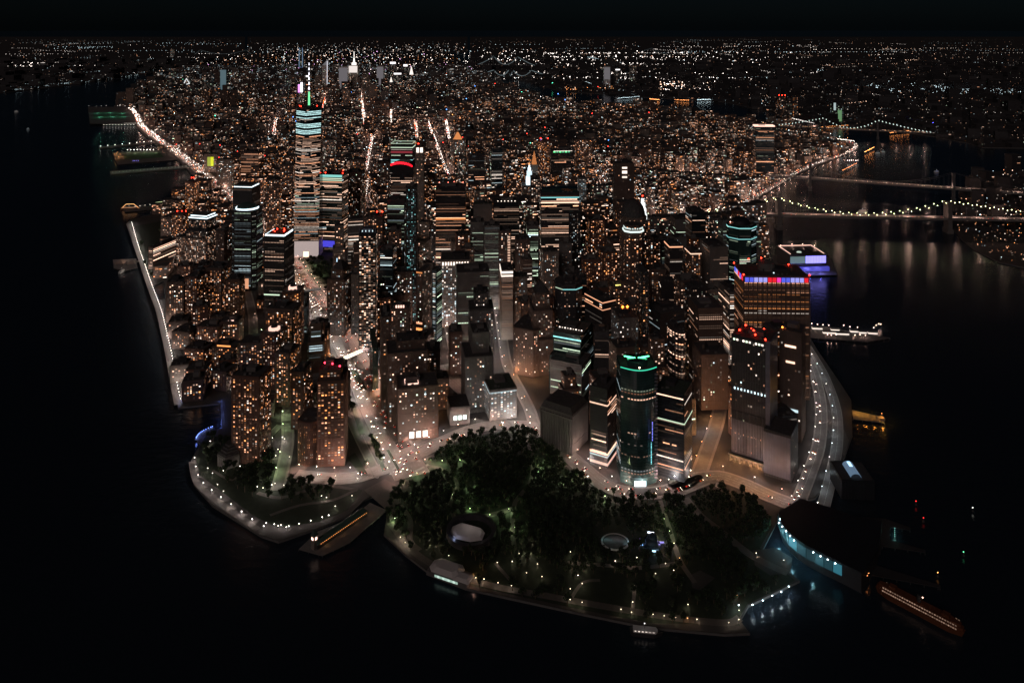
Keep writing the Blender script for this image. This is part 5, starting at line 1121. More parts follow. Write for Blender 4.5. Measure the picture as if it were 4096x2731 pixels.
# ------------------------------------------------------------------ lights of the far boroughs and the streets between
RL = random.Random(21); DOT = MB(); polys = [(WB, 'q'), (WN, 'n')]
def dot(x, y, z, c, k, s=1.0): r = max(.7, y*.00042*s) * (1 if y < 6500 else .8); DOT.octa((x, y, z), r, 0, sc(c, k))
def edge_fade(u, v):
    f = 1.0
    if u > 3400: f *= max(.25, 1 - (u-3400)/900)
    if u < 500: f *= .6
    if v < 190: f *= max(.0, (v-152)/38)**2
    return f
for P, w_ in polys:
    n_seg = 230 if w_ == 'q' else 70
    for _ in range(n_seg):        # lamp-lit streets seen at a low angle: short runs
        u = RL.uniform(1850, 4080) if w_ == 'q' else RL.uniform(0, 950)
        v = 152 + (RL.random()**1.5)*(420 if w_ == 'q' else 190)
        x, y = G(u, v)
        if not pip(x, y, P): continue
        a = RL.choice((.1, .1, 1.65, 1.65, .6, -.4)) + RL.uniform(-.1,.1); L = RL.uniform(.03, .09)*y; st_ = max(30, y*.0045); c = RL.choice((WHT, LWHITE, COOL, PEACH) if w_ == 'q' else (LWHITE, COOL)); k = RL.uniform(.4, 2.6)*edge_fade(u, v)
        q = 0
        while q < L:
            px, py = x + cos(a)*q, y + sin(a)*q; q += st_*RL.uniform(.6, 1.5)
            if pip(px, py, P) and RL.random() < .8: dot(px, py, 9, c, k*RL.uniform(.4, 2), RL.uniform(.7, 1.2))
    for _ in range(5200 if w_ == 'q' else 1000):
        u = RL.uniform(1850, 4090) if w_ == 'q' else RL.uniform(-20, 990)
        v = 153 + (RL.random()**1.7)*(520 if w_ == 'q' else 215)
        x, y = G(u, v)
        dens = .5 + .5*sin(x/900 + 1.3)*sin(y/1400 + .4) 
        if not pip(x, y, P) or RL.random() > .12 + 1.0*dens*dens: continue
        c = RL.choice((WHT, PEACH, COOL, LWHITE, PEACH, WARM)) if v < 480 else RL.choice((WHT, COOL, AMB, PEACH, COOL, WARM))
        dot(x, y, RL.uniform(6, 20), c, bri(.15, 5, RL)*edge_fade(u, v)*(.6 if v > 480 else 1), RL.uniform(.6, 1.3))
for _ in range(420):
    u = RL.uniform(990, 1870); v = 150 + (RL.random()**.45)*62; dot(*G(u, v), 12, RL.choice((WHT, LWHITE, COOL, PEACH)), bri(.3, 5, RL)*edge_fade(u, v), RL.uniform(.6, 1.2))
for _ in range(40): u = RL.gauss(1015, 7); dot(*G(u, 424 - (u-1015)*1.1 + RL.gauss(0, 1.5)), 12, (1,.05,.05), 6, 1.2)
for _ in range(520):     # bright stadium, yard and terminal lights in the north-east band
    u = RL.gauss(2450, 330); v = RL.choice((216, 232, 245, 262, 300, 320)) + RL.gauss(0, 3); x, y = G(u, max(v, 190)); dot(x, y, 25, LWHITE, RL.uniform(2, 7), RL.uniform(.7, 1.7))
for _ in range(300): u = RL.uniform(3450, 4090); v = 352 + (u-3450)*.03 + RL.gauss(0, 9); dot(*G(u, v), 15, COOL, RL.uniform(1.5, 6)*(.8 if u < 3800 else .55), RL.uniform(.8, 1.3))
for _ in range(110): u = RL.uniform(2640, 2860); v = RL.uniform(330, 365); dot(*G(u, v), 12, RL.choice((PEACH, LWHITE)), RL.uniform(3, 8), 1.4)
for _ in range(60): u = RL.uniform(2260, 2460); v = 359 + RL.uniform(-6, 6) - abs(u-2330)*.02; dot(*G(u, v), 12, RL.choice((AMB, LSOD, PEACH)), RL.uniform(2, 5), 1.3)
for _ in range(55): u = RL.uniform(30, 380); v = RL.choice((256, 268)) + RL.gauss(0, 2); dot(*G(u, v), 18, LWHITE, RL.uniform(2, 7), 1.3)
for _ in range(160): u = RL.uniform(0, 560); v = 368 - u*.125 + RL.gauss(0, 2.5); dot(*G(u, v), 6, COOL, RL.uniform(.5, 2.5), .8)
# Manhattan lamps and rooftop lights beyond the towers
for _ in range(6400):
    u = RL.uniform(560, 3400); v = 165 + (RL.random()**1.25)*640; x, y = G(u, v)
    if not pip(x, y, WM) or RL.random() > .25 + .6*clump(x, y): continue
    east = u > 2300 and v > 480
    c = RL.choice((AMB, LSOD, WARM, PEACH, COOL)) if east else RL.choice((PEACH, WARM, WHT, LWHITE, AMB, COOL, PEACH))
    if v < 330: c = RL.choice((WHT, LWHITE, COOL, PEACH))
    z = RL.uniform(8, 40)
    dot(x, y, z, c, bri(.6, 14, RL), RL.uniform(.6, 1.25))
for _ in range(420):
    u = RL.uniform(3820, 4095); v = RL.uniform(680, 1090) if RL.random() < .8 else RL.uniform(590, 690); x, y = G(u, v)
    if pip(x, y, WB): dot(x, y, RL.uniform(6, 20), RL.choice((COOL, WARM, PEACH, AMB, WHT, WARM)), bri(.5, 9, RL)*(1 if v < 900 else .7), RL.uniform(.7, 1.3))
for _ in range(260): u = RL.gauss(1450, 260); v = RL.uniform(228, 345); dot(*G(u, v), RL.uniform(20, 160), RL.choice((WHT, LWHITE, COOL, WHT, (1,.5,1))), RL.uniform(1, 7), RL.uniform(.7, 1.4))
for _ in range(46): u = RL.uniform(700, 2600); v = RL.uniform(330, 700); dot(*G(u, v), 60, RL.choice(((1,.04,.03), (1,.05,.03), (.1,.3,1), (.1,1,.5))), 6, 1.7)
for (u0, v0, u1, v1, n, c, k) in ((2890,545,3020,533,34,AMB,5),(3030,532,3420,505,70,AMB,3),(2320,812,2420,800,20,AMB,3),(590,384,640,380,12,LWHITE,8),(575,362,640,352,14,LWHITE,8),(480,425,545,433,14,WHT,5),(3170,480,3260,500,26,LWHITE,3),(2560,424,2740,462,40,LWHITE,3),(1060,560,1080,545,6,PEACH,4),(2470,398,2560,390,30,COOL,2),(2600,400,2640,404,16,AMB,6),(2700,404,2760,406,14,AMB,5),(2790,404,2890,402,24,COOL,4),(3560,538,3640,528,20,AMB,6),(3690,497,3700,500,4,BLUE,5),(3730,497,3765,503,9,BLUE,6),(3350,562,3420,572,20,WHT,6),(3460,615,3500,594,12,AMB,8),(3390,650,3440,650,6,LWHITE,8),(3370,690,3430,660,16,AMB,4)):
    for k_ in range(n): f = (k_ + RL.uniform(-.3,.3))/n; dot(*G(u0+(u1-u0)*f, v0+(v1-v0)*f + RL.gauss(0, .8)), 9, c, k*RL.uniform(.5, 1.5), 1.0)
ta = math.tan(radians(-12))
for i in range(-9, 12):
    x0 = i*255 + 500; y = 3000; on = True; c = RL.choice((PEACH, AMB, WARM, WHT)); k = RL.uniform(1.5, 5)
    while y < 10500:
        if RL.random() < .03: on = RL.random() < .6; c = RL.choice((PEACH, AMB, WARM, WHT, (1,.12,.05)) if RL.random() < .7 else (WHT,)); k = RL.uniform(1.2, 6)
        y += y*.0052; xx = x0 + (y-3000)*ta*.95 + RL.uniform(-7, 7)
        if on and pip(xx, y, WM): dot(xx, y, RL.uniform(9, 26), c, k*RL.uniform(.4, 1.5), RL.uniform(.7, 1.1))
for i in range(46):
    y0 = 3000 + i*150*(1 + i*.02); c = RL.choice((PEACH, AMB, WARM)); a_ = radians(78); xx = -y0*.5; 
    while xx < y0*.45:
        xx += y0*.006; yy = y0 + xx*math.tan(radians(-9)) + RL.uniform(-4, 4)
        if RL.random() < .35 and pip(xx, yy, WM): dot(xx, yy, RL.uniform(9, 20), c, RL.uniform(.4, 3), .8)
for _ in range(900):
    u = RL.uniform(2350, 3400); v = RL.uniform(500, 860); x, y = G(u, v)
    if pip(x, y, WM): dot(x, y, RL.uniform(6, 20), RL.choice((AMB, AMB, LSOD, WARM, PEACH)), bri(.8, 9, RL), RL.uniform(.7, 1.2))
do = DOT.build('distant_lamps', [GLOW], kind='stuff', glow=True); do['label'] = 'countless street and yard lamps of the city running to the horizon'
# moving traffic on the far roads: head and tail lamps too small to part
TR = MB()
def traffic(P, w, step, big=1.0, red=.45, amt=1.0, z=1.0, ymin=0):
    for x, y, a in along(P, step):
        for ln in (-.38, -.27, -.16, .16, .27, .38):
            if RL.random() > .55*amt or y < ymin: continue
            px, py = x - sin(a)*w*ln + RL.uniform(-4,4)*cos(a), y + cos(a)*w*ln + RL.uniform(-4,4)*sin(a)
            hd = ln < 0; c = (1, .9, .8) if (hd and RL.random() > .2) or RL.random() > red else RL.choice(((1,.04,.02), (1,.25,.05)))
            r = max(.6, y*.00038)*big; TR.octa((px, py, z + r), r, 0, sc(c, RL.uniform(2, 7)))
traffic(wP, 34, 26, 1.0, .3, .62, ymin=2150); traffic(wP, 34, 50, 1.2, .15, .5, z=7, ymin=2400)
for i_, (P, w) in enumerate(ROADS[FA0:FA1]):
    if i_ in (10, 11, 12): traffic(P, w, 34, .8, .2, .4)
    elif i_ == 4 or i_ == 6: traffic(P, w, 30, 1.0, .85, .8)
    else: traffic(P, w, 34, 1.0, .3, .75)
traffic(FDRP, 22, 26, .9, .35, .6)
for P, w in ROADS[FA0:FA1] + [(FDRP, 22)]:
    for x, y, a in along(P, 90): add_light(x, y, 14, LPINK, 26000, .6)  # added lights without lanterns, each standing for a run of street lamps
for x, y, a in along(wP, 90):
    if y > 2300: add_light(x, y, 14, LPINK, 26000, .6)
tr = TR.build('distant_traffic', [GLOW], kind='stuff', glow=True); tr['label'] = 'streams of white and red vehicle lamps on the far avenues'
ex = EXTRA.build('street_lamps_beyond', [GLOW, POLE], kind='stuff', glow=True); ex['label'] = 'smaller street lamps standing between the tower blocks'

# ------------------------------------------------------------------ bridges
def bridge(name, label, T1, T2, dz, th, left_end, right_end, n_l, tm, deckcol, globe=None, gk=3, tw=7, far=False, deckw=26):
    t = empty(name, ((T1[0]+T2[0])/2, (T1[1]+T2[1])/2, 0)); tag(t, label, 'bridge'); ox, oy = t.location.x, t.location.y
    L = hypot(T2[0]-T1[0], T2[1]-T1[1]); ux, uy = (T2[0]-T1[0])/L, (T2[1]-T1[1])/L; px, py = -uy, ux; a = atan2(uy, ux)
    for T in (T1, T2):
        m = MB(); cx, cyy = T[0]-ox, T[1]-oy
        for s in (-1, 0, 1): m.obox(cx+px*s*deckw*.42, cyy+py*s*deckw*.42, tw, tw*.7, a, -3, th*.9, 0)
        m.obox(cx, cyy, tw*1.1, deckw*1.15, a, th*.88, th, 0); m.obox(cx, cyy, tw*1.5, deckw*1.3, a, -3, 10, 0)
        m.build('bridge_tower', [tm], t)
    A = (T1[0]-ux*left_end, T1[1]-uy*left_end); B = (T2[0]+ux*right_end, T2[1]+uy*right_end)
    D = hypot(B[0]-A[0], B[1]-A[1]); m = MB(); m.obox((A[0]+B[0])/2-ox, (A[1]+B[1])/2-oy, D, deckw, a, dz-4, dz, 0)
    for s in (-1, 1): m.obox((A[0]+B[0])/2-ox+px*s*deckw*.5, (A[1]+B[1])/2-oy+py*s*deckw*.5, D, .6, a, dz, dz+3, 0)
    m.build('deck', [tm if far else ASPH], t)
    pts = []; N = 16
    for k in range(7): f = k/7; pts.append((A[0]+(T1[0]-A[0])*f, A[1]+(T1[1]-A[1])*f, dz+2+(th-dz-2)*f**1.25))
    for k in range(N+1): f = k/N; pts.append((T1[0]+(T2[0]-T1[0])*f, T1[1]+(T2[1]-T1[1])*f, dz+5+(th-dz-5)*(2*f-1)**2))
    for k in range(1, 8): f = k/7; pts.append((T2[0]+(B[0]-T2[0])*f, T2[1]+(B[1]-T2[1])*f, dz+2+(th-dz-2)*(1-f)**1.25))
    for s in (-1, 1):
        m = MB(); m.tube([(x-ox+px*s*deckw*.45, y-oy+py*s*deckw*.45, z) for x, y, z in pts], .45 if not far else 2.4, 0, (0, 0, 0) if not far else sc(COOL, gk), 5)
        m.build('cable', [POLE if not far else GLOW], t, glow=far)
        if not far:
            h_ = MB()
            for k in range(len(pts)-1):
                for f in (0, .5):
                    q = tuple(pts[k][i]+(pts[k+1][i]-pts[k][i])*f for i in range(3))
                    if q[2] > dz+4: h_.tube([(q[0]-ox+px*s*deckw*.45, q[1]-oy+py*s*deckw*.45, dz), (q[0]-ox+px*s*deckw*.45, q[1]-oy+py*s*deckw*.45, q[2])], .18, 0, n=3)
            h_.build('suspender', [POLE], t, kind='stuff')
    if globe:
        m = MB(); r = .00055*T1[1]
        m.octa((0, 0, 0), r, 0, sc(globe, gk)); o0 = m.build('cable_lamp', [GLOW], t, glow=True); first = True
        for s in (-1, 1):
            q = along([(p[0], p[1]) for p in pts], D/n_l)
            for x, y, _ in q:
                s_ = hypot(x-A[0], y-A[1]); acc = 0; z = dz
                for k in range(len(pts)-1):
                    l = hypot(pts[k+1][0]-pts[k][0], pts[k+1][1]-pts[k][1])
                    if acc + l >= s_: z = pts[k][2]+(pts[k+1][2]-pts[k][2])*(s_-acc)/l; break
                    acc += l
                o = o0 if first else o0.copy()
                if not first: link(o, t)
                first = False; o.location = (x-ox+px*s*deckw*.45, y-oy+py*s*deckw*.45, z+1.5)
    m = MB()
    for k in range(int(D/(14 if not far else 60))):
        f = (k+RL.random())*14/D if not far else (k+RL.random())*60/D
        c = RL.choice(((1,.08,.04), PEACH, WARM, LPINK, LPINK)) if deckcol == 'traffic' else deckcol
        r = T1[1]*.0004; 
        if RL.random() < .8: m.octa((A[0]+(B[0]-A[0])*f-ox+px*RL.uniform(-.3,.3)*deckw, A[1]+(B[1]-A[1])*f-oy+py*RL.uniform(-.3,.3)*deckw, dz+1.5), r, 0, sc(c, RL.uniform(.8, 3.5) if deckcol == 'traffic' else RL.uniform(1, 3.2) if not far else RL.uniform(.3, 1.2)))
    if m.f: m.build('deck_light', [GLOW], t, kind='stuff', glow=True)
    if not far:
        for x, y, _ in along([A, B], 70): add_light(x, y, dz+9, LPINK, 22000 if deckcol == 'traffic' else 16000, .4)
    return t
def Gz(u, v, z): return G(u, v, z)
bridge('suspension_bridge', 'near suspension bridge with stone towers and strings of yellow-green globe lamps on its cables', Gz(3114,858,42), Gz(3792,872,42), 42, 92, 240, 420, 46, WALL['stone'], 'traffic', (1, 1, .5), 12, tw=12)
bridge('suspension_bridge', 'farther dim suspension bridge with dark steel towers and unlit cables', Gz(3241,712,45), Gz(3814,753,45), 45, 100, 160, 300, 10, POLE, (1, .75, .5), None, tw=8)
bridge('suspension_bridge', 'third suspension bridge upriver with small pale lamps on its rising cables', Gz(3296,512,45), Gz(3511,522,45), 45, 100, 260, 260, 44, POLE, (1, .5, .2), (.75, .95, .85), 1.5, tw=8)
bridge('suspension_bridge', 'very distant bridge with one thin pale catenary above the city lights', G(1976,279), G(2070,281), 70, 190, 250, 260, 10, POLE, (1, .9, .8), None, .13, far=True, tw=16)
bridge('suspension_bridge', 'distant cantilever-like bridge with several lit peaks over the narrow far channel', G(1976,318), G(2036,317), 40, 110, 260, 10, 10, POLE, (1, .7, .5), None, .16, far=True, tw=12)
bridge('suspension_bridge', 'right half of the distant bridge with lit peaks over the orange-lit channel', G(2052,319), G(2125,320), 40, 110, 30, 260, 10, POLE, (1, .6, .3), None, .16, far=True, tw=12)
bridge('suspension_bridge', 'faintest bridge on the horizon with two low pale peaks', G(2608,226), G(2712,227), 60, 170, 400, 400, 10, POLE, (1, .9, .8), None, .05, far=True, tw=12)
bridge('suspension_bridge', 'long flat string of lamps of a bridge far up the western river', G(800,236), G(985,236), 90, 170, 100, 100, 10, POLE, (1, .95, .95), None, .04, far=True, tw=12)

# ------------------------------------------------------------------ piers and boats
def deckslab(name, label, pts, z=0.4, cat='pier', M=None, bottom=-3):
    P = [G(*p) for p in pts]; A = sum(P[i][0]*P[(i+1) % len(P)][1] - P[(i+1) % len(P)][0]*P[i][1] for i in range(len(P)))
    if A < 0: P.reverse()
    cx = sum(p[0] for p in P)/len(P); cyy = sum(p[1] for p in P)/len(P); t = empty(name, (cx, cyy, 0)); tag(t, label, cat)
    m = MB(); m.prism([(x-cx, y-cyy) for x, y in P], z-.8, z, 0); m.build('deck', [M or (WALL['dark'] if cat == 'ferry slip' else CONC)], t)
    m = MB()
    for i in range(len(P)):
        a, b = P[i], P[(i+1) % len(P)]
        for x, y, _ in along([a, b], 14): m.prism(ell(1, 1, 5, x-cx, y-cyy), bottom, z-.8, 0)
    m.build('pile', [POLE], t, kind='stuff'); return t, cx, cyy, P
def globes(t, cx, cyy, pts, h, col, k, r, P=0, name='lamp'):
    m = MB(); m.octa((0, 0, 0), r, 0, sc(col, k)); m.tube([(0, 0, -h), (0, 0, -r)], .15, 1, n=3); o0 = m.build(name, [GLOW, POLE], t, glow=True); f = True
    for (x, y) in pts:
        o = o0 if f else o0.copy()
        if not f: link(o, t)
        f = False; o.location = (x-cx, y-cyy, h)
        if P: add_light(x, y, h-.8, col, P, .4)
FIELD = mat('sports_turf', (.05, .12, .06), rough=.9)
t, cx, cyy, P = deckslab('pier', 'big square pier with a dark green-lit playing field on its roof', [(352,432),(520,432),(548,500),(360,500)], 8)
m = MB(); q = [(x-cx, y-cyy) for x, y in [G(375,450,8), G(500,450,8), G(505,478,8), G(372,478,8)]][::-1]; m.prism(q, 8, 8.3, 0); m.build('turf', [FIELD], t)
for u, v in ((390,458),(440,456),(490,458),(400,474),(450,472),(495,472)): add_light(*G(u, v), 20, (.3, 1, .75), 16000, 1)
globes(t, cx, cyy, [G(u, 503) for u in range(415, 545, 12)], 6, LWHITE, 6, 1.8, 9000)
globes(t, cx, cyy, [G(u, 430) for u in (355,385,405,425,470,480,500)], 12, LWHITE, 2.5, 1.8)
globes(t, cx, cyy, [G(u, 495, 8) for u in range(500, 545, 6)], 10, (1,.95,.8), 3, 1.2)
t, cx, cyy, P = deckslab('pier', 'long pier with a green lit field, orange court at its tip and bright lamps', [(450,612),(680,600),(708,640),(470,660)], 1)
m = MB(); q = [(x-cx, y-cyy) for x, y in [G(495,620), G(640,612), G(655,630), G(500,640)]][::-1]; m.prism(q, 1, 1.3, 0); m.build('turf', [FIELD], t)
m = MB(); q = [(x-cx, y-cyy) for x, y in [G(455,616), G(488,614), G(492,640), G(468,645)]][::-1]; m.prism(q, 1, 1.35, 0); m.build('sand_court', [PAVE], t)
globes(t, cx, cyy, [G(u, 606) for u in range(510, 625, 13)], 8, LWHITE, 9, 1.9, 0)
for u in (510,545,580,615): add_light(*G(u, 612), 12, LGRN, 7000, .5)
for u, v in ((462,622),(475,620),(470,634),(484,630)): add_light(*G(u, v), 8, LSOD, 9000, .5)
globes(t, cx, cyy, [G(u, v) for u, v in ((458,622),(470,614),(480,622),(475,632),(466,618))], 6, LSOD, 4, 1.3)
globes(t, cx, cyy, [G(u, 646) for u in (532,538,545,553)], 3, (.3,.25,1), 3, 1.4)
t, cx, cyy, P = deckslab('pier', 'thin finger pier with faint railing lamps south of the green field pier', [(440,686),(760,662),(765,672),(442,700)], 1)
globes(t, cx, cyy, [G(u, 694 - (u-440)*.082) for u in range(450, 760, 14)], 4, (.8,1,.8), 1.1, 1.2, 1500)
t, cx, cyy, P = deckslab('pier', 'slender pier carrying a spaced row of white lamps north of the green field pier', [(395,590),(640,565),(645,571),(397,597)], 1)
globes(t, cx, cyy, [G(u, 590 - (u-400)*.1) for u in range(402, 640, 29)], 6, LWHITE, 8, 1.9, 12000)
t, cx, cyy, P = deckslab('pier', 'low northern pier with two rows of tiny lamps', [(455,424),(690,405),(700,414),(460,436)], 1)
t, cx, cyy, P = deckslab('ferry_pier', 'pier with a pale green glowing tent roof by the apartment blocks', [(495,838),(700,812),(705,828),(500,850)], 1)
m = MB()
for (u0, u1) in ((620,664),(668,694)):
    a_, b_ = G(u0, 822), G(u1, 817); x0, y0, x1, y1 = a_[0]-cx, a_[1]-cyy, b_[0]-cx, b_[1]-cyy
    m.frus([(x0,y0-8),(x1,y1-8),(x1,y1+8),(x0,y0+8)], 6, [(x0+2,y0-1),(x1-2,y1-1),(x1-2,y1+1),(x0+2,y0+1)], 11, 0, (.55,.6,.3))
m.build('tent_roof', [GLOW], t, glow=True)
globes(t, cx, cyy, [G(u, 836-(u-500)*.13) for u in (505,520,540,560,580,600,612)], 4, WHT, 3, 1.2)
def hull(m, L, B, h, mi=0, z=-2.6, bow=.25):
    pts = [(-L/2,-B*.4),(-L/2+L*.05,-B/2),(L/2-L*bow,-B/2),(L/2,0),(L/2-L*bow,B/2),(-L/2+L*.05,B/2),(-L/2,B*.4)]
    m.frus(scale_poly(pts, .9), z, pts, z+h, mi)
    return pts
def boat(name, label, u, v, L, B, a, decks, lit, col, group=None, cat='boat'):
    x, y = G(u, v, -2.5); t = empty(name, (x, y, 0), a); tag(t, label, cat, group)
    m = MB(); hull(m, L, B, B*.35+1.4); m.build('hull', [col], t); z = -2.6+B*.35+1.4
    for k in range(decks):
        s = .8-.12*k; m = MB(); m.prism([(-L*s*.5,-B*.4),(L*s*.36,-B*.4),(L*s*.44,0),(L*s*.36,B*.4),(-L*s*.5,B*.4)], z, z+2.6, 0); m.build('cabin', [WHITE], t)
        m = MB(); n = max(3, int(L*s/4))
        for i in range(n):
            xx = -L*s*.48 + (i+.5)*L*s*.82/n
            for sd in (-1, 1): m.box(xx-.8, xx+.8, sd*B*.41-.05, sd*B*.41+.05, z+1, z+1.9, 0, sc(lit, R.uniform(.6, 1.4)))
        m.build('window', [GLOW], t, kind='stuff', glow=True); z += 2.6
    mast(t, -L*.05, 0, z, 5, .15); m = MB(); m.octa((-L*.05, 0, z+5.2), .7, 0, (3, 3, 3)); m.build('mast_light', [GLOW], t, glow=True)
    return t, z
ORHULL = mat('orange_hull', (.13, .045, .02), rough=.5)
t, z = boat('moored_ship', 'moored ship outlined with orange string lights at the pier tip', 520, 838, 62, 12, .1, 1, AMB, ORHULL)
m = MB(); pts_ = [(-31,0,0),(-12,0,16),(12,0,16),(31,0,0)]
for a_, b_ in zip(pts_, pts_[1:]):
    m.tube([a_, b_], .8, 0, sc(LSOD, 1.6), 4)
m.build('string_light', [GLOW], t, glow=True)
FX, FY = G(3860, 2545, -2.5); GX, GY = G(3505, 2358, -2.5); fa = atan2(GY-FY, GX-FX); fl = hypot(GX-FX, GY-FY)
t = empty('ferry', ((FX+GX)/2, (FY+GY)/2, 0), fa); tag(t, 'large orange harbour ferry with long rows of lit windows docked beside the dark terminal', 'ferry')
m = MB(); P_ = [(-fl/2,-2.5),(-fl/2+12,-6.5),(fl/2-12,-6.5),(fl/2,-2.5),(fl/2,2.5),(fl/2-12,6.5),(-fl/2+12,6.5),(-fl/2,2.5)]; m.frus(scale_poly(P_, .95), -2.6, P_, 3, 0); m.build('hull', [ORHULL], t)
for k in range(2):
    m = MB(); q = scale_poly(P_, .97-.05*k, .92-.12*k); m.prism(q, 3+3*k, 6+3*k, 0); m.build('deckhouse', [ORHULL], t)
    m = MB(); o = None
    for i in range(34-4*k):
        xx = -fl*.42 + i*fl*.84/(34-4*k)
        for sd in (-1, 1): m.box(xx-.8, xx+.8, sd*6.5*(.92-.12*k)-.1, sd*6.5*(.92-.12*k)+.1, 4+3*k, 5.2+3*k, 0, sc(PEACH, R.uniform(.1, .4)))
    m.build('window', [GLOW], t, kind='stuff', glow=True)
for s_ in (-1, 1): m = MB(); m.box(s_*fl*.3-3.5, s_*fl*.3+3.5, -3, 3, 9, 12, 0); m.build('wheelhouse', [ORHULL], t)
m = MB(); m.prism(ell(4, 3, 10), 9, 16, 0); m.build('funnel', [POLE], t)
m = MB(); m.octa((-fl*.05, 2, 17), .9, 0, (4,2.4,1.8)); m.build('mast_light', [GLOW], t, glow=True)
for k, (u, v, L, a, lab) in enumerate(((455,1062,34,.1,'barge-like landing with a low tent roof left of the river walk, left one'),)): pass
t, cx, cyy, P = deckslab('ferry_landing', 'brown floating ferry landing with two peaked canopy roofs off the river walk', [(452,1040),(545,1036),(550,1072),(500,1085),(455,1075)], 1, cat='landing')
for k in (-1, 1):
    m = MB(); m.frus(rect(26, 26, k*16, 8), 5, rect(2, 2, k*16, 8), 12, 0); m.build('canopy_roof', [WALL['beige']], t)
    m = MB(); 
    for px_, py_ in ((-11,-11),(11,-11),(11,11),(-11,11)): m.box(k*16+px_-.4, k*16+px_+.4, 8+py_-.4, 8+py_+.4, 1, 5, 0)
    m.build('canopy_post', [POLE], t, kind='stuff')
for u, v in ((483,1040),(515,1036),(500,1060)): add_light(*G(u, v), 14, LPINK, 2600, .4)
boat('ferry_boat', 'small white ferry tied up in front of the brown landing', 488, 1090, 24, 7, 1.5, 1, WHT, WHITE)
boat('small_boat', 'lone small boat with two white lights far out on the dark western river', 66, 448, 30, 8, 0, 1, LWHITE, WHITE)
boat('small_boat', 'tiny dim boat on the western river below the first one', 113, 520, 20, 6, .3, 1, COOL, WALL['dark'])
boat('small_boat', 'small boat with blue lamps in the middle of the east river', 3747, 690, 24, 8, .2, 1, (.3,.4,1), WHITE)
boat('small_boat', 'white launch near the orange-lit pier tip on the east river', 3512, 616, 26, 8, .2, 1, COOL, WHITE)
boat('small_boat', 'second launch beside the orange-lit pier tip, slightly farther right', 3533, 611, 22, 7, .2, 1, COOL, WHITE)
boat('small_boat', 'excursion boat passing under the near suspension bridge', 3452, 852, 34, 9, .1, 2, LPINK, WHITE)
boat('small_boat', 'dark excursion boat moored at the promenade of the big park', 2585, 2538, 34, 8, -.12, 1, WHT, WALL['dark'])
for k, (u, v, c) in enumerate(((3664,2014,(4,.1,.1)),(3694,2081,(4,.1,.1)),(3891,2040,(4,4,3.5)),(3854,2218,(.4,3,1.2)),(3751,2301,(4,1.6,.4)))):
    x, y = G(u, v, -1); t = empty('channel_buoy', (x, y, 0)); tag(t, ('red-lit channel buoy nearest the ferry slips','red-lit channel buoy a little farther out and lower','white-lit channel buoy far out right of the ferry slips','green-lit channel buoy in the dark harbour','amber-lit channel buoy beyond the orange ferry')[k], 'buoy')
    m = MB(); m.prism(ell(3, 3, 10), -2.8, -1.4, 0); m.frus(ell(2, 2, 6), -1.4, ell(.5, .5, 6), 2, 0); m.build('float', [POLE], t)
    m = MB(); m.octa((0, 0, 2.6), .8, 0, c); m.build('lantern', [GLOW], t, glow=True)
# orange lit pier, bright white pier, brown quay on the east side
t, cx, cyy, P = deckslab('pier', 'small pier bathed in orange light with a little shed at its end', [(3408,1640),(3530,1668),(3538,1692),(3412,1676)], .6)
m = MB(); x, y = G(3524,1680); m.obox(x-cx, y-cyy, 9, 8, .1, .6, 5, 0); m.build('shed', [WALL['beige']], t)
for u, v in ((3430,1655),(3465,1662),(3500,1670),(3532,1684)): add_light(*G(u, v), 7, (1,.42,.06), 5200, .4)
globes(t, cx, cyy, [G(3527,1668)], 6, AMB, 5, .8)
t, cx, cyy, P = deckslab('pier', 'long white-lit ferry pier with glowing waiting sheds and globe lamps on the east river', [(3225,1318),(3290,1305),(3420,1330),(3560,1352),(3470,1368),(3300,1356),(3215,1350)], .8)
for k, (u, v, L) in enumerate(((3268,1316,20),(3330,1334,38),(3370,1338,24),(3415,1328,14),(3450,1333,14),(3490,1335,18),(3340,1322,16))):
    m = MB(); x, y = G(u, v); m.obox(x-cx, y-cyy, L, 7, -.1, .8, 4, 0, sc(WHT, 1.1)); m.obox(x-cx, y-cyy, L+2, 9, -.1, 4, 4.6, 1); m.build('waiting_shed', [GLOWS, CONC], t, glow=True)
globes(t, cx, cyy, [G(u, v) for u, v in ((3247,1305),(3270,1308),(3292,1310),(3315,1312),(3375,1312),(3400,1318),(3430,1320),(3495,1322),(3505,1312),(3515,1306),(3523,1308),(3310,1350),(3325,1352),(3345,1350),(3420,1352),(3440,1350),(3462,1353))], 6, LPINK, 7, 1.1, 2600)
# lit market pier building
t, cx, cyy, P = deckslab('pier', 'broad dark pier platform under the violet-lit market hall', [(3085,1020),(3320,1030),(3350,1100),(3110,1110)], 1)
t,w,d,h = tower('market_hall', 'pier-top market hall with glowing violet-blue columns and a lit roof terrace', 'hall', 3135, 3296, 1020, 1088, d=80, a=4, st='dim', wall='dark', roof='bare', p_mul=0)
m = MB(); o0 = None
for k in range(13):
    m = MB() if o0 is None else m
    if o0 is None: m.box(-1.6, 1.6, -1, 0, 0, h*.42, 0, (.55,.5,2)); o0 = m.build('lit_column', [GLOWS], t, glow=True); o = o0
    else: o = o0.copy(); link(o, t)
    o.location = (-w*.05 + k*w*.55/13, -d/2-.5, h*.5)
m = MB(); m.box(-w*.5, w*.55, -d/2-6, -d/2, h*.05, h*.3, 0, (.05,.05,.4)); m.build('blue_terrace', [GLOWS], t, glow=True)
m = MB(); m.box(-w*.48, -w*.06, -d/2-.6, -d/2, h*.5, h*.9, 0, (.10,.16,.15)); m.build('glass_front', [GLOWS], t, glow=True)
m = MB(); m.box(-w*.3, w*.1, -d*.1, d*.2, h, h+3, 0); m.box(w*.2, w*.38, -d*.3, d*.3, h, h+2.2, 0); m.build('roof_kiosk', [WALL['dark']], t, kind='stuff')
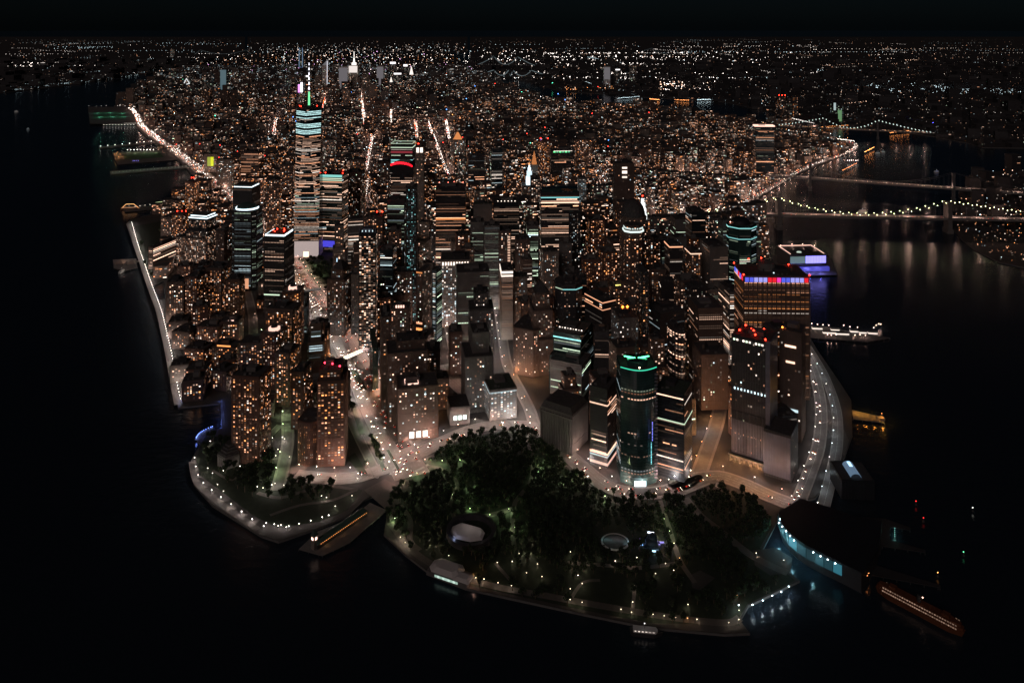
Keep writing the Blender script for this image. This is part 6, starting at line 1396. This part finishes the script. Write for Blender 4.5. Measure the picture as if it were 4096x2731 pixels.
m = MB(); m.frus(ell(14, 10, 10, -w*.15, -d*.25), h, ell(10, 7, 10, -w*.15, -d*.25), h+2.5, 0, (.5,.6,.5)); m.build('stage_canopy', [GLOW], t, glow=True)
crown_ring(t, w*.9, d*.9, h, 2, LPINK, 1.2, sides=(1,2,3), name='roof_light')
for k in range(5): panels(t, 1, 0, 0, 0, 1, 1, [WHT])
globes(t, t.location.x, t.location.y, [(t.location.x+x, t.location.y+y) for x, y in ((-w*.45,d*.3),(-w*.1,d*.4),(w*.2,d*.4),(w*.45,d*.2))], h+6, LPINK, 5, 1.3, 4000)
for x in (-w*.3, 0, w*.3): add_light(t.location.x+x, t.location.y-d/2-14, 8, (.25,.22,1), 16000, .5)
# ferry terminal with wedge roof
def Pz(pts, z): return [G(u, v, z) for u, v in pts]
RT = [(3200,1991),(3113,2050),(3126,2088),(3154,2127),(3187,2155),(3225,2180),(3295,2216),(3368,2250),(3452,2292),(3516,2190),(3528,2085),(3419,2062),(3348,2036)]
Q = Pz(RT, 22)[::-1]; A_ = sum(Q[i][0]*Q[(i+1) % len(Q)][1] - Q[(i+1) % len(Q)][0]*Q[i][1] for i in range(len(Q)))
if A_ < 0: Q.reverse()
cx = sum(p[0] for p in Q)/len(Q); cyy = sum(p[1] for p in Q)/len(Q); t = empty('ferry_terminal', (cx, cyy, 0)); tag(t, 'dark wedge-roofed ferry terminal with a curved turquoise glass front and globe lights', 'terminal')
q = [(x-cx, y-cyy) for x, y in Q]; m = MB(); m.prism(q, 20.5, 22, 0); m.build('roof', [WALL['black']], t)
qi = scale_poly(q, .96); m = MB(); m.prism(qi, -3, 20.5, 0, cap=False); m.build('wall', [WALL['dark']], t)
FRONT = Pz([(3113,2050),(3126,2088),(3154,2127),(3187,2155),(3225,2180),(3295,2216),(3368,2250)], 22)
for k in range(6):
    a_, b_ = FRONT[k], FRONT[k+1]; L_ = hypot(b_[0]-a_[0], b_[1]-a_[1]); n_ = max(1, round(L_/11))
    for i in range(n_):
        f0, f1 = (i+.04)/n_, (i+.96)/n_; p0 = (a_[0]+(b_[0]-a_[0])*f0-cx, a_[1]+(b_[1]-a_[1])*f0-cyy); p1 = (a_[0]+(b_[0]-a_[0])*f1-cx, a_[1]+(b_[1]-a_[1])*f1-cyy)
        nx, ny = (b_[1]-a_[1])/L_, -(b_[0]-a_[0])/L_
        if nx*0 + ny*1 > 0: nx, ny = -nx, -ny
        g_ = sc((.04,.24,.32), R.choice((.10,.16,.22,.6)) if k > 1 else .2)
        m = MB(); m.prism([(p0[0]-nx*.6,p0[1]-ny*.6),(p1[0]-nx*.6,p1[1]-ny*.6),(p1[0],p1[1]),(p0[0],p0[1])], 7, 18.5, 0, g_); m.build('glass_pane', [GLOWS], t, glow=True)
m = MB(); m.octa((0,0,0), 1.0, 0, sc(LCOOL,9)); o0 = m.build('globe_lamp', [GLOW], t, glow=True)
for i, (u, v) in enumerate(((3120,2075),(3116,2090),(3129,2105),(3144,2123),(3160,2142),(3176,2160),(3253,2208),(3282,2223),(3311,2237),(3341,2252))):
    o = o0 if i == 0 else o0.copy()
    if i: link(o, t)
    x, y = G(u, v, 21.5); o.location = (x-cx, y-cyy, 21.5)
    if i < 7: add_light(x-2.5, y-3.5, 9, (.35,.85,1), 1800, .4)
t, cx, cyy, P = deckslab('ferry_slip', 'dark ferry slip platform right of the wedge-roofed terminal with faint lit edges', [(3350,2060),(3540,2075),(3640,2110),(3640,2120),(3560,2110),(3560,2160),(3700,2200),(3700,2210),(3530,2185),(3500,2260),(3760,2340),(3760,2350),(3480,2300),(3380,2200)], .6, cat='ferry slip')
globes(t, cx, cyy, [G(u, v) for u, v in ((3499,2252),(3474,2315),(3468,2325))], 7, AMB, 5, .8, 900); globes(t, cx, cyy, [G(3579,2120+8*k) for k in range(5)], 3, (.3,.8,.7), .6, .7, 200)
t,w,d,h = tower('ferry_building', 'old maritime ferry building with a blue-lit glass arch in its dark roof', 'building', 3352, 3490, 1925, 2000, d=44, a=-4, st='dim', wall='black', roof='bare', p_mul=0)
m = MB(); N = 8
for k in range(N): a0, a1 = pi*k/N, pi*(k+1)/N; m.face([(7*cos(a1),-d*.35,h+5*sin(a1)),(7*cos(a0),-d*.35,h+5*sin(a0)),(7*cos(a0),d*.35,h+5*sin(a0)),(7*cos(a1),d*.35,h+5*sin(a1))], 0, (.10,.16,.24))
m.box(-2, 2, d*.05, d*.3, h+4, h+5.6, 0, (.8,1.3,1.8)); m.build('lit_skylight', [GLOW], t, glow=True)

# ------------------------------------------------------------------ park landmarks
x, y = G(1885, 2135); t = empty('round_fort', (x, y, 0)); tag(t, 'round dark fort ring with a pale angular tent roof inside, in the big park', 'fort')
m = MB(); O = ell(62, 62, 40); I = ell(52, 52, 40)
for i in range(40):
    j = (i+1) % 40
    m.face([(*O[i],0),(*O[j],0),(*O[j],7),(*O[i],7)]); m.face([(*O[i],7),(*O[j],7),(*I[j],7),(*I[i],7)]); m.face([(*I[j],0),(*I[i],0),(*I[i],7),(*I[j],7)])
m.build('ring_wall', [WALL['dark']], t)
m = MB(); q = [(-26,-2),(-20,-14),(0,-20),(14,-17),(17,-4),(14,2),(0,8),(-15,14),(-24,8)]; m.frus(q, 4, scale_poly(q, .8), 6.5, 0); m.build('tent_roof', [WALL['white']], t)
add_light(x-20, y-17, 9, (.5,.6,1), 500, .3); add_light(x-4, y+2, 14, LWHITE, 420, .4); add_light(x+12, y-2, 14, LWHITE, 260, .4)
x, y = G(2608, 2178); t = empty('carousel_pavilion', (x, y, 0)); tag(t, 'shell-shaped carousel pavilion glowing blue-white and violet in the park', 'pavilion')
for k, (r_, z0, cxo) in enumerate(((11,0,0),(8.5,5,-1),(5.5,9,1))): dome(t, r_, z0, 5, WALL['glass'], cx=cxo, name='shell')
m = MB()
for i, (dx_, dy_, z_, s_, g_) in enumerate(((-3,4,12,1.6,(2.4,2.6,3.2)),(1,3,12,2,(2.4,2.6,3.2)),(-12,6,2,2,(1,.6,1.8)),(-13,-2,1,1.6,(.4,.8,1.4)),(12,2,1,3,(.3,.25,.8)),(0,-13,1,2,(1,1.6,2)),(5,-12,1,1.6,(.8,1.2,1.6)))): m.box(dx_-s_, dx_+s_, dy_-s_*.4, dy_+s_*.4, z_, z_+1, 0, g_)
m.build('pavilion_light', [GLOWS], t, glow=True)
add_light(x-13, y, 6, (.45,.5,1), 800, .4); add_light(x+14, y+1, 6, (.4,.32,1), 900, .4); add_light(x, y-16, 5, (.5,.8,1), 500, .4)
x, y = G(2460, 2168); t = empty('play_ring', (x, y, 0)); tag(t, 'pale oval ring of the playground with two cyan lights left of the carousel', 'playground')
m = MB(); O = ell(34, 30, 32); I = ell(30, 26, 32)
for i in range(32): j = (i+1) % 32; m.face([(*O[i],1.2),(*O[j],1.2),(*I[j],1.2),(*I[i],1.2)]); m.face([(*O[i],0),(*O[j],0),(*O[j],1.2),(*O[i],1.2)])
m.build('ring_kerb', [WALL['white']], t)
m = MB(); m.prism(ell(29, 25, 24), 0, .3, 0); m.build('play_surface', [PAVE], t)
add_light(x-9, y+3, 4, (.4,.9,1), 500, .3); add_light(x+12, y, 4, (.4,.8,1), 300, .3); add_light(x+4, y+6, 7, LWHITE, 300, .3)
x, y = G(1800, 2305); t = empty('restaurant_pavilion', (x, y, 0), -.42); tag(t, 'waterside restaurant with pale octagonal roofs and a strip of cool lit windows', 'restaurant')
m = MB(); m.box(-26, 26, -9, 9, 0, 5, 0); m.build('wall', [WALL['stone']], t); m = MB(); m.frus(chamf(40, 24, 6, -6, 4), 5, chamf(28, 14, 4, -6, 4), 8.5, 0); m.frus(rect(20, 16, 18, -1), 5, rect(12, 8, 18, -1), 7, 0); m.build('roof', [WALL['white']], t)
panels(t, 30, -9.2, 3, 9, 2.9, 2.2, [(.35,.5,.42),(.6,.8,.7)], name='window'); panels(t, 8, -9.2, 3, 1, 7, 2.4, [(.4,.55,.48)], name='window')
add_light(*G(1905, 2308), 4, (1,.4,.08), 1300, .3); add_light(*G(1893, 2345), 4, LPINK, 500, .3)
x, y = G(1395, 2100); t = empty('pier_house', (x, y, 0), .92); tag(t, 'long old pier house with a clock tower and strings of orange bulbs along its eaves', 'pier house')
m = MB(); m.box(-52, 26, -5, 5, -3, 6, 0); m.build('wall', [WALL['dark']], t); m = MB(); m.frus(rect(80, 12, -13, 0), 6, rect(74, 2, -13, 0), 9.5, 0); m.build('roof', [COPPER], t)
m = MB(); m.box(-56, -50, -3, 3, 0, 17, 0); m.build('clock_tower', [WALL['beige']], t); m = MB(); m.frus(rect(7, 7, -53, 0), 17, rect(.6, .6, -53, 0), 24, 0); m.build('tower_cap', [COPPER], t)
m = MB(); m.box(-54.4, -51.6, -3.3, -3, 12, 15, 0, (3,2,1.6)); m.box(-56.3, -56, -1.5, 1.5, 12, 15, 0, (3,2,1.6)); m.build('clock_face', [GLOW], t, glow=True)
m = MB(); m.octa((0,0,0), .38, 0, sc(AMB, 3.5)); o0 = m.build('string_bulb', [GLOW], t, glow=True)
for i in range(28):
    o = o0 if i == 0 else o0.copy()
    if i: link(o, t)
    o.location = (-48 + i*2.65, -6.3, 5.8)
for k in range(4):
    a_ = .92; xx = -40 + k*24; add_light(x + xx*cos(a_) + 8*sin(a_), y + xx*sin(a_) - 8*cos(a_), 4, LSOD, 160, .3)
deckslab('pier', 'dark pier apron under the old pier house with the orange bulbs', [(1480,2010),(1548,2040),(1400,2170),(1290,2222),(1195,2196),(1270,2125),(1400,2075)], .2)
# blue-lit cove
t = empty('blue_lamp_jetty', (*G(815, 1735), 0)); tag(t, 'curved jetty lined with deep blue lamps in the south cove', 'jetty')
bx, by = G(815, 1735); m = MB(); J = smooth_line([G(785,1757), G(795,1742), G(815,1728), G(850,1712)], 4)
for a_, b_ in zip(J, J[1:]): m.obox((a_[0]+b_[0])/2-bx, (a_[1]+b_[1])/2-by, hypot(b_[0]-a_[0], b_[1]-a_[1])+1, 5, atan2(b_[1]-a_[1], b_[0]-a_[0]), -.5, .4, 0)
m.build('deck', [CONC], t); globes(t, bx, by, [(p[0], p[1]) for p in J], 3, (.18,.28,1), 5, .7, 500)
for u, v in ((884,1604),(886,1622),(887,1650),(886,1657),(886,1669),(887,1686),(886,1700),(745,1600),(728,1607)): lamp(*G(u, v), 4, (.2,.3,1), 900, 'deep blue lamp on the cove quay beside the apartment slabs', 'blue lamps of the south cove', r=.7, k=6)

# ------------------------------------------------------------------ trees
LEAF = [mat('foliage_dark', (.014, .018, .012), rough=.8, scale=.6, var=.6), mat('foliage_green', (.026, .055, .015), rough=.8, scale=.6, var=.6)]
BARK = mat('bark', (.09, .065, .045), rough=.9, scale=1.5)
def tree_meshes(seed, h, r, n=520):
    q = random.Random(seed); m = MB(); clumps = []
    for _ in range(13):
        a = q.uniform(0, 2*pi); rr_ = r*q.uniform(.1, .72); clumps.append((rr_*cos(a), rr_*sin(a), h*q.uniform(.45, .88), r*q.uniform(.3, .5)))
    for i in range(n):
        cx, cyy, cz, cr = clumps[i % 13]; v = Vector((q.gauss(0, 1), q.gauss(0, 1), q.gauss(0, .8))).normalized()*cr*q.uniform(.6, 1.05)
        p = Vector((cx, cyy, cz)) + v; nrm = (v.normalized() + Vector((q.uniform(-.6,.6), q.uniform(-.6,.6), q.uniform(-.2,.8)))).normalized()
        t1 = nrm.orthogonal().normalized(); t2 = nrm.cross(t1); s = q.uniform(.45, .95)
        m.face([tuple(p + t1*s + t2*s*.6), tuple(p - t1*s + t2*s*.7), tuple(p - t1*s*.9 - t2*s*.6), tuple(p + t1*s*.8 - t2*s*.7)], q.choice((0, 0, 1)))
    cr = m.build('crown', LEAF).data
    b = MB(); b.frus(ell(.9, .9, 7), 0, ell(.5, .5, 7), h*.5, 0)
    for k in range(5):
        cx, cyy, cz, _ = clumps[k]; b.tube([(0, 0, h*.36), (cx*.8, cyy*.8, cz*.95)], .16, 0, n=4)
    tr_ = b.build('trunk', [BARK]).data
    for nm in ('crown', 'trunk'): bpy.data.objects.remove(bpy.data.objects[nm])
    return cr, tr_
TM = [tree_meshes(s, h, r) for s, h, r in ((1, 15, 6.5), (2, 17, 7.5), (3, 13, 5.5), (4, 16, 6), (5, 9, 3.6))]
RT_ = random.Random(3); ntree = 0
def tree(x, y, k, s, label, group):
    global ntree
    t = empty('tree', (x, y, 0), RT_.uniform(0, 6)); tag(t, label, 'tree', group); t.scale = (s, s, s*RT_.uniform(.9, 1.15))
    link(bpy.data.objects.new('crown', TM[k][0]), t); link(bpy.data.objects.new('trunk', TM[k][1]), t); ntree += 1
WP = [G(*p) for p in PARK]; CL = [G(1885,2135)+(37,), G(2460,2168)+(23,), G(2608,2178)+(19,), G(1800,2305)+(34,), G(2800,2320)+(26,), G(3080,2245)+(36,), G(2410,2380)+(34,), G(2150,2310)+(26,), G(2000,2060)+(15,), G(2080,2100)+(9,), G(2000,2290)+(20,), G(2480,2440)+(24,), G(1640,2120)+(10,)]
def poisson(poly, dmin, n, avoid=(), seed=1, pathd=5.0):
    q = random.Random(seed); xs = [p[0] for p in poly]; ys = [p[1] for p in poly]; out = []
    for _ in range(n):
        x, y = q.uniform(min(xs), max(xs)), q.uniform(min(ys), max(ys))
        if not pip(x, y, poly) or any(hypot(x-a, y-b) < c for a, b, c in avoid) or any(hypot(x-a, y-b) < dmin for a, b in out): continue
        if near_road(x, y, 4) or any(hypot(a-x, b-y) < w_/2 + 2.2 for P_, w_ in PATHS for a, b in P_): continue
        out.append((x, y))
    return out
TP = poisson(WP, 7.3, 9000, CL + [G(u, v) + (6.5,) for u, v in PKL])
RT_.shuffle(TP)
def place_words(u, v, FE):
    fu, fv, nm = min(FE, key=lambda f: hypot(f[0]-u, (f[1]-v)*1.3))
    du, dv = u-fu, v-fv
    return ('right of' if du > 0 else 'left of') + ' ' + nm if abs(du) > abs(dv) else ('just below' if dv > 0 else 'just above') + ' ' + nm
PF = [(1885,2135,'the round fort'),(2460,2168,'the oval play ring'),(2608,2178,'the glowing carousel'),(1800,2305,'the waterside restaurant'),(2800,2320,'the cyan-lit lawn corner'),(3080,2245,'the grey plaza'),(1640,2030,'the pink forecourt'),(1800,1860,'the lit path fork'),(2120,1880,'the dark grove centre'),(2080,1745,'the grove tip under the road'),(2330,1930,'the green-lit walk'),(2000,2000,'the fort path'),(2250,2050,'the big black grove'),(2560,2050,'the grove above the carousel'),(2850,2150,'the ferry walk'),(2900,2010,'the terminal road bend'),(2250,2330,'the promenade lawns'),(2640,2410,'the lower promenade'),(2900,2430,'the boat landing')]
LATE_T = []
for x, y in TP:
    u, v = proj(x, y)
    if v > 2300 and RT_.random() < .3: continue
    where = 'dense upper grove of the park near the curved road' if v < 1950 else 'dark middle grove of the park' if v < 2150 else 'thin planting of the park promenade'
    if ntree >= 200: LATE_T.append((x, y)); continue
    sz = RT_.uniform(.65, 1.1) if v < 2240 else RT_.uniform(.65, .95); k_ = RT_.choice((0, 1, 2, 3))
    tree(x, y, k_, sz, f'{"small" if sz < .8 else "broad" if k_ == 1 else "tall"} leafy park tree standing {place_words(u, v, PF)}', f'trees in the {where}')
for pts, n_, lab in (([(1480,1745),(1530,1885),(1560,1880),(1500,1740)], 12, 'tree in the planted strip of the wide avenue'), ([(1380,1620),(1470,1900),(1500,1890),(1400,1600)], 16, 'tree in the planted strip of the wide avenue'),
   ([(1170,1035),(1300,1035),(1340,1060),(1345,1110),(1300,1160),(1230,1160)], 30, 'tree of the memorial grove behind the tallest tower foot'), ([(830,1740),(900,1765),(1010,1790),(1020,1850),(900,1900),(800,1850)], 26, 'tree in the small riverside park lawns'),
   ([(1080,1830),(1180,1930),(1330,1945),(1330,2000),(1150,2010),(1010,1990),(900,1930)], 44, 'tree in the small riverside park lawns'), ([(540,905),(640,885),(700,940),(650,1090),(600,1120),(560,1020)], 20, 'tree in the lawn park at the north end of the river walk'), ([(2070,1570),(2150,1545),(2230,1590),(2260,1640),(2180,1660),(2110,1640)], 16, 'tree on the small green below the curved stone block'), ([(1180,1280),(1240,1300),(1330,1440),(1290,1450)], 8, 'tree in the planted strip of the wide avenue')):
    P_ = [G(*p) for p in pts]
    for x, y in poisson(P_, 9, 900, (), seed=len(pts)+n_)[:n_]:
        if ntree < 320:
            u_, v_ = proj(x, y); FE_ = [(1500,1820,'the avenue mouth'),(1400,1560,'the avenue middle'),(1260,1080,'the memorial'),(1230,1350,'the footbridge'),(865,1800,'the cove'),(915,1860,'the six-sided museum'),(1000,1990,'the curved esplanade'),(1230,1960,'the small park path'),(1100,1870,'the estate slab foot'),(1350,1960,'the pink forecourt'),(600,920,'the lawn park tip'),(640,1020,'the lawn park blocks'),(570,1050,'the long river walk'),(2110,1600,'the curved stone block'),(2200,1640,'the custom house')]
            k_ = RT_.choice((2, 3, 0, 4)); tree(x, y, k_, RT_.uniform(.75, 1.15), f'{lab.split(" of ")[0].split(" in ")[0].split(" on ")[0]}, {("round","slender","tall","round","low")[k_]}, {place_words(u_, v_, FE_)}', 'trees: ' + lab)
sb = MB(); qq = random.Random(8)
for x, y in LATE_T:
    h_, r_ = qq.uniform(9, 15), qq.uniform(3.6, 6.4); cl = [(x + qq.uniform(-.6,.6)*r_, y + qq.uniform(-.6,.6)*r_, h_*qq.uniform(.45,.85), r_*qq.uniform(.35,.5)) for _ in range(9)]
    sb.prism(ell(.8, .8, 5, x, y), 0, h_*.5, 2)
    for i in range(190):
        cx, cyy, cz, cr = cl[i % 9]; v_ = Vector((qq.gauss(0, 1), qq.gauss(0, 1), qq.gauss(0, .8))).normalized()*cr*qq.uniform(.6, 1.05); p = Vector((cx, cyy, cz)) + v_
        nrm = (v_.normalized() + Vector((qq.uniform(-.6,.6), qq.uniform(-.6,.6), qq.uniform(-.2,.8)))).normalized(); t1 = nrm.orthogonal().normalized(); t2 = nrm.cross(t1); s_ = qq.uniform(.45, 1.0)
        sb.face([tuple(p + t1*s_ + t2*s_*.6), tuple(p - t1*s_ + t2*s_*.7), tuple(p - t1*s_*.9 - t2*s_*.6), tuple(p + t1*s_*.8 - t2*s_*.7)], qq.choice((0, 0, 1)))
if sb.f: so_ = sb.build('park_trees_beyond', LEAF + [BARK], kind='stuff'); so_['label'] = 'mass of further dark trees filling the park groves'
for u, v in ((1500,1760),(1450,1720),(1225,1080),(1290,1100),(1260,1060),(1480,1840)): add_light(*G(u, v), 5, LGRN, 2600, .3)

# ------------------------------------------------------------------ covered footbridges over the avenue
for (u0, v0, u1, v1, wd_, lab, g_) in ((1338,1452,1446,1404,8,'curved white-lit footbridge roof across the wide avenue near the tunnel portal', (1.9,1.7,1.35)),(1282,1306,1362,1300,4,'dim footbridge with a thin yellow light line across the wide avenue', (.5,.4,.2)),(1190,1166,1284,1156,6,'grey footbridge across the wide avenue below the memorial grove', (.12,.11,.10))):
    A_, B_ = G(u0, v0, 7), G(u1, v1, 7); cx, cyy = (A_[0]+B_[0])/2, (A_[1]+B_[1])/2; L_ = hypot(B_[0]-A_[0], B_[1]-A_[1]); t = empty('footbridge', (cx, cyy, 0), atan2(B_[1]-A_[1], B_[0]-A_[0])); tag(t, lab, 'footbridge')
    m = MB(); m.box(-L_/2, L_/2, -wd_/2, wd_/2, 5, 6, 0); m.build('deck', [CONC], t)
    m = MB(); m.box(-L_/2, L_/2, -wd_/2, wd_/2, 9.4, 9.8, 0); m.build('roof', [WALL['white']], t)
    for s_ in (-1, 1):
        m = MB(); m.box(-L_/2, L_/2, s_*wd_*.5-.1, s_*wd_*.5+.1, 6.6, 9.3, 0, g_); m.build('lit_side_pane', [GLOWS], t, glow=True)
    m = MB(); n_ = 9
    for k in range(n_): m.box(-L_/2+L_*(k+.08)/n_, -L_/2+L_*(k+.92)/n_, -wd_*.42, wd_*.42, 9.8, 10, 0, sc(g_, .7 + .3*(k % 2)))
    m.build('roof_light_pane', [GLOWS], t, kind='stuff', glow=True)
    for k in (-.3, 0, .3): m = MB(); m.box(L_*k-.6, L_*k+.6, -1, 1, 0, 5, 0); m.build('support', [CONC], t)

# ------------------------------------------------------------------ cars on the near roads
CARM = [mat('car_paint_dark', (.03,.03,.035), rough=.25, spec=.6), mat('car_paint_silver', (.45,.45,.46), rough=.3, metal=.5), mat('car_paint_yellow', (.7,.4,.03), rough=.3), mat('car_paint_white', (.7,.7,.7), rough=.3), mat('car_paint_red', (.35,.03,.03), rough=.3)]
TYRE = mat('tyre', (.02,.02,.02), rough=.9)
def car_parts():
    m = MB(); b = [(-2.3,-.9),(-2.1,-.95),(2.0,-.95),(2.35,-.75),(2.35,.75),(2.0,.95),(-2.1,.95),(-2.3,.9)]
    m.frus(b, .35, scale_poly(b, 1.0, 1.0), .8, 0); m.frus(b, .8, scale_poly(b, .97, .9), .95, 0); bodies = []
    for M in CARM:
        k = MB(); k.v, k.f, k.m, k.g = list(m.v), list(m.f), list(m.m), list(m.g); o = k.build('car_body', [M]); bodies.append(o.data); bpy.data.objects.remove(o)
    def one(f, mats, glow=False):
        k = MB(); f(k); o = k.build('x', mats, glow=glow); d_ = o.data; bpy.data.objects.remove(o); return d_
    cab = one(lambda k: k.frus(rect(2.7, 1.6, -.25, 0), .95, rect(1.6, 1.3, -.35, 0), 1.5, 0), [WALL['pane']])
    whl = one(lambda k: k.box(-.33, .33, -.12, .12, 0, .66), [TYRE])
    hl = one(lambda k: k.octa((0, 0, 0), .34, 0, (22, 19, 16)), [GLOW], True); tl = one(lambda k: k.octa((0, 0, 0), .34, 0, (4, .2, .06)), [GLOW], True)
    return bodies, cab, whl, hl, tl
BODY, CAB, WHL, HLT, TLT = car_parts(); ncar = 0
CC = ('dark', 'silver', 'yellow', 'white', 'red')
def car(x, y, a, rr, where):
    global ncar
    k = rr.choice((0, 0, 1, 2, 2, 3, 4)); ncar += 1
    t = empty('car', (x, y, .2), a); tag(t, f'{CC[k]} {"taxi" if k == 2 else "car"} with lit lamps driving on the {where}', 'car', f'{CC[k]} cars on the {where}')
    link(bpy.data.objects.new('body', BODY[k]), t); link(bpy.data.objects.new('cabin_glass', CAB), t); [setattr(link(bpy.data.objects.new('wheel', WHL), t), 'location', (x_, y_, 0)) for x_ in (-1.4, 1.45) for y_ in (-.87, .87)]
    for s in (-1, 1):
        o = link(bpy.data.objects.new('headlight', HLT), t); o.location = (2.4, s*.65, .7); o = link(bpy.data.objects.new('tail_light', TLT), t); o.location = (-2.4, s*.7, .8)
RC = random.Random(9)
for P, w, n_, where, st_ in ((wP, 44, 4, 'wide avenue', 15), (bP, 20, 2, 'curved park road', 19), (ROADS[6][0], 13, 1, 'street canyon', 24), (ROADS[7][0], 16, 2, 'terminal road', 18) if len(ROADS) > 8 else None, (ROADS[8][0], 15, 1, 'east shore road', 22), (ROADS[9][0], 17, 2, 'east shore road', 20), (ROADS[11][0], 12, 1, 'estate street', 26)):
    for ln in range(n_*2):
        off = (-w/2 + (ln+.5)*w/(2*n_))*.9; away = off < 0
        for x, y, a in along(P, st_*RC.uniform(.9, 1.3), -off, RC.uniform(0, st_)):
            if y > 2000 or y < 700 or RC.random() < .62 or ncar >= 295: continue
            # P may run toward or away from the camera; keep to the right-hand side
            car(x, y, a if off > 0 else a + pi, RC, where)
